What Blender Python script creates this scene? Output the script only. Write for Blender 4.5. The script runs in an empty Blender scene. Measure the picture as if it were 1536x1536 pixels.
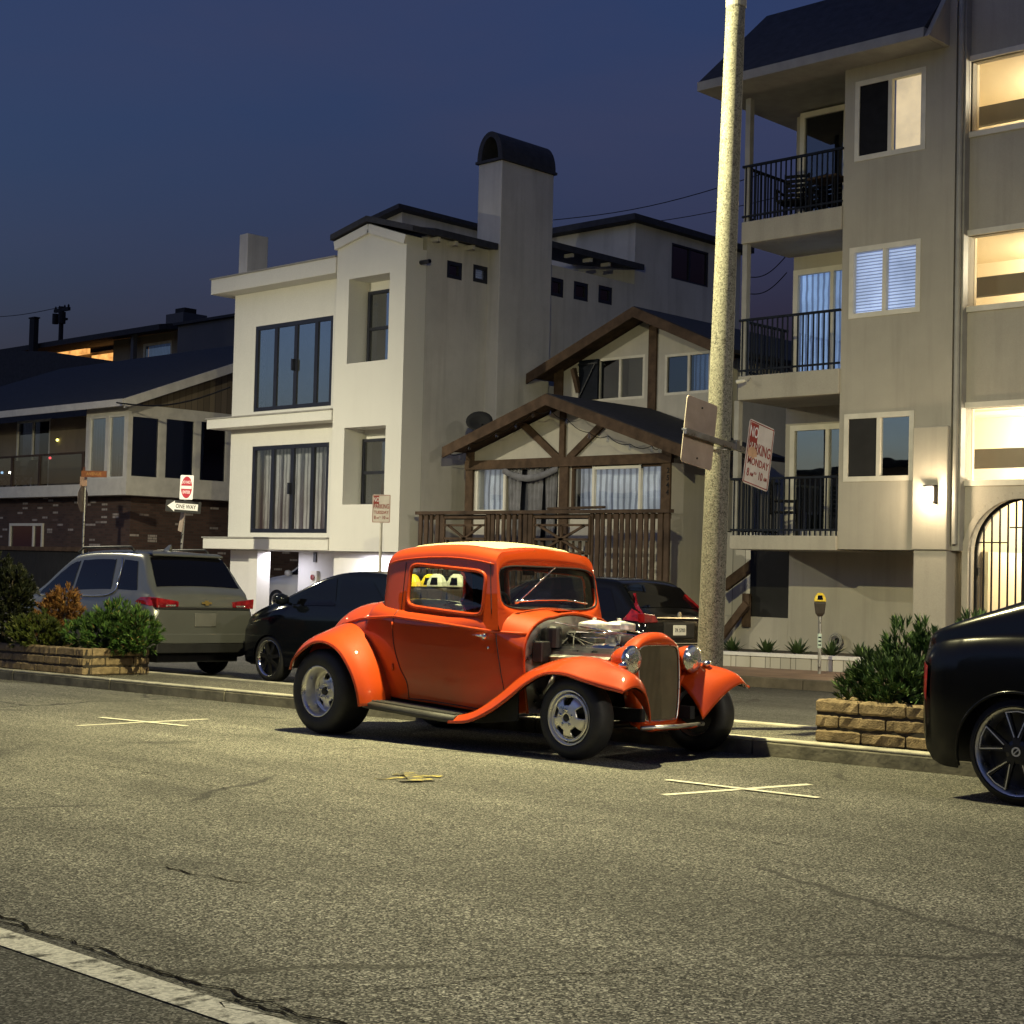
import bpy, bmesh, math, random
from mathutils import Vector as V, Matrix
R = math.radians
rnd = random.Random(7)
SC = bpy.context.scene
COL = SC.collection
PI = math.pi

# ------------------------------------------------------------------ camera
F_PX, CX = 2300.0, 768.0
YAW = math.atan(2418 / F_PX); PITCH = math.atan(82 / F_PX); ROLL = .025
SLX, SLY, HCAM = .0187, .014, 1.20          # street slope along x, fall across y, camera height
FW = V((-math.cos(YAW) * math.cos(PITCH), math.sin(YAW) * math.cos(PITCH), math.sin(PITCH)))
R0 = V((FW.y, -FW.x, 0)).normalized(); U0 = R0.cross(FW)
RR = R0 * math.cos(ROLL) + U0 * math.sin(ROLL)
UU = U0 * math.cos(ROLL) - R0 * math.sin(ROLL)
CAM = V((0, 0, HCAM))

def ray(u, v): return FW + RR * ((u - CX) / F_PX) - UU * ((v - CX) / F_PX)
def at(u, v, Y):
    d = ray(u, v); return CAM + d * (Y / d.y)
def atx(u, v, X):
    d = ray(u, v); return CAM + d * (X / d.x)
def g(x, y): return SLX * x - SLY * min(y, 19)
def gp(u, v, dz=0.0):                        # measured point on the street surface
    d = ray(u, v)
    p = CAM + d * ((dz - HCAM) / (d.z - SLX * d.x + SLY * d.y))
    if p.y > 19: p = CAM + d * ((dz - HCAM - SLY * 19) / (d.z - SLX * d.x))
    return p

# ------------------------------------------------------------------ materials
MATS = {}
def nt(name):
    m = bpy.data.materials.new(name); m.use_nodes = True
    MATS[name] = m
    return m, m.node_tree.nodes, m.node_tree.links, m.node_tree.nodes['Principled BSDF']
def setp(b, **k):
    for a, v in k.items():
        n = {'col': 'Base Color', 'rough': 'Roughness', 'metal': 'Metallic', 'coat': 'Coat Weight', 'coatr': 'Coat Roughness',
             'spec': 'Specular IOR Level', 'trans': 'Transmission Weight', 'ior': 'IOR', 'alpha': 'Alpha',
             'emc': 'Emission Color', 'ems': 'Emission Strength'}[a]
        if a in ('col', 'emc') and len(v) == 3: v = (*v, 1)
        b.inputs[n].default_value = v
def coord(N, L, kind='Object', scale=None):
    t = N.new('ShaderNodeTexCoord')
    if scale is None: return t.outputs[kind]
    mp = N.new('ShaderNodeMapping'); mp.inputs['Scale'].default_value = scale
    L.new(t.outputs[kind], mp.inputs[0]); return mp.outputs[0]
def noise(N, L, vec, scale, detail=3, rough=.5, dist=0):
    n = N.new('ShaderNodeTexNoise'); n.inputs['Scale'].default_value = scale; n.inputs['Detail'].default_value = detail
    n.inputs['Roughness'].default_value = rough; n.inputs['Distortion'].default_value = dist
    if vec is not None: L.new(vec, n.inputs['Vector'])
    return n.outputs['Fac']
def ramp(N, L, fac, stops, interp='LINEAR'):
    r = N.new('ShaderNodeValToRGB'); r.color_ramp.interpolation = interp
    e = r.color_ramp.elements
    while len(e) < len(stops): e.new(.5)
    for i, (p, c) in enumerate(stops):
        e[i].position = p
        if not isinstance(c, (tuple, list)): c = (c, c, c)
        e[i].color = (*c[:3], 1)
    L.new(fac, r.inputs[0]); return r.outputs[0]
def mix(N, L, fac, a, b, mode='MIX'):
    m = N.new('ShaderNodeMix'); m.data_type = 'RGBA'; m.blend_type = mode
    for s, v in ((m.inputs[0], fac), (m.inputs[6], a), (m.inputs[7], b)):
        if isinstance(v, (int, float)): s.default_value = v
        elif isinstance(v, (tuple, list)): s.default_value = (*v[:3], 1)
        else: L.new(v, s)
    return m.outputs[2]
def mth(N, L, op, a, b=0.0):
    m = N.new('ShaderNodeMath'); m.operation = op
    for s, v in ((m.inputs[0], a), (m.inputs[1], b)):
        if isinstance(v, (int, float)): s.default_value = v
        else: L.new(v, s)
    return m.outputs[0]
def bump(N, L, b, h, strength=.3, dist=.01):
    n = N.new('ShaderNodeBump'); n.inputs['Strength'].default_value = strength; n.inputs['Distance'].default_value = dist
    L.new(h, n.inputs['Height']); L.new(n.outputs[0], b.inputs['Normal'])
def flat(name, col, rough=.5, var=.25, scale=9, bumpk=0.0, **k):
    m, N, L, b = nt(name)
    setp(b, rough=rough, **k)
    c = coord(N, L)
    f = noise(N, L, c, scale, 4, .6)
    lo = tuple(x * (1 - var) for x in col); hi = tuple(min(1, x * (1 + var)) for x in col)
    L.new(ramp(N, L, f, [(.3, lo), (.7, hi)]), b.inputs['Base Color'])
    if bumpk: bump(N, L, b, noise(N, L, c, scale * 6, 3), bumpk, .01)
    return m
def stucco(name, col, stain=.18, drip=.0, rough=.9):
    m, N, L, b = nt(name); setp(b, rough=rough, spec=.2)
    c = coord(N, L)
    f = noise(N, L, c, .7, 5, .65)
    base = ramp(N, L, f, [(.3, tuple(x * (1 - stain) for x in col)), (.68, col)])
    d = noise(N, L, coord(N, L, scale=(2.2, 2.2, .16)), 2.0, 4, .6)
    base = mix(N, L, mth(N, L, 'MULTIPLY', ramp(N, L, d, [(.48, 0.0), (.75, 1.0)]), drip), base, tuple(x * .45 for x in col))
    f2 = noise(N, L, c, 90, 3, .7)
    base = mix(N, L, .25, base, ramp(N, L, f2, [(.3, .2), (.7, 1.0)]), 'MULTIPLY')
    L.new(base, b.inputs['Base Color'])
    bump(N, L, b, f2, .35, .012)
    return m

def asphalt(name, dark, light, crack=True, gain=1.0):
    m, N, L, b = nt(name); setp(b, spec=.45)
    c = coord(N, L)
    v = N.new('ShaderNodeTexVoronoi'); v.inputs['Scale'].default_value = 140; L.new(c, v.inputs['Vector'])
    bw = N.new('ShaderNodeRGBToBW'); L.new(v.outputs['Color'], bw.inputs[0])
    v2 = N.new('ShaderNodeTexVoronoi'); v2.inputs['Scale'].default_value = 85; L.new(c, v2.inputs['Vector'])
    bw2 = N.new('ShaderNodeRGBToBW'); L.new(v2.outputs['Color'], bw2.inputs[0])
    st = ramp(N, L, bw.outputs[0], [(.20, tuple(q * .55 for q in dark)), (.46, tuple((a + q) / 2 * .75 for a, q in zip(dark, light))), (.66, light), (.86, tuple(q * 2.6 for q in light))])
    st2 = ramp(N, L, bw2.outputs[0], [(.3, .55), (.75, 1.4)])
    st = mix(N, L, .7, st, st2, 'MULTIPLY')
    big = ramp(N, L, noise(N, L, c, .22, 5, .62), [(.3, .66), (.7, 1.18)])
    st = mix(N, L, 1, st, big, 'MULTIPLY')
    mid = ramp(N, L, noise(N, L, coord(N, L, scale=(.5, 2.2, 1)), 1.2, 5, .7), [(.32, .72), (.62, 1.08)])
    st = mix(N, L, 1, st, mid, 'MULTIPLY')
    lanes = ramp(N, L, noise(N, L, coord(N, L, scale=(.10, 1.1, 1)), 1.0, 3, .5), [(.36, .78), (.62, 1.12)])
    st = mix(N, L, 1, st, lanes, 'MULTIPLY')
    # oil and tyre stains with their own shape
    sp = noise(N, L, c, .8, 3, .5, .6)
    st = mix(N, L, mth(N, L, 'MULTIPLY', ramp(N, L, sp, [(.62, 0.0), (.74, 1.0)]), .55), st, tuple(x * .6 for x in dark))
    if crack:
        wv = N.new('ShaderNodeTexNoise'); wv.inputs['Scale'].default_value = 1.4; wv.inputs['Detail'].default_value = 6
        L.new(c, wv.inputs['Vector'])
        mm = N.new('ShaderNodeMix'); mm.data_type = 'VECTOR'; mm.inputs[0].default_value = .35
        L.new(c, mm.inputs[4]); L.new(wv.outputs['Color'], mm.inputs[5])
        cv = N.new('ShaderNodeTexVoronoi'); cv.feature = 'DISTANCE_TO_EDGE'; cv.inputs['Scale'].default_value = .42
        L.new(mm.outputs[1], cv.inputs['Vector'])
        line = ramp(N, L, cv.outputs['Distance'], [(.0, 1.0), (.0045, 1.0), (.009, 0.0)])
        gate = ramp(N, L, noise(N, L, c, .55, 3), [(.5, 0.0), (.56, 1.0)])
        st = mix(N, L, mth(N, L, 'MULTIPLY', mth(N, L, 'MULTIPLY', line, gate), .85), st, (.012, .011, .01))
    L.new(st, b.inputs['Base Color'])
    L.new(ramp(N, L, bw.outputs[0], [(.2, .9), (.9, .55)]), b.inputs['Roughness'])
    bump(N, L, b, bw.outputs[0], .75, .007)
    return m

def carpaint(name, col, rough=.25, coat=1.0, metal=0.0, flake=.06):
    m, N, L, b = nt(name); setp(b, rough=rough, coat=coat, coatr=.012, metal=metal, spec=.12 if coat > .9 else .30)
    c = coord(N, L)
    f = noise(N, L, c, 2.5, 3)
    L.new(ramp(N, L, f, [(.3, tuple(x * (1 - flake) for x in col)), (.7, tuple(x * (1 + flake) for x in col))]), b.inputs['Base Color'])
    L.new(ramp(N, L, noise(N, L, c, 6, 4, .6), [(.3, rough * .94), (.75, rough * 1.08)]), b.inputs['Roughness'])
    return m
def metal(name, col, rough=.12):
    m, N, L, b = nt(name); setp(b, metal=1, col=col)
    L.new(ramp(N, L, noise(N, L, coord(N, L), 14, 4), [(.3, rough * .6), (.7, rough * 1.6)]), b.inputs['Roughness'])
    return m
def pane(name, tint, refl=.18, rough=.01):
    """window glass: clear sheet with a Fresnel sheen"""
    m, N, L, b = nt(name); out = N['Material Output']; N.remove(b)
    t = N.new('ShaderNodeBsdfTransparent'); t.inputs[0].default_value = (*tint, 1)
    gl = N.new('ShaderNodeBsdfGlossy'); gl.inputs['Roughness'].default_value = rough; gl.inputs[0].default_value = (.95, .97, 1, 1)
    ge = N.new('ShaderNodeNewGeometry'); dt = N.new('ShaderNodeVectorMath'); dt.operation = 'DOT_PRODUCT'; L.new(ge.outputs['Normal'], dt.inputs[0]); L.new(ge.outputs['Incoming'], dt.inputs[1])
    fr = mth(N, L, 'ADD', mth(N, L, 'MULTIPLY', mth(N, L, 'POWER', mth(N, L, 'SUBTRACT', 1.0, mth(N, L, 'ABSOLUTE', dt.outputs['Value'])), 5.0), .95), .045)
    wob = noise(N, L, coord(N, L), 1.3, 2)
    bp = N.new('ShaderNodeBump'); bp.inputs['Strength'].default_value = .06; bp.inputs['Distance'].default_value = .02
    L.new(wob, bp.inputs['Height']); L.new(bp.outputs[0], gl.inputs['Normal'])
    mx = N.new('ShaderNodeMixShader')
    L.new(mth(N, L, 'MINIMUM', mth(N, L, 'ADD', mth(N, L, 'MULTIPLY', fr, 1.2), refl), 1.0), mx.inputs[0])
    L.new(t.outputs[0], mx.inputs[1]); L.new(gl.outputs[0], mx.inputs[2]); L.new(mx.outputs[0], out.inputs[0])
    return m
def emit(name, col, strength, var=.15, scale=2.0):
    m, N, L, b = nt(name); setp(b, col=(.02, .02, .02), rough=.6, ems=strength)
    f = noise(N, L, coord(N, L), scale, 4, .6)
    L.new(ramp(N, L, f, [(.3, tuple(x * (1 - var) for x in col)), (.7, col)]), b.inputs['Emission Color'])
    return m
def blind(name, a, b_, pitch, ems=0.0, axis=2):
    m, N, L, b = nt(name); setp(b, rough=.7)
    w = N.new('ShaderNodeTexWave'); w.bands_direction = 'XYZ'[axis]; w.inputs['Scale'].default_value = 1 / pitch * .314
    w.inputs['Distortion'].default_value = .3 if axis == 2 else 1.6; w.inputs['Detail'].default_value = 2
    L.new(coord(N, L), w.inputs['Vector'])
    cc = ramp(N, L, w.outputs['Fac'], [(.15, b_), (.5, a)])
    dim = ramp(N, L, noise(N, L, coord(N, L), 1.4, 3), [(.3, .6), (.7, 1.1)])
    cc = mix(N, L, 1, cc, dim, 'MULTIPLY')
    L.new(cc, b.inputs['Base Color'])
    if ems: L.new(cc, b.inputs['Emission Color']); b.inputs['Emission Strength'].default_value = ems
    return m
def boards(name, col, pitch, axis=0, gap=.06):
    m, N, L, b = nt(name); setp(b, rough=.8)
    c = coord(N, L); s = N.new('ShaderNodeSeparateXYZ'); L.new(c, s.inputs[0])
    q = mth(N, L, 'DIVIDE', s.outputs[axis], pitch)
    fr = mth(N, L, 'FRACT', q)
    gapm = ramp(N, L, fr, [(0, 1.0), (gap, 0.0)], 'CONSTANT')
    wn = N.new('ShaderNodeTexWhiteNoise'); wn.noise_dimensions = '1D'; L.new(mth(N, L, 'FLOOR', q), wn.inputs['W'])
    base = ramp(N, L, wn.outputs['Value'], [(0, tuple(x * .7 for x in col)), (1, tuple(x * 1.2 for x in col))])
    base = mix(N, L, gapm, base, tuple(x * .25 for x in col))
    L.new(base, b.inputs['Base Color']); return m
def brick(name, c1, c2, mortar, sx=.22, sz=.075, axis='xz'):
    m, N, L, b = nt(name); setp(b, rough=.9)
    c = coord(N, L); s = N.new('ShaderNodeSeparateXYZ'); L.new(c, s.inputs[0])
    cb = N.new('ShaderNodeCombineXYZ')
    L.new(mth(N, L, 'ADD', s.outputs[0], s.outputs[1]), cb.inputs[0]); L.new(s.outputs[2], cb.inputs[1])
    t = N.new('ShaderNodeTexBrick'); L.new(cb.outputs[0], t.inputs['Vector'])
    t.inputs['Scale'].default_value = 1; t.inputs['Brick Width'].default_value = sx; t.inputs['Row Height'].default_value = sz
    t.inputs['Mortar Size'].default_value = .008
    t.inputs['Color1'].default_value = (*c1, 1); t.inputs['Color2'].default_value = (*c2, 1); t.inputs['Mortar'].default_value = (*mortar, 1)
    # a few pale clinker bricks
    bx = mth(N, L, 'FLOOR', mth(N, L, 'DIVIDE', s.outputs[2], sz))
    wn = N.new('ShaderNodeTexNoise'); wn.inputs['Scale'].default_value = 3.1; L.new(cb.outputs[0], wn.inputs['Vector'])
    cb2 = N.new('ShaderNodeCombineXYZ')
    L.new(mth(N, L, 'FLOOR', mth(N, L, 'DIVIDE', mth(N, L, 'ADD', s.outputs[0], s.outputs[1]), sx * 1.4)), cb2.inputs[0]); L.new(bx, cb2.inputs[1])
    w2 = N.new('ShaderNodeTexWhiteNoise'); L.new(cb2.outputs[0], w2.inputs['Vector'])
    pale = ramp(N, L, w2.outputs['Value'], [(.93, 0.0), (.95, 1.0)])
    L.new(mix(N, L, mth(N, L, 'MULTIPLY', pale, mth(N, L, 'SUBTRACT', 1.0, t.outputs['Fac'])), t.outputs['Color'], (.34, .29, .26)), b.inputs['Base Color'])
    bump(N, L, b, t.outputs['Fac'], -.5, .02); return m
def leafmat(name, stops, rough=.6):
    m, N, L, b = nt(name); setp(b, rough=rough, spec=.3)
    gm = N.new('ShaderNodeNewGeometry')
    c1 = ramp(N, L, gm.outputs['Random Per Island'], stops)
    cl = ramp(N, L, noise(N, L, coord(N, L), 3.2, 3), [(.35, .55), (.7, 1.35)])
    L.new(mix(N, L, 1, c1, cl, 'MULTIPLY'), b.inputs['Base Color']); return m
def speckle(name, stops, scale=55, rough=.75):
    m, N, L, b = nt(name); setp(b, rough=rough)
    c = coord(N, L)
    v = N.new('ShaderNodeTexVoronoi'); v.inputs['Scale'].default_value = scale; L.new(c, v.inputs['Vector'])
    bw = N.new('ShaderNodeRGBToBW'); L.new(v.outputs['Color'], bw.inputs[0])
    f = mth(N, L, 'ADD', mth(N, L, 'MULTIPLY', bw.outputs[0], .55), mth(N, L, 'MULTIPLY', noise(N, L, c, scale * .5, 3, .6), .45))
    col = ramp(N, L, f, stops)
    big = ramp(N, L, noise(N, L, coord(N, L, scale=(3, 3, .5)), 1.5, 4), [(.3, .7), (.7, 1.1)])
    L.new(mix(N, L, 1, col, big, 'MULTIPLY'), b.inputs['Base Color'])
    bump(N, L, b, bw.outputs[0], .4, .006); return m
def wornpaint(name, col, under, amount=.5, scale=7):
    m, N, L, b = nt(name); setp(b, rough=.75)
    c = coord(N, L)
    f = noise(N, L, c, scale, 6, .75); f2 = noise(N, L, coord(N, L, scale=(9, 1.2, 1)), 2.5, 4, .6)
    k = ramp(N, L, mth(N, L, 'ADD', mth(N, L, 'MULTIPLY', f, .6), mth(N, L, 'MULTIPLY', f2, .4)), [(amount - .05, 0.0), (amount + .03, 1.0)])
    v = N.new('ShaderNodeTexVoronoi'); v.inputs['Scale'].default_value = 90; L.new(c, v.inputs['Vector'])
    bw = N.new('ShaderNodeRGBToBW'); L.new(v.outputs['Color'], bw.inputs[0])
    pc = mix(N, L, 1, col, ramp(N, L, bw.outputs[0], [(.2, .62), (.7, 1.0)]), 'MULTIPLY')
    L.new(mix(N, L, k, ramp(N, L, bw.outputs[0], [(.25, tuple(x * .5 for x in under)), (.8, tuple(x * 1.5 for x in under))]), pc), b.inputs['Base Color'])
    return m

asphalt('asphalt_near', (.024, .0235, .020), (.178, .172, .142))
asphalt('asphalt_far', (.03, .03, .03), (.085, .083, .077))
asphalt('asphalt_lane', (.02, .02, .019), (.075, .073, .066), crack=True)
asphalt('asphalt_median', (.05, .047, .037), (.17, .16, .125), crack=False)
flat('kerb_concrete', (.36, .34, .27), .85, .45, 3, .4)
flat('kerb_face_dark', (.135, .125, .095), .9, .5, 4, .5)  # kerb faces, a darker tone than their tops
flat('kerb_dark', (.09, .075, .06), .85, .5, 2.5, .4)
flat('walk_red', (.20, .135, .10), .85, .25, 2, .3)
flat('walk_concrete', (.30, .28, .25), .85, .25, 2, .3)
flat('soil', (.035, .028, .02), .95, .5, 8, .6)
flat('earth', (.05, .048, .045), .95, .3, 1)
wornpaint('paint_white', (.72, .70, .60), (.05, .05, .045), .455, 9)
wornpaint('paint_cross', (.72, .69, .56), (.07, .066, .055), .36, 11)
wornpaint('paint_yellow', (.55, .45, .10), (.07, .066, .05), .555, 12)
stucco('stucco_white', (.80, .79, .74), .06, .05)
stucco('stucco_side', (.70, .68, .65), .20, .35)  # stronger mottling stands in for shadow patches on the side wall
stucco('stucco_lower', (.80, .79, .80), .08, .10)
stucco('stucco_apt', (.46, .43, .375), .16, .28)
stucco('stucco_apt_dark', (.22, .195, .175), .12, .3)
stucco('stucco_apt_low', (.48, .45, .39), .15, .3)
stucco('stucco_gable', (.58, .55, .49), .20, .2)
stucco('stucco_tan', (.33, .27, .20), .2, .2)
stucco('stair_cream', (.78, .68, .50), .05, .05)
stucco('stucco_grey', (.12, .12, .125), .15, .1)
flat('timber_brown', (.080, .052, .035), .85, .35, 5, .3, spec=.2)
flat('timber_picket', (.070, .047, .034), .85, .4, 3, .2, spec=.2)
flat('roof_black', (.022, .022, .025), .85, .4, 7, .4)
flat('roof_slate', (.032, .033, .042), .8, .3, 6, .3)
flat('trim_white', (.66, .64, .58), .6, .1, 3)
flat('trim_cream', (.60, .57, .50), .6, .12, 3)
flat('trim_grey', (.30, .29, .27), .6, .15, 3)
flat('frame_dark', (.013, .015, .026), .4, .2, 3)
flat('iron_blue', (.010, .013, .022), .7, .3, 5, spec=.15)
flat('iron_black', (.010, .010, .012), .7, .3, 5, spec=.15)
flat('void_dark', (.012, .012, .013), .9, .3, 2)
flat('room_dark', (.035, .035, .04), .9, .3, 2)
flat('curtain_grey', (.16, .16, .18), .9, .4, 3)
blind('curtain_pale', (.62, .60, .60), (.26, .25, .27), .14, 0, 0)
blind('curtain_glow', (.60, .64, .72), (.24, .26, .32), .16, .32, 0)  # faint glow put into the cloth to brighten the eave-shaded windows
blind('curtain_blue', (.42, .47, .60), (.16, .19, .28), .10, .25, 0)
blind('blind_lit', (.62, .72, 1.0), (.22, .25, .38), .055, .70, 2)
blind('blind_blue', (.30, .45, .75), (.10, .14, .25), .12, .75, 0)
emit('glow_warm', (1.0, .74, .36), 1.15, .35, 1.6)
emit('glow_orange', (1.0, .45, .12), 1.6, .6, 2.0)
emit('lamp_white', (1.0, .93, .75), 30, .0)
emit('sconce_glow', (1.0, .86, .62), 40, .0)
emit('led_green', (.35, 1.0, .35), .9, .3)
emit('led_yellow', (1.0, .9, .2), 4, .0)
emit('led_red', (1.0, .1, .12), 4, .0)
emit('led_blue', (.4, .65, 1.0), 3, .0)
boards('siding_brown', (.16, .125, .08), .21, 1)
boards('wall_block', (.50, .48, .44), .30, 0, .04)
brick('brick_red', (.050, .026, .020), (.085, .045, .034), (.055, .045, .038))
flat('stone_block', (.225, .168, .10), .95, .38, 14, 1.0, spec=.2)
flat('tar_crack', (.012, .011, .009), 1.0, .4, 20, .5, spec=.05)
flat('mortar', (.030, .024, .018), .95, .3, 9)
leafmat('leaf_juniper', [(0, (.016, .042, .010)), (.5, (.045, .105, .020)), (.94, (.10, .175, .035)), (1, (.20, .13, .05))])
leafmat('leaf_pine', [(0, (.018, .042, .014)), (.55, (.050, .105, .030)), (1, (.13, .20, .06)), ])
leafmat('leaf_dark', [(0, (.008, .012, .005)), (.6, (.018, .024, .009)), (1, (.04, .042, .012))])
leafmat('leaf_rust', [(0, (.14, .055, .015)), (.6, (.24, .11, .03)), (1, (.32, .18, .05))])
leafmat('leaf_yellowgreen', [(0, (.03, .045, .008)), (.6, (.06, .08, .015)), (1, (.10, .11, .02))])
leafmat('leaf_agave', [(0, (.025, .05, .018)), (1, (.07, .11, .04))], .45)
flat('bark', (.06, .045, .03), .9, .4, 10, .5)
speckle('pole_concrete', [(.30, (.055, .053, .04)), (.42, (.13, .126, .098)), (.52, (.25, .243, .20)), (.62, (.15, .146, .118))], 95)
flat('pole_cap', (.27, .265, .23), .6, .1, 4)
metal('galvanised', (.42, .41, .38), .35)
flat('sign_back', (.34, .27, .22), .55, .2, 4, .1, metal=.3)
flat('sign_face', (.66, .60, .53), .55, .15, 5)
flat('sign_white', (.78, .77, .75), .5, .05, 5)
flat('sign_red', (.30, .045, .032), .5, .2, 5)
flat('sign_red_bright', (.42, .03, .05), .5, .1, 5)
flat('sign_black', (.01, .01, .01), .5, .2, 5)
flat('sign_orange', (.22, .065, .01), .5, .3, 6)
flat('sign_orange_pale', (.50, .24, .06), .5, .2, 6)
flat('sign_worn', (.62, .38, .22), .6, .3, 8)
flat('meter_body', (.045, .035, .03), .4, .3, 8)
flat('meter_yellow', (.78, .56, .03), .4, .15, 8)
flat('sticker', (.55, .68, .62), .5, .2, 20)
# vehicles
carpaint('paint_orange', (.43, .048, .0026), .55, 1.0, 0, .03)
flat('roof_cream', (.43, .39, .235), .55, .04, 4)
carpaint('paint_silver', (.135, .14, .135), .30, .8, .45)
carpaint('paint_black', (.004, .0042, .005), .12, .0)
carpaint('paint_navy', (.004, .005, .008), .10, .0)
carpaint('paint_gloss_black', (.0025, .0026, .003), .20, .0)
carpaint('paint_white_car', (.70, .70, .68), .3)
metal('chrome', (.80, .79, .75), .07)
metal('polished', (.62, .61, .58), .34)
metal('alloy', (.74, .73, .69), .34)
metal('cast_alu', (.42, .42, .39), .38)
flat('grille_bars', (.125, .108, .066), .40, .15, 6)
metal('bright_alloy', (.80, .79, .74), .52)
flat('rubber', (.013, .013, .014), .62, .3, 12, .2)
flat('black_plastic', (.012, .012, .013), .5, .3, 8)
flat('black_paint', (.008, .008, .009), .35, .3, 8)
flat('interior', (.010, .010, .011), .9, .3, 6)
flat('running_rubber', (.035, .034, .03), .55, .2, 30, .4)
flat('yellow_plastic', (.85, .75, .03), .35, .05, 6)
flat('grey_plastic', (.46, .49, .42), .4, .1, 6)
flat('plate_blank', (.10, .10, .095), .6, .08, 6)
flat('plate_white', (.72, .70, .66), .5, .1, 9)
flat('gold', (.55, .40, .14), .3, .1, 5, metal=.8)
m_, N_, L_, b_ = nt('tail_red'); setp(b_, rough=.12, coat=1); L_.new(ramp(N_, L_, noise(N_, L_, coord(N_, L_), 12, 2), [(.3, (.10, .004, .008)), (.7, (.30, .012, .016))]), b_.inputs['Base Color'])
m_, N_, L_, b_ = nt('lens_clear'); setp(b_, rough=.06, col=(.75, .76, .74), metal=.85); bump(N_, L_, b_, noise(N_, L_, coord(N_, L_), 26, 2), .5, .02)
m_, N_, L_, b_ = nt('tinted_glass'); setp(b_, rough=.03, col=(.003, .003, .004), coat=0, spec=.32); L_.new(ramp(N_, L_, noise(N_, L_, coord(N_, L_), 3, 2), [(.3, .02), (.7, .05)]), b_.inputs['Roughness'])
pane('car_glass', (.80, .83, .80), .0)
pane('pane_clear', (.92, .94, .96), .05)
pane('pane_reflect', (.5, .53, .57), .26)
pane('pane_dark', (.35, .36, .38), .06)
pane('pane_balcony', (.6, .62, .6), .04)

# ------------------------------------------------------------------ mesh builder
XF = {}                                        # world matrix of every root
def cr(pts, n):                                # Catmull-Rom resample of a list of tuples
    out = []
    P = [V(p) for p in pts]
    for i in range(len(P) - 1):
        a, b, c, d = P[max(i - 1, 0)], P[i], P[i + 1], P[min(i + 2, len(P) - 1)]
        for k in range(n):
            t = k / n
            out.append(.5 * ((2 * b) + (c - a) * t + (2 * a - 5 * b + 4 * c - d) * t * t + (3 * b - a - 3 * c + d) * t ** 3))
    out.append(P[-1]); return out
def lerp(tab, x):                              # piecewise linear table
    if x <= tab[0][0]: return tab[0][1]
    for (a, p), (b, q) in zip(tab, tab[1:]):
        if x <= b: return p + (q - p) * (x - a) / (b - a)
    return tab[-1][1]
def smooth(tab, x):                            # monotone-ish smooth table
    if x <= tab[0][0]: return tab[0][1]
    if x >= tab[-1][0]: return tab[-1][1]
    for i in range(len(tab) - 1):
        (a, p), (b, q) = tab[i], tab[i + 1]
        if a <= x <= b:
            m0 = 0 if i == 0 else (q - tab[i - 1][1]) / (b - tab[i - 1][0])
            m1 = 0 if i == len(tab) - 2 else (tab[i + 2][1] - p) / (tab[i + 2][0] - a)
            if i == 0: m0 = (q - p) / (b - a)
            if i == len(tab) - 2: m1 = (q - p) / (b - a)
            h = b - a; t = (x - a) / h
            return p * (2 * t ** 3 - 3 * t * t + 1) + h * m0 * (t ** 3 - 2 * t * t + t) + q * (3 * t * t - 2 * t ** 3) + h * m1 * (t ** 3 - t * t)
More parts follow.
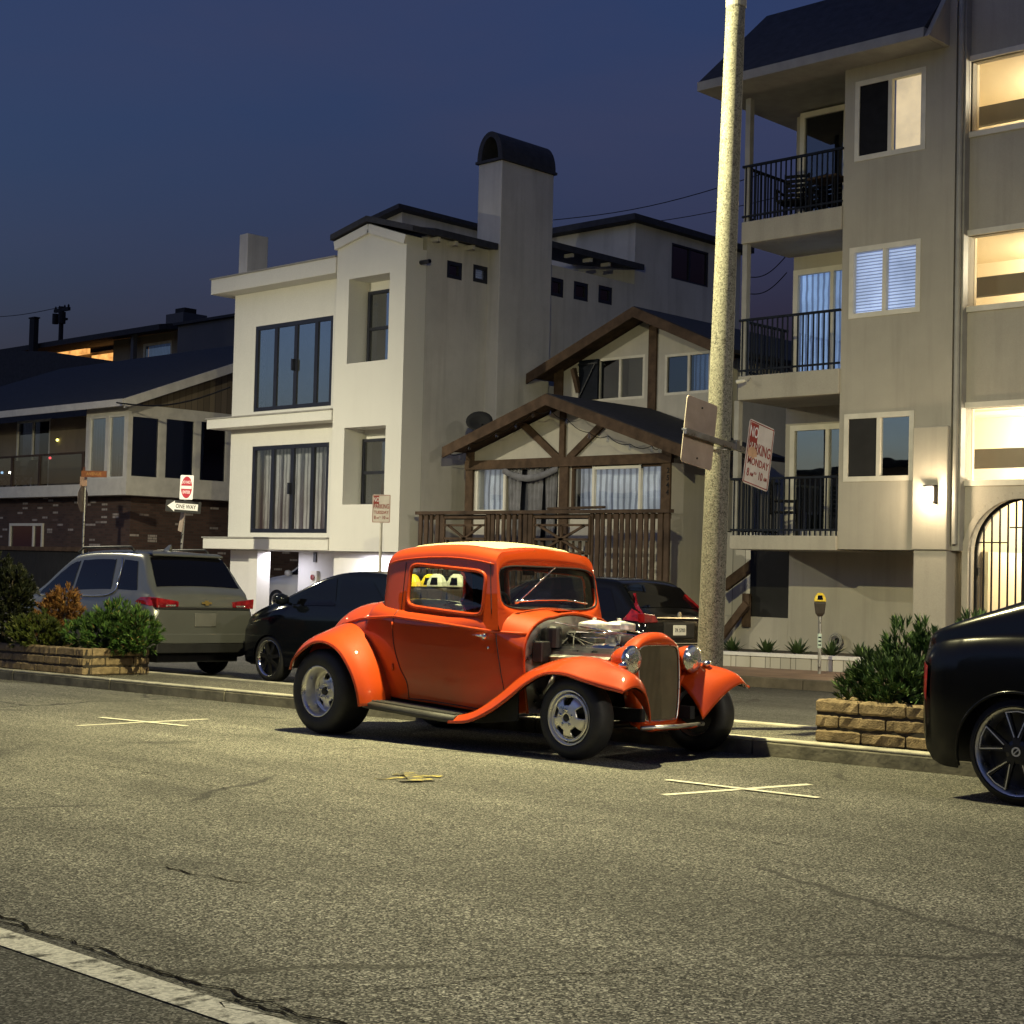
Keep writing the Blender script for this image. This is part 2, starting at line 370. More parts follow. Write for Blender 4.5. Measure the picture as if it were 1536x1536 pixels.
class MB:
    def __init__(s): s.v = []; s.f = []
    def add(s, vs, fs):
        o = len(s.v); s.v += [V(p) for p in vs]; s.f += [[i + o for i in f] for f in fs]; return s
    def box(s, x0, x1, y0, y1, z0, z1):
        x0, x1 = sorted((x0, x1)); y0, y1 = sorted((y0, y1)); z0, z1 = sorted((z0, z1))
        return s.add([(x, y, z) for z in (z0, z1) for y in (y0, y1) for x in (x0, x1)],
                     [(0, 2, 3, 1), (4, 5, 7, 6), (0, 1, 5, 4), (2, 6, 7, 3), (0, 4, 6, 2), (1, 3, 7, 5)])
    def poly(s, pts): return s.add(pts, [list(range(len(pts)))])
    def prism(s, poly, ax, a0, a1):            # polygon in the two other axes (cyclic order x,y,z without ax)
        def mk(p, a):
            return {'x': (a, p[0], p[1]), 'y': (p[0], a, p[1]), 'z': (p[0], p[1], a)}[ax]
        n = len(poly)
        return s.add([mk(p, a0) for p in poly] + [mk(p, a1) for p in poly],
                     [list(range(n))[::-1], list(range(n, 2 * n))] + [[i, (i + 1) % n, n + (i + 1) % n, n + i] for i in range(n)])
    def grid(s, rows, closed=False):
        n = len(rows[0]); o = len(s.v)
        for r in rows: s.v += [V(p) for p in r]
        for i in range(len(rows) - 1):
            for j in range(n if closed else n - 1):
                k = (j + 1) % n
                s.f.append([o + i * n + j, o + i * n + k, o + (i + 1) * n + k, o + (i + 1) * n + j])
        return s
    def tube(s, pts, r, n=8, cap=True):
        P = [V(p) for p in pts]; rows = []
        up = None
        for i, p in enumerate(P):
            t = (P[min(i + 1, len(P) - 1)] - P[max(i - 1, 0)]).normalized()
            if up is None:
                up = V((0, 0, 1)) if abs(t.z) < .9 else V((1, 0, 0))
            a = t.cross(up).normalized(); up = a.cross(t).normalized()
            rr = r[i] if isinstance(r, (list, tuple)) else r
            rows.append([p + (a * math.cos(k * 2 * PI / n) + up * math.sin(k * 2 * PI / n)) * rr for k in range(n)])
        o = len(s.v); s.grid(rows, True)
        if cap:
            s.f.append([o + k for k in range(n)][::-1]); s.f.append([o + (len(P) - 1) * n + k for k in range(n)])
        return s
    def lathe(s, prof, c, ax=(0, 0, 1), n=24):  # prof: (radius, height along ax)
        ax = V(ax).normalized(); c = V(c)
        a = ax.orthogonal().normalized(); b = ax.cross(a)
        rows = [[c + ax * h + (a * math.cos(k * 2 * PI / n) + b * math.sin(k * 2 * PI / n)) * max(r, 1e-4) for k in range(n)] for r, h in prof]
        return s.grid(rows, True)
    def bar(s, a, b, w, h, up=(0, 0, 1)):       # rectangular bar between two points
        a, b = V(a), V(b); t = (b - a).normalized(); u = V(up)
        x = t.cross(u).normalized() * (w / 2); y = x.cross(t).normalized() * (h / 2)
        return s.add([a - x - y, a + x - y, a + x + y, a - x + y, b - x - y, b + x - y, b + x + y, b - x + y],
                     [(0, 1, 2, 3), (7, 6, 5, 4), (0, 4, 5, 1), (1, 5, 6, 2), (2, 6, 7, 3), (3, 7, 4, 0)])
    def build(s, name, mat, parent=None, sm=False, local=False, bevel=0, solid=0, sub=0, fix=True, off=-1):
        me = bpy.data.meshes.new(name)
        M = XF.get(parent.name) if parent else None
        if M is not None and not local:
            I = M.inverted(); vs = [tuple(I @ p) for p in s.v]
        else: vs = [tuple(p) for p in s.v]
        me.from_pydata(vs, [], s.f)
        if fix:
            bm = bmesh.new(); bm.from_mesh(me)
            bmesh.ops.remove_doubles(bm, verts=bm.verts, dist=1e-5)
            bmesh.ops.recalc_face_normals(bm, faces=bm.faces); bm.to_mesh(me); bm.free()
        me.materials.append(MATS[mat])
        if sm:
            for p in me.polygons: p.use_smooth = True
        o = bpy.data.objects.new(name, me); COL.objects.link(o)
        if parent:
            o.parent = parent; XF[o.name] = M
        else: XF[o.name] = Matrix.Identity(4)
        if sub: md = o.modifiers.new('sub', 'SUBSURF'); md.levels = md.render_levels = sub
        if solid: md = o.modifiers.new('solid', 'SOLIDIFY'); md.thickness = solid; md.offset = off
        if bevel: md = o.modifiers.new('bev', 'BEVEL'); md.width = bevel; md.segments = 2; md.limit_method = 'ANGLE'; md.angle_limit = R(40)
        return o
def thing(name, label, cat, M=None, group=None):
    o = bpy.data.objects.new(name, None); COL.objects.link(o)
    if M is None: M = Matrix.Identity(4)
    elif not isinstance(M, Matrix): M = Matrix.Translation(V(M))
    o.matrix_world = M; XF[o.name] = M.copy()
    o.empty_display_size = .3
    return tag(o, label, cat, group)
def tag(o, label, cat, group=None):
    o['label'] = label; o['category'] = cat
    if group: o['group'] = group
    return o
def struct(o, kind='structure'): o['kind'] = kind; return o
def text(s, name, mat, parent, size, M, ext=.003, align='CENTER', sx=1.0):
    cu = bpy.data.curves.new(name, 'FONT'); cu.body = s; cu.size = size; cu.extrude = ext; cu.align_x = align; cu.align_y = 'CENTER'
    cu.offset = size * .012; cu.resolution_u = 3
    t = bpy.data.objects.new('tmp', cu); COL.objects.link(t)
    bpy.context.view_layer.update()
    me = bpy.data.meshes.new_from_object(t.evaluated_get(bpy.context.evaluated_depsgraph_get()))
    bpy.data.objects.remove(t); bpy.data.curves.remove(cu)
    W = M @ Matrix.Diagonal((sx, 1, 1, 1))
    I = XF[parent.name].inverted() if parent else Matrix.Identity(4)
    me.transform(I @ W); me.name = name; me.materials.clear(); me.materials.append(MATS[mat])
    o = bpy.data.objects.new(name, me); COL.objects.link(o)
    if parent: o.parent = parent; XF[o.name] = XF[parent.name]
    return o
def kids(o): return [c for c in bpy.data.objects if c.parent == o]
def copy_tree(o, M=None, parent=None):
    ch = kids(o); c = o.copy(); COL.objects.link(c)
    if parent: c.parent = parent; XF[c.name] = XF[parent.name]
    else: c.matrix_world = M; XF[c.name] = M.copy()
    for k in ch: copy_tree(k, None, c)
    return c
def holed(mb, ax, X0, X1, Z0, Z1, P0, P1, holes):
    """flat wall with rectangular openings; ax='y': spans x,z and faces y=P0 (front), P1 (back)"""
    mk = (lambda a, p, z: (a, p, z)) if ax == 'y' else (lambda a, p, z: (p, a, z))
    xs = sorted({X0, X1, *[min(max(h[i], X0), X1) for h in holes for i in (0, 1)]})
    zs = sorted({Z0, Z1, *[min(max(h[i], Z0), Z1) for h in holes for i in (2, 3)]})
    for a, b in zip(xs, xs[1:]):
        for c, d in zip(zs, zs[1:]):
            m, n = (a + b) / 2, (c + d) / 2
            if any(h[0] < m < h[1] and h[2] < n < h[3] for h in holes): continue
            for p in (P0, P1): mb.poly([mk(a, p, c), mk(b, p, c), mk(b, p, d), mk(a, p, d)])
    for x0, x1, z0, z1 in [(X0, X1, Z0, Z1), *holes]:
        for (a, c), (b, d) in (((x0, z0), (x1, z0)), ((x1, z0), (x1, z1)), ((x1, z1), (x0, z1)), ((x0, z1), (x0, z0))):
            mb.poly([mk(a, P0, c), mk(b, P0, d), mk(b, P1, d), mk(a, P1, c)])
    return mb
# ------------------------------------------------------------------ ground, roads, median, pavement
def sheet(name, mat, xs, ys, dz=0.0):
    mb = MB(); mb.grid([[(x, y, g(x, y) + dz) for x in xs] for y in ys])
    return struct(mb.build(name, mat))
def strip(name, mat, pts_a, pts_b, dz):
    mb = MB(); mb.grid([[(x, y, g(x, y) + dz) for x, y in pts_a], [(x, y, g(x, y) + dz) for x, y in pts_b]])
    return struct(mb.build(name, mat))
XA, XB = -140, 60
MK0, MK1 = 10.47, 12.0                        # median kerb faces
WK = 19.3                                     # far pavement kerb
sheet('ground', 'earth', (-900, XA, XB, 900), (-500, 0, 19, 60, 1200), -.35)
sheet('near_road', 'asphalt_near', (XA, XB), (2.84, MK0 + .02))
sheet('near_lane', 'asphalt_lane', (XA, XB), (-14, 2.84))
sheet('far_road', 'asphalt_far', (XA, XB), (MK1 - .02, 19, WK + .02))
# seam between the two layers of asphalt, a wandering crack
r2 = random.Random(3)
def crack(pts, w0, seed, z=.004):
    r = random.Random(seed); P = [V((p[0], p[1], 0)) for p in pts]; L_ = [P[0]]
    for a, b in zip(P, P[1:]):
        n = max(2, int((b - a).length / .05)); d = (b - a).normalized(); q = V((-d.y, d.x, 0)); off = 0
        for k in range(1, n + 1): off = off * .7 + r.uniform(-.02, .02); L_.append(a + (b - a) * k / n + q * off * (0 if k == n else 1))
    A, B = [], []
    for i, p in enumerate(L_):
        d = (L_[min(i + 1, len(L_) - 1)] - L_[max(i - 1, 0)]).normalized(); q = V((-d.y, d.x, 0)) * (w0 * r.uniform(.15, 1.0) * (.1 if i in (0, len(L_) - 1) else 1))
        A.append((p.x + q.x, p.y + q.y)); B.append((p.x - q.x, p.y - q.y))
    strip('road_crack', 'tar_crack', A, B, z)
def cpx(pts, w, seed): crack([tuple(gp(u, v))[:2] for u, v in pts], w, seed)
crack([(-14, 2.87), (-9, 2.85), (-5.6, 2.86), (-4.4, 2.83), (-3.6, 2.85), (-2, 2.84), (0, 2.86)], .008, 1)
crack([(-7, 2.80), (-5, 2.815), (-4, 2.80), (-2.5, 2.81)], .006, 2)
cpx([(95, 1142), (160, 1149), (250, 1166), (340, 1185)], .005, 3); cpx([(245, 1298), (270, 1306), (335, 1320), (400, 1328)], .007, 4); cpx([(430, 1530), (330, 1505), (420, 1500), (560, 1490), (700, 1472), (850, 1462), (1010, 1452)], .005, 5)
cpx([(60, 1248), (170, 1240), (270, 1232), (380, 1222), (510, 1216)], .004, 6); cpx([(405, 1129), (445, 1129)], .007, 7); cpx([(990, 1236), (1090, 1252), (1230, 1275), (1400, 1310)], .004, 8)
E2 = .10
strip('road_line', 'paint_white', [(x, 2.63) for x in (-40, 5)], [(x, 2.765) for x in (-40, 5)], .004)
def mark(name, mat, p, q, w):
    a, b = gp(*p), gp(*q); d = V((b.x - a.x, b.y - a.y, 0)).normalized(); n = V((-d.y, d.x, 0)) * (w / 2)
    n_ = 8; A = [(a + (b - a) * i / n_ + n) for i in range(n_ + 1)]; B = [(a + (b - a) * i / n_ - n) for i in range(n_ + 1)]
    return strip(name, mat, [(v.x, v.y) for v in A], [(v.x, v.y) for v in B], mark.z)
mark.z = .004; mark('road_marking', 'paint_cross', (115, 1089), (312, 1079), .068)
mark('road_marking', 'paint_cross', (995, 1193), (1215, 1177), .068)
mark.z = .008; mark('road_marking', 'paint_cross', (150, 1077), (280, 1090), .068)
mark('road_marking', 'paint_cross', (1000, 1171), (1228, 1198), .068)
mark.z = .004
for p, q in (((565, 1169), (650, 1165)), ((590, 1162), (662, 1166)), ((600, 1173), (650, 1171)), ((612, 1161), (625, 1174))):
    mark('road_marking', 'paint_yellow', p, q, .09); mark.z += .003
mark.z = .004
KH = .14
def ledge(name, mat, y0, y1, h, x0=XA, x1=XB, seg=2.4, low=-.3, bev=.012):
    mb = MB(); x = x0
    while x < x1 - .01:
        q = min(x + seg, x1); j = .006
        vs = [(a, b, g(a, b) + c) for c in (low, h) for b in (y0, y1) for a in (x + j, q - j)]
        mb.add(vs, [(0, 2, 3, 1), (4, 5, 7, 6), (0, 1, 5, 4), (2, 6, 7, 3), (0, 4, 6, 2), (1, 3, 7, 5)]); x = q
    return struct(mb.build(name, mat, bevel=bev))
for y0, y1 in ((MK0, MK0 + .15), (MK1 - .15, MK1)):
    ledge('median_kerb', 'kerb_face_dark', y0, y1, KH - .026, -60, 30)
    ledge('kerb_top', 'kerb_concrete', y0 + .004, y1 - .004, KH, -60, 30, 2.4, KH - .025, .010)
ledge('median', 'asphalt_median', MK0 + .15, MK1 - .15, KH - .012, -60, 30, 90)
ledge('pavement_kerb', 'kerb_dark', WK, WK + .16, .15, -70, 30)
ledge('pavement', 'walk_red', WK + .16, 22.3, .146, -70, 30, 1.5)
ledge('yard', 'walk_concrete', 22.3, 40, .10, -90, 30, 200)

# ------------------------------------------------------------------ window helper
def window(parent, ax, P, a0, a1, z0, z1, fw=.06, frame='trim_white', glass='pane_dark', back='room_dark', mull=(), rails=(), deep=.10,
           proud=.03, name='window', halves=None, mw=None):
    """frame ring (part) with its pane and what hangs behind it (sub-parts); faces -y when ax='y', +x when ax='x'"""
    s = -1 if ax == 'y' else 1
    a0, a1 = sorted((a0, a1)); z0, z1 = sorted((z0, z1)); mw = mw or fw
    def bx(mb, a, b, p, q, c, d):
        if ax == 'y': mb.box(a, b, p, q, c, d)
        else: mb.box(p, q, a, b, c, d)
    f = MB(); p0, p1 = P + s * proud, P - s * .06
    bx(f, a0, a1, p0, p1, z0, z0 + fw); bx(f, a0, a1, p0, p1, z1 - fw, z1)
    bx(f, a0, a0 + fw, p0, p1, z0 + fw, z1 - fw); bx(f, a1 - fw, a1, p0, p1, z0 + fw, z1 - fw)
    for m in mull:
        c = a0 + (a1 - a0) * m; bx(f, c - mw / 2, c + mw / 2, p0 - s * .006, p1, z0 + fw, z1 - fw)
    for m in rails:
        c = z0 + (z1 - z0) * m; bx(f, a0 + fw, a1 - fw, p0 - s * .010, p1, c - mw / 2, c + mw / 2)
    w = f.build(name, frame, parent)
    gl = MB(); bx(gl, a0 + fw * .5, a1 - fw * .5, P - s * .015, P - s * .021, z0 + fw * .5, z1 - fw * .5); gl.build('pane', glass, w)
    if halves:
        for i, hb in enumerate(halves):
            q = MB(); A = a0 + (a1 - a0) * i / len(halves); B = a0 + (a1 - a0) * (i + 1) / len(halves)
            bx(q, A + .01, B - .01, P - s * deep, P - s * (deep + .02), z0, z1)
            q.build('curtain' if 'curtain' in hb else 'blind' if 'blind' in hb else 'backdrop', hb, w)
    elif back:
        q = MB(); bx(q, a0 - .02, a1 + .02, P - s * deep, P - s * (deep + .02), z0 - .02, z1 + .02)
        q.build('curtain' if 'curtain' in back else 'blind' if 'blind' in back else 'backdrop', back, w)
    return w
def X(u, v, Y): return at(u, v, Y).x
def Z(u, v, Y): return at(u, v, Y).z

# ------------------------------------------------------------------ white three-storey house
YW = 22.8; YB = 23.25
xl, xs_, xr = X(347, 640, YB), X(500, 600, YW), X(604, 580, YW)
zs3 = Z(600, 828, YW); zs3t = Z(320, 806, YW)
wh = thing('white_house', 'white three-storey stucco house with a tower bay, barrel-capped chimney and dark steel windows', 'house', (xl, YW, g(xl, 22)))
zbayt = Z(352, 440, YB)
b1 = (X(382, 550, YB), X(498, 550, YB), Z(380, 618, YB), Z(384, 490, YB))
b2 = (X(377, 730, YB), X(492, 730, YB), Z(376, 799, YB), Z(378, 670, YB))
m = MB(); holed(m, 'y', xl, xs_, zs3, zbayt + .3, YB, YB + .25, [b1, b2])
m.box(xl, xl + .25, YB + .25, 30, zs3, zbayt + .3)
t1 = (X(522, 480, YW), X(583, 480, YW), Z(519, 546, YW), Z(524, 419, YW))
t2 = (X(515, 700, YW), X(577, 700, YW), Z(512, 757, YW), Z(516, 642, YW))
ztop = Z(611, 352, YW); zgl, zgp = Z(502, 362, YW) - .02, Z(556, 336, YW)
holed(m, 'y', xs_, xr, zs3, ztop - .25, YW, YW + .62, [t1, t2])
m.prism([(xs_, ztop - .25), (xr, ztop - .25), (xr, ztop), (X(556, 336, YW), zgp), (xs_, zgl)][::1], 'y', YW, YW + .4) if False else None
xp = X(556, 336, YW)
m.add([(p[0], y, p[1]) for y in (YW + .001, YW + .5) for p in ((xs_, ztop - .25), (xr, ztop - .25), (xr, ztop), (xp, zgp), (xs_, zgl))],
      [(0, 1, 2, 3, 4), (9, 8, 7, 6, 5), (0, 5, 6, 1), (1, 6, 7, 2), (2, 7, 8, 3), (3, 8, 9, 4), (4, 9, 5, 0)])
m.box(xs_, xs_ + .2, YW + .62, 30, zbayt, ztop - .4)
m.build('front_wall', 'stucco_white', wh)
# moulded band under the tower's gable
m = MB()
for p, q in (((xs_ - .04, zgl - .02), (xp, zgp - .02)), ((xp, zgp - .02), (xr + .02, ztop - .02))):
    m.bar((p[0], YW - .03, p[1] - .09), (q[0], YW - .03, q[1] - .09), .10, .20)
m.build('gable_band', 'stucco_white', wh)
m = MB()
for zt, zb in ((Z(333, 418, YW), Z(333, 440, YW)), (Z(325, 629, YW), Z(325, 643, YW)), (Z(320, 807, YW), Z(320, 823, YW))):
    m = MB(); m.prism([(xl - .38, YW - .04), (xs_ - .01, YW - .04), (xs_ - .01, YB - .002), (xl - .002, YB - .002), (xl - .002, 26), (xl - .38, 26)], 'z', zb, zt)
    sl_ = m.build('slab', 'stucco_white', wh, bevel=.012)
    m = MB(); m.box(xl - .41, xs_ - .02, YW - .07, YB - .004, zt, zt + .035); m.build('flashing', 'trim_grey', sl_)
for bb in (b1, b2):
    window(wh, 'y', YB + .03, *bb, fw=.10, mw=.12, frame='frame_dark', glass='pane_reflect' if bb is b1 else 'pane_clear', back='curtain_grey' if bb is b1 else 'curtain_pale', mull=(.27, .53, .79), deep=.35, proud=.02)  # curtain tones imitate the sky mirrored in these panes
    hb = MB(); xm = bb[0] + (bb[1] - bb[0]) * .52; hb.box(xm - .03, xm + .03, YB - .07, YB + .01, (bb[2] + bb[3]) / 2 - .14, (bb[2] + bb[3]) / 2 + .14)
    hb.build('window_handle', 'frame_dark', wh)
for tt, ua in ((t1, 552), (t2, 544)):
    xa = X(ua, 500, YW + .57) if tt is t1 else X(ua, 700, YW + .57)
    window(wh, 'y', YW + .57, xa, tt[1] + .03, tt[2] - .02, tt[3] - .22, fw=.07, frame='frame_dark', glass='pane_reflect', back='curtain_grey', rails=(.5,), deep=.3)
    q = MB(); q.box(tt[0] - .05, xa, YW + .61, YW + .72, tt[2] - .05, tt[3] + .05); q.box(xa, tt[1] + .05, YW + .61, YW + .72, tt[3] - .22, tt[3] + .05)
    q.build('recess_back', 'stucco_white', wh)
# side wall facing the cottage
zeA = atx(680, 362, xr).z; zeB = atx(900, 392, xr).z
XC = xr + .38
yc0, yc1 = atx(752, 300, XC).y, atx(830, 300, XC).y
ybox = atx(953, 360, xr).y; yend = atx(1112, 340, xr).y
sw = [(671, 390, 693, 421), (710, 396, 733, 427), (826, 415, 845, 447), (861, 421, 882, 453), (898, 427, 918, 458)]
hs = []
for u0, v0, u1, v1 in sw:
    p, q = atx(u0, v0, xr), atx(u1, v1, xr); hs.append((p.y, q.y, q.z, p.z))
p, q = atx(1008, 361, xr), atx(1062, 434, xr); hs.append((p.y, q.y, q.z + .05, p.z - .05))
m = MB(); zt = atx(953, 334, xr).z
holed(m, 'x', YW + .63, yend, g(xr, 22) - .2, zeA, xr, xr - .2, [h for h in hs[:5]])
holed(m, 'x', ybox, yend, zeA, zt, xr, xr - .2, [hs[5]])
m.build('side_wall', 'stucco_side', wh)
for i, h in enumerate(hs):
    window(wh, 'x', xr - .04, *h, fw=.09 if i < 5 else .05, frame='frame_dark', glass='pane_dark', back='blind_lit' if i == 1 else 'room_dark', deep=.16, mull=(.5,) if i == 5 else ())
m = MB(); xb0 = X(830, 352, ybox) - 3
m.box(xb0, xr - .202, ybox, ybox + .2, zeA - .3, zt - .01)
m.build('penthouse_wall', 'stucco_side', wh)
m = MB(); m.box(xb0, xr + .25, ybox - .35, yend + .3, zt, zt + .16); m.build('penthouse_roof', 'roof_slate', wh)
# sloping tiled eaves
m = MB()
def eave(y0, y1, z):
    m.add([(xr + .34, y0, z), (xr + .34, y1, z), (xr - 2.2, y1, z + .5), (xr - 2.2, y0, z + .5),
           (xr + .34, y0, z - .15), (xr + .34, y1, z - .15), (xr - 2.2, y1, z + .3), (xr - 2.2, y0, z + .3)],
          [(0, 1, 2, 3), (7, 6, 5, 4), (0, 4, 5, 1), (1, 5, 6, 2), (2, 6, 7, 3), (3, 7, 4, 0)])
eave(YW + .545, yc0 - .02, zeA + .10)
for p, q in (((xs_ - .12, zgl + .02), (xp, zgp + .04)), ((xp, zgp + .04), (xr + .34, ztop + .02))):
    m.add([(p[0], y, p[1] + k) for y in (YW - .14, YW + .54) for k in (0, .13)] + [(q[0], y, q[1] + k) for y in (YW - .14, YW + .54) for k in (0, .13)],
          [(0, 1, 3, 2), (4, 6, 7, 5), (0, 4, 5, 1), (2, 3, 7, 6), (1, 5, 7, 3), (0, 2, 6, 4)])
m.build('roof', 'roof_slate', wh)
m = MB(); eave(yc1 + .02, ybox - .02, zeB + .10); m.build('roof', 'roof_slate', wh)
m = MB()
for y in (YW + .75, YW + 1.3, YW + 1.85, yc1 + .9, yc1 + 1.6, yc1 + 2.3):
    zz_ = (zeA if y < yc0 else zeB) - .05; m = MB(); m.box(xr + .002, xr + .26, y - .04, y + .04, zz_ - .09, zz_); m.build('rafter_tail', 'stucco_side', wh)
m = MB(); y_ = atx(631, 394, xr).y; m.lathe([(.05, 0), (.05, .3), (.035, .3), (.03, .05)], (xr, y_, atx(631, 394, xr).z), (1, 0, 0), 10); m.build('drain_spout', 'frame_dark', wh)
# back roof volume
pb = at(603, 318, 27.5)
m = MB(); m.add([(pb.x, 27.5, zeA), (pb.x - 2.4, 27.5, zeA), (pb.x - 2.4, 27.5, pb.z - .42), (pb.x, 27.5, pb.z), (pb.x, 33, zeA), (pb.x - 2.4, 33, zeA), (pb.x - 2.4, 33, pb.z - .42), (pb.x, 33, pb.z)],
               [(0, 1, 2, 3), (4, 7, 6, 5), (0, 3, 7, 4), (1, 5, 6, 2)]); m.build('dormer_wall', 'stucco_side', wh)
m = MB(); m.add([(pb.x + .2, y, pb.z + .03 + k) for y in (27.2, 33) for k in (0, .12)] + [(pb.x - 2.6, y, pb.z - .45 + k) for y in (27.2, 33) for k in (0, .12)],
               [(0, 1, 3, 2), (4, 6, 7, 5), (0, 4, 5, 1), (2, 3, 7, 6), (1, 5, 7, 3), (0, 2, 6, 4)]); m.build('dormer_roof', 'roof_slate', wh)
# big chimney with a barrel cap, small chimney on the bay
xcl = X(717, 300, yc0); zct = atx(752, 239, XC).z
m = MB(); m.box(xcl, XC, yc0, yc1, g(xr, 22) - .2, zct)
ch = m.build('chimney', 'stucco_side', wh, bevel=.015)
m = MB(); rc = (XC - xcl) / 2 + .03; cxm = (XC + xcl) / 2; hgt = at(735, 198, yc0).z - zct
prof = [(cxm + rc * math.cos(a), zct + hgt * math.sin(a) ** .85) for a in [PI * k / 18 for k in range(19)]]
inn = [(cxm + (rc - .14) * math.cos(a), zct + (hgt - .13) * math.sin(a) ** .85) for a in [PI * k / 18 for k in range(19)]]
for a, b, c, d in zip(prof, prof[1:], inn, inn[1:]):
    for P_, Q_ in ((a, b), (d, c)): m.poly([(P_[0], yc0 - .03, P_[1]), (Q_[0], yc0 - .03, Q_[1]), (Q_[0], yc1 + .03, Q_[1]), (P_[0], yc1 + .03, P_[1])])
    for y in (yc0 - .03, yc1 + .03): m.poly([(a[0], y, a[1]), (b[0], y, b[1]), (d[0], y, d[1]), (c[0], y, c[1])])
m.box(xcl - .06, XC + .06, yc0 - .06, yc1 + .06, zct + .001, zct + .06)
m.build('chimney_cap', 'roof_slate', ch)
px_ = X(358, 400, 23.6); m = MB(); m.box(px_, px_ + .36, 23.6, 24.25, zbayt + .2, Z(360, 352, 23.6)); m.build('chimney', 'stucco_side', wh, bevel=.012)
# street level: piers, carport, lit white wall
gz = g(xl, 22) + .0
m = MB()
m.box(X(372, 870, 23.2), X(385, 870, 23.2), 23.2, 23.6, gz - .3, zs3 - .02)
m.box(xl, X(372, 870, 23.2) - .003, 23.35, 23.6, gz - .3, zs3 - .02)
m.box(X(500, 870, 23.1), xr - .02, 23.1, 23.4, gz - .3, zs3 - .02)
m.box(X(500, 870, 23.1), X(500, 870, 23.1) + .2, 23.4, 24.6, gz - .3, zs3 - .02)
m.box(X(447, 870, 24.4), X(500, 870, 23.1), 24.4, 24.6, gz - .3, zs3 - .02)
m.build('ground_floor_wall', 'stucco_lower', wh)
m = MB(); m.box(xl, xr - .21, YB + .26, 30.5, zs3 - .015, zs3 + .12); m.build('carport_ceiling', 'stucco_lower', wh)
m = MB(); m.box(xl, xr - .3, 30, 30.2, gz - .3, zs3 - .02); m.build('carport_back_wall', 'stucco_grey', wh)
p = at(473, 866, 24.38); m = MB(); m.box(p.x - .12, p.x + .12, 24.32, 24.398, p.z - .16, p.z + .16); bx_ = m.build('alarm_box', 'trim_white', wh)
m = MB(); m.lathe([(.07, 0), (.07, .03), (0, .035)], (p.x - .02, 24.32, p.z), (0, -1, 0), 12); m.build('alarm_light', 'tail_red', bx_)
m = MB(); p = at(463, 900, 24.2); m.tube([(p.x, 24.3, p.z - .5), (p.x, 24.3, p.z + .1), (p.x + .1, 24.2, p.z + .2)], .05, 8); m.tube([(p.x - .3, 24.3, p.z - .5), (p.x - .3, 24.3, p.z - .05)], .06, 8); m.build('standpipe', 'galvanised', wh)
m = MB(); p = at(473, 836, 24.39); m.box(p.x - .05, p.x + .05, 24.36, 24.398, p.z - .12, p.z + .12); m.build('vent_slot', 'frame_dark', wh)

# ------------------------------------------------------------------ brown timbered cottage
YD, YL, YU = 23.0, 24.2, 27.0; YR = 23.45; YUR = 26.3
bh = thing('timbered_cottage', 'cream cottage with brown half-timbered twin gables and a slatted front deck', 'house', (X(818, 700, YL), YL, g(-21, 22)))
gzb = g(-21, 22)
xd0, xd1 = X(628, 767, YD), X(1003, 769, YD); zd = Z(800, 767, YD)
m = MB(); m.box(xd0 - .05, xd1 + .05, YD - .06, YD + .10, zd - .05, zd + .02); m.box(xd0, xd1, YD + .03, YD + .09, zd - .16, zd - .06)
m.box(xd0, xd1, YD + .03, YD + .09, .42, .52)
m.bar((X(822, 765, YD), YD + .02, zd + .05), (X(905, 763, YD), YD + .02, zd + .07), .1, .05)
pan = [(X(668, 790, YD), X(730, 790, YD)), (X(803, 790, YD), X(886, 790, YD))]
x = xd0 + .03; r3 = random.Random(5)
while x < xd1:
    w = .075 + r3.random() * .04
    inp = any(a - .05 < x < b - .02 for a, b in pan)
    if not inp: m.box(x, x + w, YD - .02, YD + .02, .22 + r3.random() * .06, zd - .052)
    elif r3.random() < .55: m.box(x, x + w * .6, YD + .03, YD + .06, .25, zd - .6)
    x += .135 + r3.random() * .05
rail = m.build('deck_railing', 'timber_picket', bh)
for a, b in pan:
    q = MB(); z0, z1 = zd - .85, zd - .12; c = ((a + b) / 2, (z0 + z1) / 2)
    for e in ((a, z1, b, z1), (a, z0, b, z0), (a, z0, a, z1), (b, z0, b, z1), (a, c[1] + .2, b, c[1] + .2), (a + .12, z0, b - .12, c[1] + .2), (a + .12, c[1] + .2, b - .12, z0), (c[0], z0, c[0], c[1] + .2), (a, z0 + .28, b, z0 + .28)):
        q.bar((e[0], YD - .03, e[1]), (e[2], YD - .03, e[3]), .045, .045, (0, 1, 0))
    q.build('railing_panel', 'timber_brown', rail)
m = MB(); m.box(xd0, xd1, YD + .11, YL, .30, .42); m.box(xd0 + .1, xd1, YD + .3, YD + .4, gzb - .3, .3); m.build('deck_floor', 'timber_picket', bh)
xw0, xw1 = X(703, 740, YL), X(1007, 740, YL)
zbm = Z(850, 693, YL)
win_l = (X(714, 735, YL), X(757, 735, YL), Z(735, 768, YL) , Z(735, 701, YL))
win_r = (X(857, 730, YL), X(994, 730, YL), Z(920, 768, YL), Z(920, 694, YL) - .05)
door = (X(759, 730, YL), X(837, 730, YL), .42, zbm - .12)
m = MB(); holed(m, 'y', xw0, xw1, gzb - .3, zbm, YL, YL + .2, [win_l, win_r, door])
m.box(xw1 - .2, xw1, YL + .2, YU, gzb - .3, zbm + .3); m.box(xw0, xw0 + .2, YL + .2, YU, gzb - .3, zbm)
pk, le, re_ = at(818, 593, YR), at(663, 673, YR), at(1006, 664, YR)
m.poly([(xw0 - .0, YL, zbm), (xw1, YL, zbm), (pk.x + (xw1 - pk.x), YL, zbm + .35), (pk.x, YL, pk.z - .12), (xw0, YL, zbm + .25)])
m.build('wall', 'stucco_gable', bh)
m = MB()                                       # timbers of the lower gable
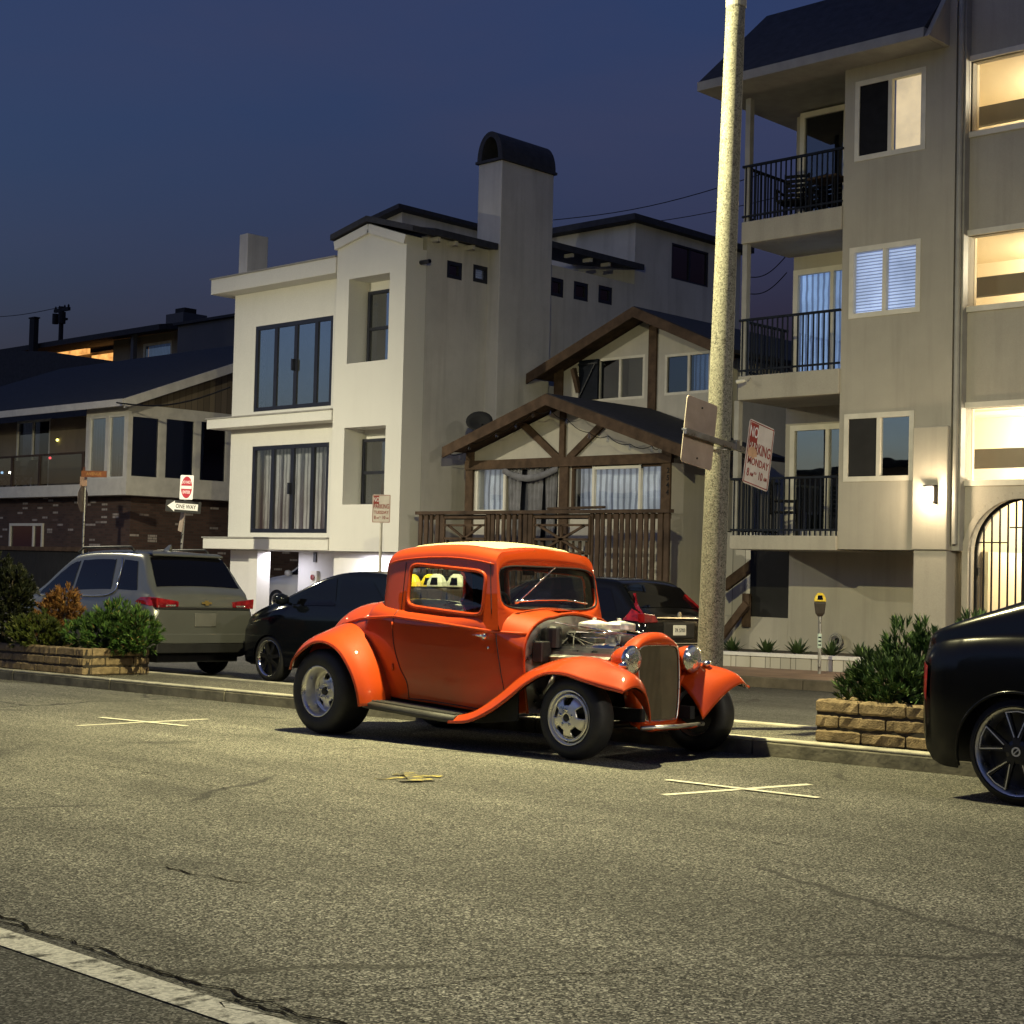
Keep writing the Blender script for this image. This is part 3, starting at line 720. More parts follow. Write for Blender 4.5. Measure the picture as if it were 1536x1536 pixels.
for u in (706, 1001): xx = X(u, 720, YL); m.box(xx - .11, xx + .11, YL - .06, YL - .002, .42, zbm + .3)
m.box(xw0 - .05, xw1 + .05, YL - .10, YL - .003, zbm - .10, zbm + .10)
xx = X(848, 720, YL); m.box(xx - .12, xx + .12, YL - .065, YL - .002, .42, zbm - .1)
xx = X(846, 640, YL); m.box(xx - .07, xx + .07, YL - .07, YL - .002, zbm + .1, Z(846, 606, YL))
for a, b in (((781, 632), (838, 688)), ((903, 637), (853, 688))):
    p, q = at(*a, YL - .04), at(*b, YL - .04); m.bar(p, q, .07, .15, (0, 1, 0)) if False else m.bar(p, q, .15, .07, (0, 1, 0))
m.build('timber', 'timber_brown', bh)
window(bh, 'y', YL + .03, *win_l, fw=.05, frame='trim_white', glass='pane_clear', back='curtain_glow', deep=.25)
window(bh, 'y', YL + .03, *win_r, fw=.05, frame='timber_brown', glass='pane_clear', back='curtain_glow', deep=.3)
xa, xb_ = X(889, 730, YL), X(962, 730, YL); q = MB()
for a, b in ((xa, xa + .06), (xb_ - .06, xb_)): q.box(a, b, YL - .025, YL + .05, win_r[2], win_r[3])
q.box(xa, xb_, YL - .024, YL + .05, win_r[3] - .08, win_r[3] - .02); q.build('window_frame', 'trim_white', bh)
m = MB(); m.box(door[0], door[1], YL + .12, YL + .18, door[2], door[3]); dr = m.build('door', 'frame_dark', bh)
m = MB(); r4 = random.Random(2)
for a, b in ((.02, .30), (.40, .72), (.74, .98)):
    A = door[0] + (door[1] - door[0]) * a; B = door[0] + (door[1] - door[0]) * b; rows = []
    for z in (door[2] + .1, (door[2] + door[3]) / 2, door[3] + .02):
        k = .14 if z < door[3] - .3 else 0
        rows.append([(A + (B - A) * t + k * (.5 - t) * (1 if z > 1.4 else .4), YL + .02 + .03 * math.sin(t * 22), z) for t in [j / 16 for j in range(17)]])
    m.grid(rows)
m.build('door_curtain', 'curtain_grey', bh, sm=True)
m = MB(); m.grid([[(door[0] - .05 + (door[1] - door[0] + .1) * t, YL - .08 - .04 * math.sin(PI * t), door[3] + .06 - k - .20 * math.sin(PI * t)) for t in [j / 14 for j in range(15)]] for k in (0, .14)]); m.build('fabric_valance', 'curtain_grey', bh, sm=True, solid=.01)
def gable(parent, pk, le, re_, yf, yb, th=.20):
    """front-facing gable roof; le/re_ are the eave tips of the rake, yf front edge"""
    m = MB()
    for e in (le, re_):
        m.add([(p.x, y, p.z + k) for p in (pk, e) for y in (yf + .05, yb) for k in (-.02, .05)],
              [(0, 1, 3, 2), (4, 6, 7, 5), (0, 4, 5, 1), (2, 3, 7, 6), (1, 5, 7, 3), (0, 2, 6, 4)])
    r = m.build('roof', 'roof_black', parent)
    m = MB()
    for e in (le, re_):
        m.add([(p.x, y, p.z + k) for p in (pk, e) for y in (yf, yf + .048) for k in (-th, .035)],
              [(0, 1, 3, 2), (4, 6, 7, 5), (0, 4, 5, 1), (2, 3, 7, 6), (1, 5, 7, 3), (0, 2, 6, 4)])
    m.build('rake_board', 'timber_brown', r)
    m = MB()
    for e in (le, re_):
        m.add([(p.x, y, p.z + k) for p in (pk, e) for y in (yf + .05, yb) for k in (-.05, -.022)],
              [(0, 1, 3, 2), (4, 6, 7, 5), (0, 4, 5, 1), (2, 3, 7, 6), (1, 5, 7, 3), (0, 2, 6, 4)])
    m.build('soffit', 'timber_brown', r)
gable(bh, pk, le, re_ + V((.35, 0, -.12)), YR, YU)
upk, ule, ure = at(949, 462, YUR), at(789, 563, YUR), at(1100, 527, YUR)
uw0, uw1 = X(835, 560, YU), X(1098, 560, YU)
ua = (X(896, 560, YU), X(967, 560, YU), Z(930, 600, YU), Z(930, 535, YU)); ub = (X(997, 560, YU), X(1066, 560, YU), Z(1030, 591, YU), Z(1030, 529, YU))
uc = (X(1021, 750, YU), X(1055, 750, YU), Z(1040, 799, YU), Z(1040, 700, YU))
m = MB(); zl = min(ule.z, ure.z)
def utop(x): return upk.z - .1 - ((upk.z - ule.z) * (upk.x - x) / (upk.x - ule.x) if x < upk.x else (upk.z - ure.z) * (x - upk.x) / (ure.x - upk.x))
cuts = sorted({uw0, uw1, upk.x, *ua[:2], *ub[:2], *uc[:2]})
for a, b in zip(cuts, cuts[1:]):
    z = gzb - .3
    for h in sorted([h for h in (ua, ub, uc) if h[0] - .001 < a and b < h[1] + .001], key=lambda h: h[2]):
        m.poly([(a, YU, z), (b, YU, z), (b, YU, h[2]), (a, YU, h[2])]); z = h[3]
    m.poly([(a, YU, z), (b, YU, z), (b, YU, utop(b)), (a, YU, utop(a))])
m.box(uw0, uw0 + .2, YU + .2, 34, 2.5, zl + .4); m.box(uw1 - .2, uw1, YU + .2, 34, gzb - .3, ure.z)
m.build('upper_wall', 'stucco_gable', bh)
gable(bh, upk, ule, ure, YUR, 34)
m = MB(); xx = X(980, 560, YU); m.box(xx - .11, xx + .11, YU - .06, YU - .002, 4.2, Z(980, 488, YU)); m.build('timber', 'timber_brown', bh)
m = MB(); xx = uw0 + .1; m.box(xx - .13, xx + .13, YU - .06, YU - .002, 4.2, zl + .45)
m.build('timber', 'timber_brown', bh)
for a, b in (((860, 553), (868, 588)), ((1092, 535), (1083, 585))):
    p, q = at(*a, YU - .3), at(*b, YU - .05); m = MB(); m.bar(p, q, .1, .12); m.build('eave_brace', 'timber_brown', bh)
window(bh, 'y', YU + .03, *ua, fw=.06, frame='trim_cream', glass='pane_reflect', back='room_dark', mull=(.48,), deep=.2)
window(bh, 'y', YU + .03, *ub, fw=.06, frame='trim_cream', glass='pane_dark', mull=(.52,), deep=.2, halves=('room_dark', 'blind_blue'))
window(bh, 'y', YU + .03, *uc, fw=.05, frame='trim_grey', glass='pane_dark', back='room_dark', mull=(.66,), deep=.2)
p0, p1 = at(868, 541, YU - .08), at(895, 598, YU - .08); m = MB(); m.box(p0.x, p1.x, YU - .07, YU - .005, p1.z, p0.z); sh = m.build('shutter', 'iron_blue', bh)
m = MB(); m.bar((p0.x + .05, YU - .085, p1.z + .05), (p1.x - .05, YU - .085, p0.z - .1), .03, .06, (0, 1, 0)); m.bar((p0.x, YU - .085, p0.z - .1), (p1.x, YU - .085, p0.z - .1), .03, .05, (0, 1, 0)); m.build('shutter_brace', 'frame_dark', sh)
for i, ch_ in enumerate('2544'):
    p = at(1001 - i * .45, 706 + i * 11, YL - .07)
    text(ch_, 'house_number', 'iron_black', bh, .15, Matrix.Translation((p.x + .02, YL - .068, p.z)) @ Matrix.Rotation(PI / 2, 4, 'X'))
m = MB(); m.box(-18.2, -17.2, 25.2, 26.6, gzb - .2, Z(1030, 800, 26)); m.build('side_block_wall', 'wall_block', bh)
# satellite dish on the left eave
p = at(719, 632, 24.0)
dish = thing('satellite_dish', 'small dark satellite dish on the cottage roof beside the white chimney wall', 'satellite dish', (p.x, 24.0, p.z - .35))
m = MB(); m.lathe([(0, .10), (.10, .09), (.2, .05), (.30, 0), (.30, -.012), (.2, .035), (0, .085)], (p.x, 24.0, p.z), (-.5, .6, -.62), 20); m.build('reflector', 'void_dark', dish, sm=True)
m = MB(); m.tube([(p.x + .05, 24.05, p.z - .35), (p.x + .03, 24.05, p.z - .05)], .02); m.build('mast', 'iron_black', dish)
# string of bulbs along the gable
sl = thing('string_lights', 'unlit string of bulbs looped along the cottage gable', 'string lights', (pk.x, YR + .1, zbm))
pts = [(666, 681), (690, 687), (704, 672), (745, 654), (774, 640), (800, 622), (826, 621), (850, 634), (884, 655), (912, 660), (945, 672), (978, 675), (990, 676)]
P3 = [at(u, v - 6, YR + .15) for u, v in pts]; cab = []
for a, b in zip(P3, P3[1:]):
    for k in range(5): t = k / 5; cab.append(a + (b - a) * t - V((0, 0, .07 * math.sin(PI * t))))
m = MB(); m.tube(cab, .008, 5); m.build('cable', 'iron_black', sl)
for q in P3:
    m = MB(); m.lathe([(.012, 0), (.016, -.04), (.034, -.09), (.03, -.12), (0, -.135)], q, (0, 0, 1), 8); m.build('bulb', 'pane_clear', sl, sm=True)
# ------------------------------------------------------------------ apartment block
YA, YC_ = 22.5, 24.0
ap = thing('apartment_building', 'beige three-storey apartment block with iron balconies and lit stairwell openings', 'apartment building', (-13.5, YA, g(-13, 22)))
gza = g(-13, 22) + .10
xA0 = X(1259, 640, YA); xB = X(1371, 820, YA); xP = X(1424, 820, YA); xL = X(1108, 600, YA); xL1 = X(1096, 812, YA)
zsof = Z(1200, 823, YA); TOP = 13.2
wins = []
for (tl, br) in (((1267, 619), (1370, 727)), ((1275, 370), (1380, 474)), ((1284, 121), (1388, 230))):
    a, b = at(*tl, YA), at(*br, YA); wins.append((a.x, b.x, b.z + .07, a.z - .03))
e0, e1 = at(1047, 124, 21.85), at(1386, 62, 21.85); xE = min(e1.x + .05, xP - .05)
m = MB(); holed(m, 'y', xA0, xE, zsof, e0.z - .01, YA, YA + .2, wins); holed(m, 'y', xE, xP, zsof, TOP, YA, YA + .2, [])
m.box(xA0, xA0 + .2, YA + .2, YC_ + .2, zsof, 10.4)
m.build('front_wall', 'stucco_apt', ap)
names = [dict(glass='pane_reflect', back='room_dark'), dict(glass='pane_clear', back='blind_lit'), dict(glass='pane_clear', halves=('room_dark', 'glow_warm'))]
for i_, (w, k) in enumerate(zip(wins, names)):
    wn_ = window(ap, 'y', YA + .02, *w, fw=.085, mw=.07, frame='trim_cream', mull=(.5,), deep=.16, proud=.035, **k)
for i_ in (0, 2):
    w = wins[i_]; q = MB(); q.box(w[0] + .085, (w[0] + w[1]) / 2 - .036, YA + .004, YA + .010, w[2] + .085, w[3] - .085); q.build('insect_screen', 'iron_black' if i_ == 2 else 'void_dark', ap)
# lower pilaster, pier and recessed wall
m = MB(); m.box(xB, xP - .002, YA - .10, YA - .003, zsof, Z(1400, 640, YA)); m.box(xB + .02, xP - .02, YA - .06, YA + .5, gza - .3, zsof - .002); m.build('pier', 'stucco_apt', ap, bevel=.02)
xv = X(1183, 880, 24.1)
m = MB(); m.box(xv, xB + .05, 24.1, 24.3, gza - .3, zsof - .003)
m.box(X(1085, 950, 24.1) - .4, xv - .003, 24.1, 24.3, gza - .3, Z(1130, 925, 24.1)); m.build('recess_wall', 'stucco_apt_low', ap)
m = MB(); m.box(xL1 + .02, xB + .2, YA + .01, 24.4, zsof, zsof + .16); m.build('overhang_soffit', 'stucco_apt', ap)
m = MB(); xx = X(1113, 950, 24.05); m.box(xx, xx + .16, 24.03, 24.098, Z(1113, 940, 24.05), Z(1113, 890, 24.05)); m.bar(at(1080, 958, 23.9), at(1120, 905, 23.9), .08, .14); m.bar(at(1086, 880, 24.6), at(1150, 832, 24.6), .1, .2); m.build('stair_timber', 'timber_brown', ap)
m = MB(); m.box(X(1126, 880, 24.2), xv - .004, 24.18, 24.26, Z(1130, 925, 24.1) - .1, zsof - .004); m.build('passage_dark_panel', 'void_dark', ap)  # black panel added in place of the shade inside the open passage
m = MB(); m.box(X(1076, 880, 25.6), X(1140, 880, 25.6), 25.6, 25.7, gza - .3, zsof + .4); m.build('passage_dark_sheet', 'void_dark', ap)  # second black sheet standing in for the darkness beside the building
m = MB(); m.box(X(1050, 880, 27.2), xv, 27.2, 27.4, gza - .3, zsof); m.build('passage_dark_backing', 'void_dark', ap)  # black surface stands in for the unlit depth of the passage
# balconies
slabs = [(Z(1103, 803, YA), Z(1103, 824, YA), xL1), (Z(1108, 565, YA), Z(1108, 601, YA), xL), (Z(1115, 334, YA), Z(1113, 367, YA), X(1114, 340, YA))]
for i, (zt, zb, x0) in enumerate(slabs):
    m = MB(); m.box(x0, xA0 - .002, YA - .04, YC_ - .002, zb, zt); m.build('balcony_slab', 'stucco_apt_low' if i == 0 else 'stucco_apt', ap, bevel=.015)
    znext = slabs[i + 1][1] if i < 2 else Z(1130, 146, YA)
    # back wall with a sliding door
    xd_ = [(X(1184, 700, YC_), X(1256, 700, YC_)), (X(1189, 460, YC_), X(1262, 460, YC_)), (X(1199, 250, YC_), X(1268, 250, YC_))][i]
    ztd = [Z(1215, 637, YC_), Z(1220, 402, YC_), Z(1220, 166, YC_)][i]
    xbk = x0 + .12
    dh = (xd_[0], xA0 + .15, zt + .03, ztd)
    m = MB(); holed(m, 'y', xbk, xA0 + .19, zt, znext, YC_, YC_ + .2, [(dh[0], min(dh[1], xA0 + .18), dh[2], dh[3])]); m.build('balcony_wall', 'stucco_apt', ap)
    window(ap, 'y', YC_ + .03, dh[0], min(dh[1], xA0 + .18), dh[2], dh[3], fw=.10, mw=.07, frame='trim_cream', glass=('pane_reflect', 'pane_clear', 'pane_dark')[i],
           back=('curtain_grey', 'blind_blue', 'room_dark')[i], mull=((X((1243, 1246, 1262)[i], 500, YC_) - dh[0]) / (xA0 + .15 - dh[0]),), deep=.25, name='sliding_door')
    m = MB(); m.box(x0 + .02, x0 + .12, YA, YA + .12, zt, znext); m.build('balcony_post', 'trim_grey', ap)
    # iron railing round two sides
    zr = zt + 1.02; m = MB(); m.box(x0 - .01, xA0 - .01, YA - .03, YA + .02, zr - .04, zr); m.box(x0 - .01, xA0 - .01, YA - .02, YA + .01, zt + .08, zt + .115)
    m.box(x0 - .01, x0 + .04, YA + .022, YC_ - .01, zr - .04, zr); m.box(x0, x0 + .03, YA + .02, YC_ - .01, zt + .08, zt + .115)
    x = x0 + .06
    while x < xA0 - .02: m.box(x - .011, x + .011, YA - .016, YA + .006, zt + .002, zr - .04); x += .105
    y = YA + .12
    while y < YC_ - .05: m.box(x0 + .004, x0 + .026, y - .011, y + .011, zt + .002, zr - .04); y += .105
    m.build('balcony_railing', 'iron_blue', ap)
# mansard roof over the balcony bay
e0, e1 = at(1047, 124, 21.85), at(1386, 62, 21.85); t0, t1 = at(1150, 24, 23.2), at(1400, -20, 23.2)
ze = e0.z; zt_ = t0.z
m = MB(); m.add([(e0.x, 21.85, ze), (e1.x, 21.85, ze), (e1.x, 23.2, zt_), (t0.x, 23.2, zt_), (e0.x, 25.5, ze), (t0.x, 25.5, zt_), (e1.x, 25.5, zt_), (e1.x, 25.5, ze)],
              [(0, 1, 2, 3), (0, 3, 5, 4), (3, 2, 6, 5), (1, 7, 6, 2)]); m.build('mansard_roof', 'roof_slate', ap)
m = MB(); m.box(e0.x, e1.x, 21.83, 25.5, ze - .16, ze - .002); m.build('eave_soffit', 'trim_grey', ap)
m = MB(); m.add([(e1.x + .012, 21.83, ze - .16), (e1.x + .012, YA - .002, ze - .16), (e1.x + .012, YA - .002, ze + .75), (e1.x + .1, 21.83, ze - .16), (e1.x + .1, YA - .002, ze - .16), (e1.x + .1, YA - .002, ze + .75)],
              [(0, 1, 2), (5, 4, 3), (0, 3, 4, 1), (1, 4, 5, 2), (2, 5, 3, 0)]); m.build('roof_end_wall', 'stucco_apt', ap)
# downpipe and the stair tower to its right
m = MB(); m.tube([(xP + .07, YA + .02, zsof + .1), (xP + .07, YA + .02, TOP)], .045, 10); m.box(xP + .002, xP + .14, YA + .06, YA + .3, zsof, TOP); m.build('downpipe', 'trim_grey', ap, sm=False)
YS = 22.72
xs1 = X(1446, 800, YS); XR = -6.5
op = []
for a, b in (((1457, 93), (1455, 199)), ((1450, 355), (1447, 461)), ((1442, 613), (1440, 721))):
    p, q = at(*a, YS), at(*b, YS); op.append((p.x, p.x + 2.6, q.z, p.z))
# arch
ac = X(1531, 800, YS); ar = ac - X(1449, 830, YS); az = Z(1449, 830, YS); atop = Z(1531, 743, YS)
m = MB(); holed(m, 'y', xP + .141, XR, op[2][2] - .12, TOP, YS, YS + .2, op); zz0 = op[2][2] - .12
arc = [(ac - ar * math.cos(PI * k / 24), az + (atop - az) * math.sin(PI * k / 24)) for k in range(25)]
for y in (YS, YS + .5):
    m.poly([(xP + .141, y, gza - .3), (arc[0][0], y, gza - .3), (arc[0][0], y, az), (xP + .141, y, az)])
    m.poly([(arc[-1][0], y, gza - .3), (XR, y, gza - .3), (XR, y, az), (arc[-1][0], y, az)])
    for a, b in zip(arc, arc[1:]): m.poly([(a[0], y, a[1]), (b[0], y, b[1]), (b[0], y, zz0), (a[0], y, zz0)])
    m.poly([(xP + .141, y, az), (arc[0][0], y, az), (arc[0][0], y, zz0), (xP + .141, y, zz0)]); m.poly([(arc[-1][0], y, az), (XR, y, az), (XR, y, zz0), (arc[-1][0], y, zz0)])
for a, b in zip([(arc[0][0], gza - .3)] + arc, arc + [(arc[-1][0], gza - .3)]): m.poly([(a[0], YS, a[1]), (b[0], YS, b[1]), (b[0], YS + .5, b[1]), (a[0], YS + .5, a[1])])
m.build('stair_tower_wall', 'stucco_apt_dark' if False else 'stucco_apt', ap)
m = MB()
for a, b in zip([(arc[0][0], gza)] + arc, arc + [(arc[-1][0], gza)]): m.bar((a[0], YS - .015, a[1]), (b[0], YS - .015, b[1]), .05, .10, (0, 1, 0)) if False else m.bar((a[0], YS - .015, a[1]), (b[0], YS - .015, b[1]), .10, .05, (0, 1, 0))
m.build('arch_trim', 'stucco_apt', ap)
for o_ in op:
    m = MB()
    for a, b, c, d in ((o_[0] - .09, o_[1] + .09, o_[2] - .09, o_[2]), (o_[0] - .09, o_[1] + .09, o_[3], o_[3] + .09), (o_[0] - .09, o_[0], o_[2], o_[3]), (o_[1], o_[1] + .09, o_[2], o_[3])): m.box(a, b, YS - .04, YS + .06, c, d)
    m.build('opening_frame', 'trim_cream', ap)
xq0 = xA0 + .21; m = MB(); m.box(xq0, XR, 25.4, 25.6, gza - .3, TOP); m.box(xq0, xq0 + .15, YS + .21, 25.4, zsof, TOP); m.box(xq0 + .16, xP + .14, YS + .22, YS + .30, zsof, TOP); m.box(xP + .15, xP + .3, YS + .51, 25.4, gza - .3, zsof); m.box(XR - .15, XR, YS + .21, 25.4, gza - .3, TOP)
m.build('stairwell_wall', 'stair_cream', ap)
m = MB()
for o_ in op: m.box(xq0 + .16, XR - .15, YS + .51, 25.4, o_[3] + .12, o_[3] + .28)
m.build('landing', 'stair_cream', ap)
m = MB()
for o_, dz in zip(op, (.55, .44, .30)): m.box(xq0 + .17, XR - .2, 24.2, 24.3, o_[2] + dz, o_[2] + dz + .33)
m.build('landing_beam', 'stucco_grey', ap)
# entrance gate
gt = thing('iron_gate', 'black iron gate of vertical bars in the lit stair arch', 'gate', (ac, YS + .3, gza))
m = MB(); yg = YS + .22; r_ = ar - .06
for a, b in zip([(arc[0][0], gza)] + arc, arc + [(arc[-1][0], gza)]):
    s_ = lambda p: (ac + (p[0] - ac) * .93, yg, az + (p[1] - az) * .96 if p[1] > az else p[1]); m.bar(s_(a), s_(b), .05, .045, (0, 1, 0))
x = ac - ar * .93 + .13
while x < ac + ar * .9:
    hh = az + (atop - az) * .95 * math.sqrt(max(0, 1 - ((x - ac) / (ar * .93)) ** 2)); m.box(x - .012, x + .012, yg - .012, yg + .012, gza, hh); x += .135
m.build('bars', 'iron_black', gt)
m = MB(); m.box(ac - .07, ac + .07, yg - .03, yg + .03, gza, atop - .06); m.build('centre_post', 'iron_black', gt)
m = MB()
for z, a, b in ((az + .18, ac - ar * .92, ac - ar * .35), (az + .42, ac - ar * .3, ac)): m.box(a, b, yg - .03, yg - .014, z - .01, z + .01)
m.build('crossbar', 'iron_black', gt)
m = MB(); m.box(arc[0][0] + .05, arc[0][0] + .12, yg - .04, yg + .04, az - .35, az - .22); m.build('hinge', 'iron_black', gt)
m = MB(); p = V((ac + .1, yg - .05, Z(1531, 865, YS))); m.lathe([(0, -.04), (.03, -.03), (.04, 0), (.03, .03), (0, .04)], p, (0, 1, 0), 12); m.build('knob', 'chrome', gt, sm=True)
# wall lantern
p = at(1393, 742, YA - .2)
wl = thing('wall_lantern', 'lit white wall lantern on the beige pier beside the arch', 'wall lamp', (p.x, YA - .1, p.z))
m = MB(); m.box(p.x - .07, p.x + .07, YA - .21, YA - .11, p.z - .10, p.z + .12); m.build('lamp_shade', 'sconce_glow', wl, bevel=.02)
m = MB(); m.box(p.x + .09, p.x + .11, YA - .23, YA - .101, p.z - .15, p.z + .15); m.box(p.x - .09, p.x + .11, YA - .23, YA - .101, p.z + .135, p.z + .155); m.build('bracket', 'iron_black', wl)
cm = thing('security_camera', 'small security camera under the middle balcony corner', 'camera', at(1117, 571, YA - .15))
p = at(1117, 571, YA - .15); m = MB(); m.lathe([(.03, 0), (.035, .05), (.035, .16), (0, .17)], p, (-.5, -.8, -.2), 10); m.build('camera_body', 'trim_white', cm, sm=True); m = MB(); m.tube([p + V((.02, .05, 0)), p + V((.05, .12, .07))], .012, 6); m.build('mount', 'trim_grey', cm)
# chairs, table on the top balcony, bike-like trainer on the lowest
def patio_chair(loc, rz, label):
    M = Matrix.Translation(loc) @ Matrix.Rotation(rz, 4, 'Z'); t = thing('patio_chair', label, 'chair', M, 'dark chairs on the balconies')
    m = MB(); m.box(-.24, .24, -.24, .24, .42, .45); m.build('seat', 'iron_black', t, local=True)
    m = MB()
    for k in range(6): m.box(-.22, .22, .22, .25, .52 + k * .085, .575 + k * .085)
    for s in (-.23, .21): m.box(s, s + .03, .215, .255, .4, 1.02)
    m.build('backrest', 'iron_black', t, local=True)
    for a in (-.23, .20):
        for b in (-.23, .20): m = MB(); m.box(a, a + .03, b, b + .03, 0, .42); m.build('leg', 'iron_black', t, local=True)
    for s in (-.25, .23): m = MB(); m.box(s, s + .03, -.22, .22, .62, .65); m.box(s, s + .03, -.22, -.19, .45, .62); m.build('armrest', 'iron_black', t, local=True)
z3 = slabs[2][0]; z1 = slabs[0][0]
patio_chair((X(1190, 280, 23.3), 23.3, z3), .3, 'dark slatted patio chair on the top balcony, left of the table')
patio_chair((X(1213, 280, 23.6), 23.6, z3), -.2, 'dark slatted patio chair against the top balcony door')
t = thing('patio_table', 'small wooden-topped table behind the top balcony railing', 'table', (X(1243, 280, 23.1), 23.1, z3)); a = t.location
m = MB(); m.box(a.x - .3, a.x + .3, 22.85, 23.35, z3 + .66, z3 + .70); m.build('tabletop', 'timber_picket', t)
for s in (-.27, .24):
    for q in (22.88, 23.29): m = MB(); m.box(a.x + s, a.x + s + .03, q, q + .03, z3, z3 + .66); m.build('leg', 'iron_black', t)
patio_chair((X(1178, 730, 23.2), 23.2, z1), 2.2, 'dark patio chair on the lowest balcony')
# planter bed with agaves in front of it
pw = thing('planter_wall', 'low white block planter wall along the pavement', 'planter', (-13.5, 21.75, g(-13, 21) + .15))
m = MB()
x = -19.0
while x < -7.2:
    w = .40; m.add([(a, b, g(a, 21.75) + .146 + c) for c in (-.05, .19) for b in (21.72, 21.92) for a in (x + .006, x + w - .006)], [(0, 2, 3, 1), (4, 5, 7, 6), (0, 1, 5, 4), (2, 6, 7, 3), (0, 4, 6, 2), (1, 3, 7, 5)]); x += w
m.build('block_wall', 'wall_block', pw, bevel=.01)
m = MB(); m.add([(a, b, g(a, 21.75) + .146 + c) for c in (.192, .245) for b in (21.70, 21.94) for a in (-19, -7.2)], [(0, 2, 3, 1), (4, 5, 7, 6), (0, 1, 5, 4), (2, 6, 7, 3), (0, 4, 6, 2), (1, 3, 7, 5)]); m.build('coping', 'stucco_lower', pw)
m = MB(); m.add([(a, b, g(a, 21.75) + c) for c in (.1, .34) for b in (21.95, 24.09) for a in (-19, -7.2)], [(0, 2, 3, 1), (4, 5, 7, 6), (0, 1, 5, 4), (2, 6, 7, 3), (0, 4, 6, 2), (1, 3, 7, 5)]); m.build('soil', 'soil', pw)
labs = ['first agave from the lamp post in the white planter bed', 'second agave from the lamp post in the white planter bed', 'agave just left of the parking meter in the white planter bed',
        'agave just right of the parking meter in the white planter bed', 'agave nearest the pine shrubs in the white planter bed', 'agave partly hidden by the pine shrubs in the white planter bed']
for (u, v, s), lb in zip(((1098, 968, .34), (1150, 968, .36), (1196, 970, .40), (1247, 976, .38), (1290, 980, .34), (1330, 985, .34)), labs):
    c = at(u, v, 22.4); c.z = g(c.x, 21.75) + .335; s *= .9; ra = random.Random(int(u))
    t = thing('agave', lb, 'agave', c, 'agaves in the planter bed')
    m = MB()
    for k in range(26):
        az_ = k * 2.39996 + ra.random() * .4; el = R(18 + 62 * (k / 26) ** .8 + ra.uniform(-6, 6)); L_n = s * ra.uniform(.85, 1.15); w = .035
        d = V((math.cos(az_) * math.cos(el), math.sin(az_) * math.cos(el), math.sin(el))); n = V((-math.sin(az_), math.cos(az_), 0)); rows = []
        for tt, ww in ((0, .6), (.35, 1), (.7, .7), (1, .04)):
            p = c + d * L_n * tt - V((0, 0, .10 * s * tt * tt)); rows.append([p - n * w * ww, p + V((0, 0, -.012 * ww)), p + n * w * ww])
        m.grid(rows)
    m.build('leaves', 'leaf_agave', t, sm=True, fix=False)
hz = thing('hose_reel', 'round grey hose reel on the wall behind the agaves', 'hose reel', at(1254, 961, 24.02))
p = at(1254, 961, 24.02); m = MB()
for r_ in (.10, .13): m.tube([(p.x + r_ * math.cos(a), 24.0, p.z + r_ * math.sin(a)) for a in [2 * PI * k / 20 for k in range(21)]], .018, 6)
m.build('hose', 'trim_grey', hz, sm=True); m = MB(); m.lathe([(.05, 0), (.05, .05), (0, .05)], (p.x, 24.09, p.z), (0, -1, 0), 10); m.build('hub', 'iron_black', hz)

# ------------------------------------------------------------------ brick-based house on the far corner
YH, XH = 24.0, -38.0
lh = thing('corner_house', 'dark two-storey house with a brick base and a glazed corner bay', 'house', (XH, YH, g(XH, 22)))
gzl = g(XH, 22); zb0, zb1 = Z(190, 742, YH), Z(190, 724, YH)
m = MB(); m.box(-52, XH - .45, YH + .45, 36, gzl - .4, zb0); m.build('brick_base', 'brick_red', lh)
m = MB(); m.box(-52, XH + .02, YH - .02, 36, zb0, zb1); m.build('floor_band', 'trim_cream', lh)
zev = Z(172, 607, YH)
# corner bay
m = MB(); xw = X(128, 680, YH)
wf = [(X(133, 680, YH), X(158, 680, YH)), (X(162, 680, YH), X(186, 680, YH))]
zwt, zwb = Z(160, 624, YH), Z(160, 718, YH)
holed(m, 'y', xw, XH, zb1, zev, YH, YH + .15, [(a, b, zwb, zwt) for a, b in wf])
sd = [(197, 622, 238, 720), (249, 626, 291, 723), (301, 630, 339, 726)]
hh = []
for u0, v0, u1, v1 in sd: p, q = atx(u0, v0, XH), atx(u1, v1, XH); hh.append((p.y, q.y, q.z + .03, p.z))
holed(m, 'x', YH + .151, 36, zb1, zev, XH, XH - .15, hh)
m.build('upper_wall', 'trim_cream', lh)
for a, b in wf: window(lh, 'y', YH + .04, a, b, zwb, zwt, fw=.05, frame='trim_white', glass='pane_reflect', back='curtain_pale', deep=.2)
for h in hh: window(lh, 'x', XH - .04, *h, fw=.04, frame='trim_cream', glass='pane_dark', back='void_dark', deep=.2)
m = MB(); ysl = 31.0; rk = atx(349, 549, XH); slope = (rk.z - zev) / (rk.y - (YH - .3))
zr_ = zev + slope * (ysl - YH + .3)
m.add([(XH + .02, YH, zev + .001), (XH + .02, 36, zev + .001), (XH + .02, ysl, zr_ - .1)], [(0, 1, 2)]); m.build('gable_siding', 'siding_brown', lh)
m = MB()
for y1, z1_ in ((YH - .45, zev - .06), (38.4, zev - .06)):
    m.add([(x_, y, z + k) for x_ in (-54, XH + .45) for (y, z) in ((y1, z1_), (ysl, zr_)) for k in (0, .12)], [(0, 1, 3, 2), (4, 6, 7, 5), (0, 4, 5, 1), (2, 3, 7, 6), (1, 5, 7, 3), (0, 2, 6, 4)])
rf = m.build('roof', 'roof_black', lh)
m = MB(); m.box(-54, XH + .45, YH - .50, YH - .452, zev - .14, zev + .06)
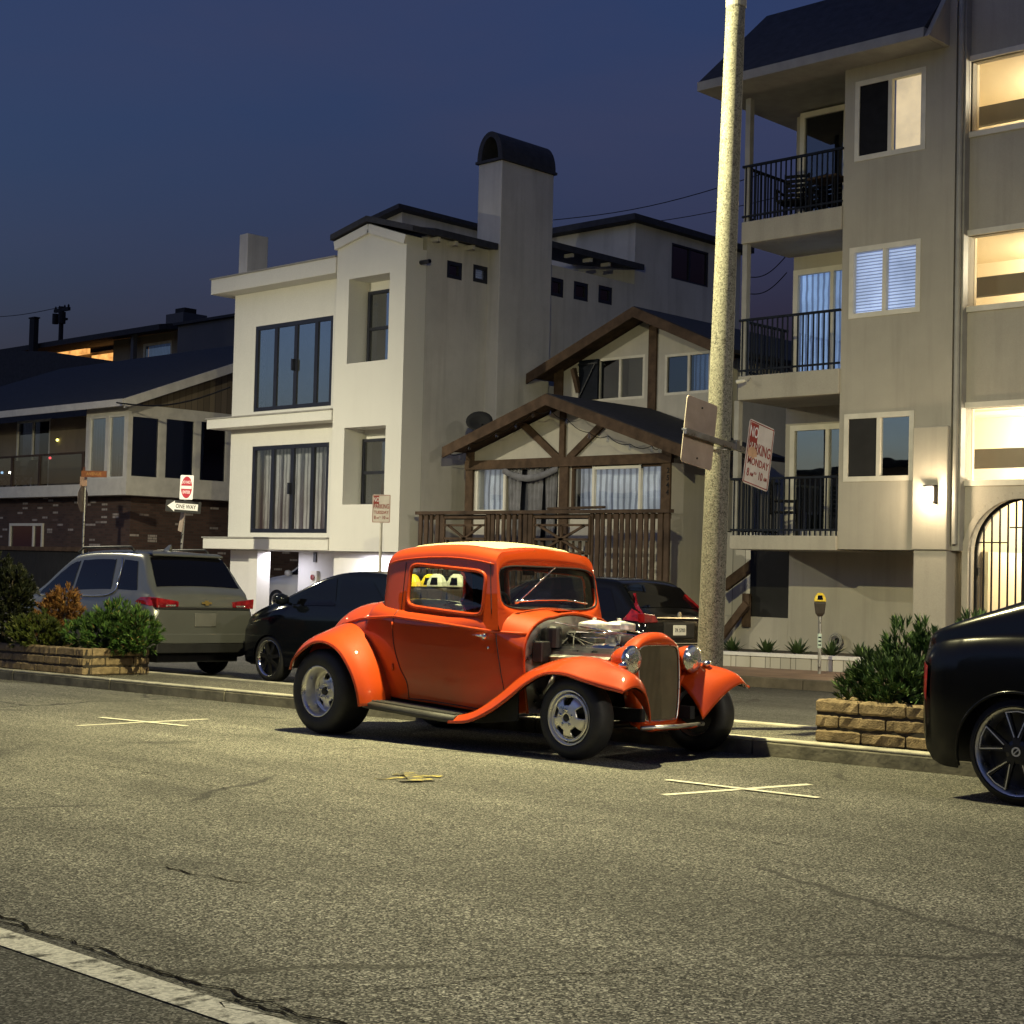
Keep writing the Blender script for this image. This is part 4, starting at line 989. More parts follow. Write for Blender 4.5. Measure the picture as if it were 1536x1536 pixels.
for y1, z1_ in ((YH - .45, zev - .06), (38.4, zev - .06)):
    m.add([(x_, y, z + k) for x_ in (XH + .452, XH + .50) for (y, z) in ((y1, z1_), (ysl, zr_)) for k in (-.14, .13)], [(0, 1, 3, 2), (4, 6, 7, 5), (0, 4, 5, 1), (2, 3, 7, 6), (1, 5, 7, 3), (0, 2, 6, 4)])
m.build('fascia', 'trim_cream', rf)
# recessed balcony part to the left
xq = X(124, 680, YH + 1.4); dl = (X(24, 680, YH + 1.4), X(74, 680, YH + 1.4), zb1 + .05, Z(50, 630, YH + 1.4))
m = MB(); holed(m, 'y', -52, xw + .4, zb1, zev, YH + 1.4, YH + 1.6, [dl]); m.build('balcony_wall', 'stucco_tan', lh)
window(lh, 'y', YH + 1.43, *dl, fw=.07, frame='trim_white', glass='pane_dark', mull=(.48,), deep=.2, halves=('curtain_blue', 'room_dark'), name='sliding_door')
zr1 = zb1 + .95
m = MB(); m.box(-52, xw - .02, YH + .02, YH + .04, zb1 + .05, zr1 - .04); m.build('glass_balustrade', 'pane_balcony', lh)
m = MB(); m.box(-52, xw - .02, YH - .01, YH + .07, zr1 - .035, zr1 + .02)
for u in (18, 59, 124): xx = X(u, 690, YH); m.box(xx - .06, xx + .06, YH, YH + .1, zb1, zr1 - .036)
m.build('balustrade_rail', 'timber_picket', lh)
gw = (X(16, 800, YH + .45), X(66, 800, YH + .45), Z(40, 850, YH + .45), Z(40, 785, YH + .45))
window(lh, 'y', YH + .42, *gw, fw=.08, frame='trim_cream', glass='pane_dark', back=None, mull=(.72,))
q = MB(); q.box(gw[0], gw[1], YH + .445, YH + .449, gw[2], gw[3]); q.build('dark_room', 'void_dark', lh)
for u, v, mt, nm, lb in ((86, 660, 'led_yellow', 'porch_light', 'tiny yellow light on the tan balcony wall'), (75, 687, 'led_red', 'indicator_light', 'tiny red light behind the balcony glass'),
                     (3, 709, 'led_blue', 'deck_light', 'tiny bluish light low on the balcony at the frame edge'), (15, 709, 'lamp_white', 'deck_light', 'tiny white light low on the balcony')):
    yy = YH + 1.35 if nm == 'porch_light' else YH + .9; p = at(u, v, yy); t = thing(nm, lb, 'light', p)
    m = MB(); m.lathe([(0, -.045), (.035, -.03), (.045, 0), (.035, .03), (0, .045)], p, (0, 0, 1), 10); m.build('bulb', mt, t, sm=True); m = MB(); m.lathe([(.03, .045), (.05, .05), (.05, .075), (0, .08)], p, (0, 0, 1), 8); m.build('socket', 'iron_black', t)
def deckchair(u, label):
    p = at(u, 715, YH + .8); M = Matrix.Translation((p.x, YH + .8, zb1)); t = thing('deck_chair', label, 'chair', M, 'chairs behind the glass balustrade')
    m = MB(); m.box(-.25, .25, -.22, .22, .38, .42); m.build('seat', 'iron_black', t, local=True)
    m = MB(); m.add([(-.25, .2, .42), (.25, .2, .42), (.25, .38, .95), (-.25, .38, .95), (-.25, .23, .41), (.25, .23, .41), (.25, .41, .95), (-.25, .41, .95)], [(0, 1, 2, 3), (7, 6, 5, 4), (0, 4, 5, 1), (1, 5, 6, 2), (2, 6, 7, 3), (3, 7, 4, 0)]); m.build('backrest', 'iron_black', t, local=True)
    for a in (-.23, .23):
        m = MB(); m.bar((a, -.2, 0), (a, .18, .4), .03, .03); m.bar((a, .2, 0), (a, -.18, .4), .03, .03); m.build('leg', 'iron_black', t, local=True)
deckchair(33, 'dark folding chair on the balcony near the sliding door'); deckchair(8, 'dark folding chair on the balcony at the left edge')
# low fence below
fn = thing('board_fence', 'dark low board fence in front of the brick base', 'fence', (-43, 23.2, gzl))
m = MB(); x = -50
while x < X(130, 830, 23.2): m.box(x, x + .14, 23.2, 23.23, gzl, Z(60, 821, 23.2)); x += .15
m.build('fence_board', 'void_dark', fn)
m = MB(); m.box(-50, X(130, 830, 23.2), 23.14, 23.195, Z(60, 826, 23.2), Z(60, 820, 23.2)); m.build('fence_rail', 'timber_brown', fn)

# ------------------------------------------------------------------ house on the rise behind
YK = 40.0
kh = thing('hillside_house', 'dark house on the rise behind with warm lit eaves and a blue window', 'house', (X(150, 520, YK), YK, 2))
xk0, xk1 = X(-120, 520, YK), X(268, 520, YK); zk = Z(100, 505, YK); zr0 = Z(268, 486, YK)
m = MB(); holed(m, 'y', X(170, 520, YK), xk1, 3, zr0 - .3, YK, YK + .3, [(X(214, 530, YK), X(257, 530, YK), Z(230, 545, YK), Z(230, 514, YK))]); m.box(xk1 - .3, xk1, YK + .3, 52, 3, zr0)
m.box(xk0, X(170, 520, YK), YK + 3.0, YK + 3.3, 3, zr0)
m.build('wall', 'stucco_tan', kh)
window(kh, 'y', YK + .05, X(214, 530, YK), X(257, 530, YK), Z(230, 545, YK), Z(230, 514, YK), fw=.12, frame='trim_cream', glass='pane_dark', back='blind_blue', deep=.3)
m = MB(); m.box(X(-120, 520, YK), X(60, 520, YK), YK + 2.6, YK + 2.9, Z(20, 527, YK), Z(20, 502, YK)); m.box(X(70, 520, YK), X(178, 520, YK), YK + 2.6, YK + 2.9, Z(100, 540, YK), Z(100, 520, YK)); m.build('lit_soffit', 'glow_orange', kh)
m = MB(); m.add([(x_, y, z + k) for x_ in (xk0, xk1 + .8) for (y, z) in ((YK - 1.6, Z(150, 508, YK - 1.6)), (46, zr0 + .75)) for k in (0, .25)], [(0, 1, 3, 2), (4, 6, 7, 5), (0, 4, 5, 1), (2, 3, 7, 6), (1, 5, 7, 3), (0, 2, 6, 4)]); m.build('roof', 'roof_black', kh)
m = MB(); m.box(X(196, 520, YK - 1.2), X(200, 520, YK - 1.2), YK - 1.2, YK - 1.0, 3, Z(198, 497, YK - 1.2)); m.build('porch_post', 'stucco_grey', kh)
xq = X(262, 470, 43); m = MB(); m.box(xq - .75, xq + .75, 43, 44.4, zr0, Z(262, 470, 43)); c_ = m.build('chimney', 'stucco_grey', kh); m = MB(); m.box(xq - .4, xq + .4, 43.3, 44, Z(262, 470, 43), Z(262, 461, 43)); m.build('chimney_pot', 'void_dark', c_)
wg = thing('neighbour_house', 'unlit grey house wing beside the white house, behind the gable', 'house', (X(310, 520, 38), 38, 2))
m = MB(); m.box(X(266, 520, 38.2), X(356, 520, 38.2), 38.2, 46, 2, Z(300, 484, 38.2)); m.build('wall', 'stucco_grey', wg); m = MB(); m.box(X(264, 520, 38.2), X(358, 520, 38.2), 38, 46.2, Z(300, 484, 38.2), Z(300, 480, 38.2)); m.build('roof', 'roof_black', wg)
sg = thing('dark_roof_house', 'black unlit roof rising behind the corner house at the left edge', 'house', (X(60, 570, 37), 37, 2))
m = MB(); m.poly([(X(-150, 600, 36.6), 36.6, 4), (X(150, 600, 36.6), 36.6, 4), (X(220, 548, 36.6), 36.6, Z(220, 549, 36.6)), (X(70, 526, 36.6), 36.6, Z(70, 527, 36.6)), (X(-150, 522, 36.6), 36.6, Z(-150, 523, 36.6))]); m.build('roof', 'roof_black', sg, solid=.3)
m = MB(); m.box(X(-140, 600, 37), X(150, 600, 37), 37, 38, 1, 5); m.build('wall', 'stucco_grey', sg)
fl = thing('flue_pipe', 'dark upright flue in front of the orange lit eaves', 'flue', (X(46, 520, 38), 38, 5)); m = MB(); m.box(X(43, 520, 38), X(50, 520, 38), 38, 38.25, 5, Z(46, 478, 38)); m.build('pipe', 'void_dark', fl); m = MB(); m.box(X(42, 520, 38), X(51, 520, 38), 37.97, 38.28, Z(46, 478, 38), Z(46, 476, 38)); m.build('cap', 'void_dark', fl)
# utility pole and wires
up = thing('utility_pole', 'dark wooden utility pole with crossarms above the far roofs', 'utility pole', (X(92, 500, 55), 55, 2)); xq = X(92, 480, 55); zq = Z(92, 460, 55)
m = MB(); m.tube([(xq, 55, 2), (xq, 55, zq)], [.22, .16], 8); m.build('pole', 'void_dark', up); m = MB(); m.box(xq - .9, xq + 1.0, 54.9, 55.1, zq - .35, zq - .12); m.box(xq - .7, xq + .7, 54.9, 55.1, zq - 1.0, zq - .85); m.build('crossarm', 'void_dark', up)
m = MB(); m.lathe([(.0, 0), (.26, 0), (.26, -.8), (0, -.8)], (xq + .42, 54.8, zq - .45), (0, 0, 1), 10); m.lathe([(.0, 0), (.22, 0), (.22, -.7), (0, -.7)], (xq - .45, 54.8, zq - .5), (0, 0, 1), 10); m.build('transformer', 'void_dark', up)
for dx in (-.8, -.3, .4, .9): m = MB(); m.lathe([(.06, 0), (.08, .1), (.03, .2), (0, .22)], (xq + dx, 55, zq - .12), (0, 0, 1), 6); m.build('insulator', 'void_dark', up)
def wire(lb, pts, Y0, Y1, r=.012):
    a, b = at(*pts[0], Y0), at(*pts[1], Y1); P = [a + (b - a) * k / 12 - V((0, 0, .25 * math.sin(PI * k / 12))) for k in range(13)]
    m = MB(); m.tube(P, r, 5); o = m.build('overhead_wire', 'iron_black'); tag(o, lb, 'wire')
wire('black cable sagging across the corner house gable', ((175, 604), (345, 581)), 23.3, 23.4, .022)
wire('thin wire running off the left edge from the utility pole', ((-40, 475), (90, 461)), 60, 55, .025)
wire('upper thin wire across the sky left of the lamp post', ((830, 330), (1140, 262)), 42, 40, .016)
wire('lower thin wire across the sky left of the lamp post', ((850, 343), (1190, 290)), 44, 42, .014)
wire('upper thin wire behind the middle balcony', ((1120, 415), (1180, 383)), 40, 38, .016)
wire('lower thin wire behind the middle balcony', ((1120, 440), (1180, 409)), 40, 38, .016)
# ------------------------------------------------------------------ planters and shrubs on the median
def street_M(x, y, face=1, dz=0.0, yaw=0.0):
    ex = V((1, 0, SLX)).normalized() * face; ey = V((0, 1, -SLY)) * face; ez = ex.cross(ey).normalized(); ey = ez.cross(ex)
    M = Matrix((ex, ey, ez)).transposed().to_4x4(); M.translation = (x, y, g(x, y) + dz)
    return M @ Matrix.Rotation(yaw, 4, 'Z')
def stone_planter(label, x0, x1, y0, y1, courses, h, seed):
    r = random.Random(seed); M = street_M((x0 + x1) / 2, (y0 + y1) / 2, 1, KH - .012); t = thing('stone_planter', label, 'planter', M, 'stone planters on the median')
    lx, ly = (x1 - x0) / 2, (y1 - y0) / 2; m = MB(); d = .13
    def block(a0, a1, b0, b1, z0, z1):           # chamfered stone with a split face
        c = .020; n = 6; jit = lambda k: r.uniform(-k, k)
        vs = []
        for zz, ins in ((z0, c), (z0 + c, 0), (z1 - c, 0), (z1, c)):
            ring = [(a0 + ins, b0 + ins), (a1 - ins, b0 + ins), (a1 - ins, b1 - ins), (a0 + ins, b1 - ins)]; pts = []
            for (p, q), (s, u) in zip(ring, ring[1:] + ring[:1]):
                for k in range(n): f = k / n; w = .003 if k == 0 else .008; pts.append((p + (s - p) * f + jit(w), q + (u - q) * f + jit(w), zz + jit(.003)))
            vs.append(pts)
        m.grid(vs, True); m.poly(vs[0][::-1]); m.poly(vs[-1])
    ch = h / courses
    for c in range(courses):
        z0, z1 = c * ch + .004, (c + 1) * ch - .004
        for (A, B, fixed, horiz) in ((-lx, lx, -ly, 1), (-lx, lx, ly - d, 1), (-ly + d, ly - d, -lx, 0), (-ly + d, ly - d, lx - d, 0)):
            a = A - (.21 if c % 2 else 0)
            while a < B - .02:
                b = a + .42 + r.uniform(-.03, .03); p, q = max(a, A), min(b, B)
                if B - q < .08: q = B; b = B
                if q - p > .03:
                    j = r.uniform(-.006, .006)
                    if horiz: block(p + .008, q - .008, fixed + j, fixed + d, z0, z1)
                    else: block(fixed, fixed + d + j, p + .008, q - .008, z0, z1)
                a = b
    m.build('block_wall', 'stone_block', t, local=True, sm=False, fix=False)
    m = MB(); m.box(-lx + .03, lx - .03, -ly + .03, ly - .03, .0, h - .06); m.build('soil', 'soil', t, local=True)
    m = MB()
    for q in (-ly + .012, ly - .03): m.box(-lx + .012, lx - .012, q, q + .018, 0, h - .02)
    for q in (-lx + .012, lx - .03): m.box(q, q + .018, -ly + .03, ly - .03, 0, h - .02)
    m.build('mortar', 'mortar', t, local=True)
    return t
stone_planter('left stone-block planter under the dark and green shrubs', -22.6, gp(120, 1014, .13).x, 10.62, 11.62, 3, .36, 4)
stone_planter('right stone-block planter under the pine shrubs beside the black SUV', gp(1229, 1112, .13).x, -3.4, 10.68, 11.72, 3, .35, 9)
def bush(label, c, lobes, n, mat, nl, nw, seed, cat='shrub', group=None, up=.5, curl=.5):
    """shrub of needle tufts: lobes are (dx,dy,dz,rx,ry,rz)"""
    r = random.Random(seed); c = V(c); t = thing('shrub', label, cat, c, group)
    tot = sum(l[3] * l[4] * l[5] for l in lobes); m = MB(); st = MB()
    for l in lobes:
        o = c + V(l[:3]); k = max(3, int(n * l[3] * l[4] * l[5] / tot))
        st.tube([c + V((l[0] * .3, l[1] * .3, 0)), c + V((l[0] * .7, l[1] * .7, l[2] * .6)), o + V((0, 0, l[5] * .5))], [.03, .018, .008], 6)
        for _ in range(k):
            d = V((r.gauss(0, 1), r.gauss(0, 1), r.gauss(0, 1))).normalized(); rad = r.uniform(.45, 1.0) ** .6
            if r.random() < .12: rad *= 1.13
            p = o + V((d.x * l[3], d.y * l[4], d.z * l[5])) * rad
            if p.z < c.z + .02: p.z = c.z + r.uniform(.02, .12)
            ax = (d * .8 + V((0, 0, up)) + V((r.uniform(-.4, .4), r.uniform(-.4, .4), r.uniform(-.2, .4)))).normalized()
            a = ax.orthogonal().normalized(); b = ax.cross(a)
            ks = nl * r.uniform(.7, 1.25)
            for q in range(13):
                th = q * 2.4 + r.random(); sp = r.uniform(.25, .75)
                dd = (ax + (a * math.cos(th) + b * math.sin(th)) * sp).normalized(); side = dd.cross(V((r.gauss(0, 1), r.gauss(0, 1), r.gauss(0, 1)))).normalized() * nw * r.uniform(.6, 1.2)
                s = p + ax * ks * (q / 13) * .8; e = s + dd * ks; mdl = s + dd * ks * .5 + ax * ks * .06
                m.add([s - side * .5, s + side * .5, mdl + side, e, mdl - side], [(0, 1, 2, 3, 4)])
    st.build('stem', 'bark', t); m.build('foliage', mat, t, fix=False)
    return t
def lb(u, v, Y): p = at(u, v, Y); return p
zt = KH + .30
def base(u, Y): x = at(u, 900, Y).x; return (x, Y, g(x, Y) + zt)
c = base(168, 11.15)
bush('rounded bright green juniper at the street end of the left planter', c, [(0, 0, .22, .42, .36, .26), (.30, .15, .25, .34, .3, .27), (-.35, -.1, .18, .34, .3, .22), (.05, .05, .42, .28, .25, .2), (.45, .2, .16, .25, .25, .18)], 720, 'leaf_juniper', .085, .010, 11, group=None)
c = base(62, 10.95)
bush('low yellow-green shrub between the dark bush and the juniper', c, [(0, -.1, .18, .42, .3, .24), (.3, -.1, .15, .3, .28, .2)], 330, 'leaf_yellowgreen', .075, .012, 12)
c = base(92, 11.4)
bush('rust-coloured dry shrub behind the green juniper', c, [(0, 0, .48, .30, .25, .28), (-.25, 0, .35, .3, .25, .25), (.12, 0, .66, .16, .16, .18)], 420, 'leaf_rust', .075, .008, 13)
c = base(5, 10.95)
bush('tall dark bush at the left edge of the photo', c, [(0, 0, .5, .55, .4, .5), (.25, 0, .75, .35, .3, .35), (-.3, 0, .8, .5, .4, .45), (.3, -.15, .3, .35, .3, .3)], 900, 'leaf_dark', .075, .012, 14)
c = base(1330, 11.2)
bush('front pine shrub spilling over the left end of the right planter', (c[0] + .06, 11.05, c[2]), [(0, 0, .17, .22, .26, .20), (-.17, -.05, .08, .14, .2, .16), (.24, -.1, .15, .22, .24, .22)], 330, 'leaf_pine', .075, .0075, 21, up=.8)
bush('upright pine shrub in the middle of the right planter', (c[0] + .28, 11.2, c[2]), [(0, 0, .28, .19, .2, .27), (-.19, .05, .38, .10, .12, .30), (.18, 0, .26, .14, .16, .27), (.04, .05, .46, .09, .1, .17)], 400, 'leaf_pine', .075, .0075, 22, up=1.2)
bush('tallest pine shrub in the right planter next to the black SUV', (c[0] + .70, 11.25, c[2]), [(0, 0, .30, .16, .18, .30), (.03, 0, .56, .10, .12, .18), (.24, 0, .42, .14, .16, .30), (.65, 0, .34, .26, .2, .3)], 460, 'leaf_pine', .075, .0075, 23, up=1.2)

# ------------------------------------------------------------------ lamp posts
def lamp_post(label, x, y, hp, arm, dirn, lean=.004):
    t = thing('lamp_post', label, 'street lamp', (x, y, g(x, y) + KH), None); b = V((x, y, g(x, y) + KH - .02)); top = b + V((0, 0, hp))
    m = MB(); n = 16; m.tube([b + V((lean * k / n * hp, 0, hp * k / n)) for k in range(n + 1)], [.118 - .034 * k / n for k in range(n + 1)], 28); m.build('pole', 'pole_concrete', t, sm=True)
    top = b + V((lean * hp, 0, hp))
    m = MB(); q = top - V((0, 0, .28)); m.lathe([(.086, .10), (.092, .11), (.092, .26), (.086, .27)], q, (0, 0, 1), 24); m.build('collar', 'pole_cap', t, sm=False)
    ax = V((*dirn, 0)).normalized()                            # arm reaches across the road
    m = MB(); P = cr([top - V((0, 0, .1)), top + ax * (arm * .12) + V((0, 0, .30)), top + ax * (arm * .5) + V((0, 0, .52)), top + ax * arm + V((0, 0, .58))], 6); m.tube(P, [.05 - .018 * k / (len(P) - 1) for k in range(len(P))], 10); m.build('arm', 'galvanised', t, sm=True)
    h = top + ax * (arm + .25) + V((0, 0, .58)); m = MB(); rows = []
    for s, w, hh in ((-.36, .02, .03), (-.30, .11, .09), (-.1, .16, .12), (.15, .13, .10), (.30, .05, .05)):
        rows.append([h - ax * s + V((-ax.y, ax.x, 0)) * (w * math.cos(a)) + V((0, 0, hh * max(math.sin(a), -.25))) for a in [2 * PI * k / 14 for k in range(14)]])
    m.grid(rows, True); m.poly(rows[0]); m.poly(rows[-1]); hd = m.build('lamp_head', 'galvanised', t, sm=True)
    m = MB(); q = h + ax * .04; m.bar(q - ax * .20 - V((0, 0, .048)), q + ax * .20 - V((0, 0, .048)), .18, .025); m.build('lens', 'lamp_white', hd)
    return t, h + ax * .04 + V((0, 0, -.10))
XP_ = X(1063, 985, 11.0)
lpA, LA = lamp_post('speckled concrete lamp post carrying the two parking signs', XP_, 11.0, 6.55, 1.98, (-.55, -.83), .0235)
lpB, LB = lamp_post('concrete lamp post further up the median, beyond the left edge', -28.4, 11.0, 7.10, .95, (0, 1))
lpC, LC = lamp_post('concrete lamp post down the median to the right, outside the photo', 17.0, 11.0, 8.75, 1.6, (0, -1))
# ------------------------------------------------------------------ signs
def sign_plate(name, label, M, w, h, mat, group=None, rr=.03, th=.004, back='sign_back'):
    """upright plate in local xz plane facing local -y"""
    t = thing(name, label, 'road sign', M, group); m = MB(); pts = []
    for cx_, cz, a0 in ((w / 2 - rr, h / 2 - rr, 0), (-w / 2 + rr, h / 2 - rr, 90), (-w / 2 + rr, -h / 2 + rr, 180), (w / 2 - rr, -h / 2 + rr, 270)):
        for k in range(5): a = R(a0 + k * 22.5); pts.append((cx_ + rr * math.cos(a), cz + rr * math.sin(a)))
    m.prism(pts, 'y', -th / 2, th / 2); p = m.build('plate', mat, t, local=True); q = MB(); q.prism([(x * .995, z * .995) for x, z in pts], 'y', th / 2, th / 2 + .002); q.build('back_face', back, t, local=True)
    return t
def onplate(t, name, mat, x0, x1, z0, z1, d=.004): m = MB(); m.box(x0, x1, -d, -.0025, z0, z1); return m.build(name, mat, t, local=True)
def stxt(t, s, mat, size, x, z, sx=1.0, rot=0.0, d=-.0035, name='lettering'): return text(s, name, mat, t, size, XF[t.name] @ Matrix.Translation((x, d, z)) @ Matrix.Rotation(rot, 4, 'Y') @ Matrix.Rotation(PI / 2, 4, 'X'), .0012, 'CENTER', sx)
def border(t, mat, w, h, e, k):
    for a in ((-w / 2 + e, w / 2 - e, h / 2 - e - k, h / 2 - e), (-w / 2 + e, w / 2 - e, -h / 2 + e, -h / 2 + e + k), (-w / 2 + e, -w / 2 + e + k, -h / 2 + e + k, h / 2 - e - k), (w / 2 - e - k, w / 2 - e, -h / 2 + e + k, h / 2 - e - k)): pass
    m = MB()
    for a in ((-w / 2 + e, w / 2 - e, h / 2 - e - k, h / 2 - e), (-w / 2 + e, w / 2 - e, -h / 2 + e, -h / 2 + e + k), (-w / 2 + e, -w / 2 + e + k, -h / 2 + e + k, h / 2 - e - k), (w / 2 - e - k, w / 2 - e, -h / 2 + e + k, h / 2 - e - k)): m.box(a[0], a[1], -.0036, -.0024, a[2], a[3])
    m.build('border', mat, t, local=True)
# NO PARKING MONDAY, hung on the lamp post bracket, faces +x
XS = XP_ + .145
ps = [atx(u, v, XS + .06) for u, v in ((1128, 629), (1163, 645), (1150, 738), (1110, 721))]
cs = sum(ps, V()) / 4; w_ = ((ps[1] - ps[0]).length + (ps[2] - ps[3]).length) / 2; h_ = ((ps[3] - ps[0]).length + (ps[2] - ps[1]).length) / 2
tilt = math.atan2((ps[1] - ps[0]).z, (ps[1] - ps[0]).y)
def face_x(c, tl, s=1): return Matrix.Translation(c) @ Matrix.Rotation(tl, 4, 'X') @ Matrix.Rotation(PI / 2 * s, 4, 'Z')
t = sign_plate('parking_sign', 'tilted worn white and red NO PARKING MONDAY sign on the lamp post bracket', face_x(cs, tilt), w_, h_, 'sign_face', 'signs on the lamp post bracket')
def no_parking(t, w_, h_, day, hrs):
    border(t, 'sign_red', w_, h_, .012 * w_ / .45, .010 * w_ / .45)
    onplate(t, 'no_panel', 'sign_red', -w_ / 2 + .03 * w_ / .45, -.06 * w_ / .45, h_ / 2 - .21 * h_ / .62, h_ / 2 - .025)
    k = w_ / .45
    stxt(t, 'NO', 'sign_white', .155 * k, -.128 * k, h_ / 2 - .115 * h_ / .62, .62)
    stxt(t, 'PARKING', 'sign_red', .155 * k, .0, h_ * .075, .60); stxt(t, day, 'sign_red', .105 * k, 0, -h_ * .135, .80)
    stxt(t, hrs[0], 'sign_red', .115 * k, -.155 * k, -h_ * .32, .72); stxt(t, hrs[1], 'sign_red', .055 * k, -.088 * k, -h_ * .335, .75); stxt(t, 'TO', 'sign_red', .035 * k, -.03 * k, -h_ * .30); stxt(t, hrs[2], 'sign_red', .115 * k, .065 * k, -h_ * .32, .72); stxt(t, hrs[3], 'sign_red', .055 * k, .155 * k, -h_ * .335, .75)
no_parking(t, w_, h_, 'MONDAY', ('8', 'AM', '10', 'AM'))
m = MB(); rr5 = random.Random(3); m.poly([(-.20 * w_ / .45 + (.15 + .03 * rr5.random()) * w_ / .45 * (.5 + .5 * math.cos(a)) * 1.0, -.0052, .0 + .055 * math.sin(a) * (.7 + .5 * rr5.random())) for a in [2 * PI * k / 14 for k in range(14)]]); m.build('worn_patch', 'sign_worn', t, local=True)
ps = [atx(u, v, XS) for u, v in ((1031, 592), (1080, 611), (1062, 706), (1019, 690))]; cs = sum(ps, V()) / 4; w2_, h2_ = .44, ((ps[3] - ps[0]).length + (ps[2] - ps[1]).length) / 2
tilt2 = math.atan2((ps[1] - ps[0]).z, (ps[1] - ps[0]).y); cs.y = ps[0].y * .5 + ps[3].y * .5 + .225
t = sign_plate('parking_sign', 'bare grey back of the parking sign on the left of the lamp post', face_x(cs, tilt2, -1) , w2_, h2_, 'sign_face', 'signs on the lamp post bracket')
for z in (.22, -.22): m = MB(); m.lathe([(.009, 0), (.009, .006), (0, .007)], (.0, .004, z), (0, 1, 0), 8); m.build('bolt', 'sign_black', t, local=True)
a, b = atx(1026, 643, XS + .035), atx(1120, 674, XS + .035)
br = thing('sign_bracket', 'slanting grey steel bar clamped across the lamp post between its signs', 'bracket', (a + b) / 2)
m = MB(); dd = (b - a).normalized()
m.bar(a, b, .05, .014); m.bar(a - V((0, 0, .02)), b - V((0, 0, .02)), .012, .045); m.bar(a + V((.02, 0, -.02)), b + V((.02, 0, -.02)), .012, .045); m.build('channel', 'galvanised', br)
m = MB(); q = a + (b - a) * .80; m.bar(q - dd * .02, q + dd * .02, .075, .085); m.build('clamp', 'galvanised', br)
m = MB(); c0 = V((XP_ + .060, 11.0, (a + (b - a) * .55).z - .06)); m.lathe([(.108, -.012), (.113, -.012), (.113, .012), (.108, .012)], c0, (0, 0, 1), 24); m.build('band', 'galvanised', br)
# NO PARKING TUESDAY on its own post
def post_M(u, v, Y, yaw): p = at(u, v, Y); return Matrix.Translation(p) @ Matrix.Rotation(yaw, 4, 'Z')
YAWC = R(38)
M = post_M(572, 763, 20.6, YAWC); t = sign_plate('parking_sign', 'small faded NO PARKING TUESDAY sign on a thin pole before the white house', M, .37, .57, 'sign_worn')
for o in kids(t):
    if o.name.startswith('plate'): o.data.materials[0] = MATS['sign_face']
no_parking(t, .37, .57, 'TUESDAY', ('8', 'AM', '10', 'AM'))
p = M.translation; m = MB(); m.tube([(-.0, .03, .25), (-.0, .03, g(p.x, p.y) + .15 - p.z)], .03, 8); m.build('post', 'trim_cream', t, local=True)
# DO NOT ENTER and ONE WAY
dn = thing('sign_post', 'grey pole carrying the DO NOT ENTER and ONE WAY signs', 'sign post', (X(275, 790, 20.4), 20.4, g(-29, 20) + .15)); pp = at(277, 760, 20.4); pb_ = at(272, 824, 20.4); dv = (pp - pb_)
m = MB(); m.tube([pb_ - dv * 1.6, pb_ + dv * 1.5], .03, 8); m.build('post', 'galvanised', dn)
m = MB(); m.bar(at(276, 762, 20.36), at(270, 797, 20.36), .16, .02, (0, 1, 0)); m.build('back_plate', 'sign_back', dn)
M = Matrix.Translation(at(280, 731, 20.3)) @ Matrix.Rotation(R(6), 4, 'Z') @ Matrix.Rotation(R(2), 4, 'Y')
t = sign_plate('do_not_enter_sign', 'white sign with a red disc reading DO NOT ENTER', M, .46, .56, 'sign_white')
m = MB(); m.prism([(.19 * math.cos(a), .25 * math.sin(a)) for a in [2 * PI * k / 32 for k in range(32)]], 'y', -.0036, -.0024); m.build('disc', 'sign_red_bright', t, local=True)
m = MB(); m.box(-.18, .18, -.005, -.0037, -.035, .035); m.build('bar', 'sign_white', t, local=True)
stxt(t, 'DO NOT', 'sign_white', .095, 0, .115, .9, d=-.0045); stxt(t, 'ENTER', 'sign_white', .095, 0, -.115, .9, d=-.0045)
M = Matrix.Translation(at(275, 760, 20.25)) @ Matrix.Rotation(R(48), 4, 'Z') @ Matrix.Rotation(R(3), 4, 'Y')
t = sign_plate('one_way_sign', 'black ONE WAY sign with a white arrow pointing left', M, .80, .27, 'sign_black', rr=.02)
m = MB(); m.prism([(-.36, 0), (-.20, .125), (-.20, .075), (.33, .075), (.33, -.075), (-.20, -.075), (-.20, -.125)], 'y', -.0036, -.0024); m.build('arrow', 'sign_white', t, local=True)
stxt(t, 'ONE WAY', 'sign_black', .125, .055, 0, .78, d=-.0045)
# street-name signs on the far corner with the back of a stop sign
p0 = at(127, 752, 22.0); ss = thing('street_sign_post', 'pole with orange street-name blades and the grey back of a stop sign', 'street sign', (p0.x, 22, g(p0.x, 22)))
m = MB(); m.tube([(p0.x, 22, g(p0.x, 22) - .1), (p0.x, 22, at(127, 706, 22).z)], .035, 8); m.build('post', 'galvanised', ss)
c = at(124, 748, 21.95); m = MB(); ca, sa = math.cos(R(128)), math.sin(R(128))
pts = [(.38 * math.cos(R(22.5 + 45 * k)), .38 * math.sin(R(22.5 + 45 * k))) for k in range(8)]
m.add([(c.x + p[0] * ca + d * sa, c.y + p[0] * sa - d * ca, c.z + p[1]) for d in (0, .006) for p in pts], [list(range(8)), list(range(8, 16))[::-1]] + [[i, (i + 1) % 8, 8 + (i + 1) % 8, 8 + i] for i in range(8)]); m.build('stop_sign_back', 'sign_back', ss)
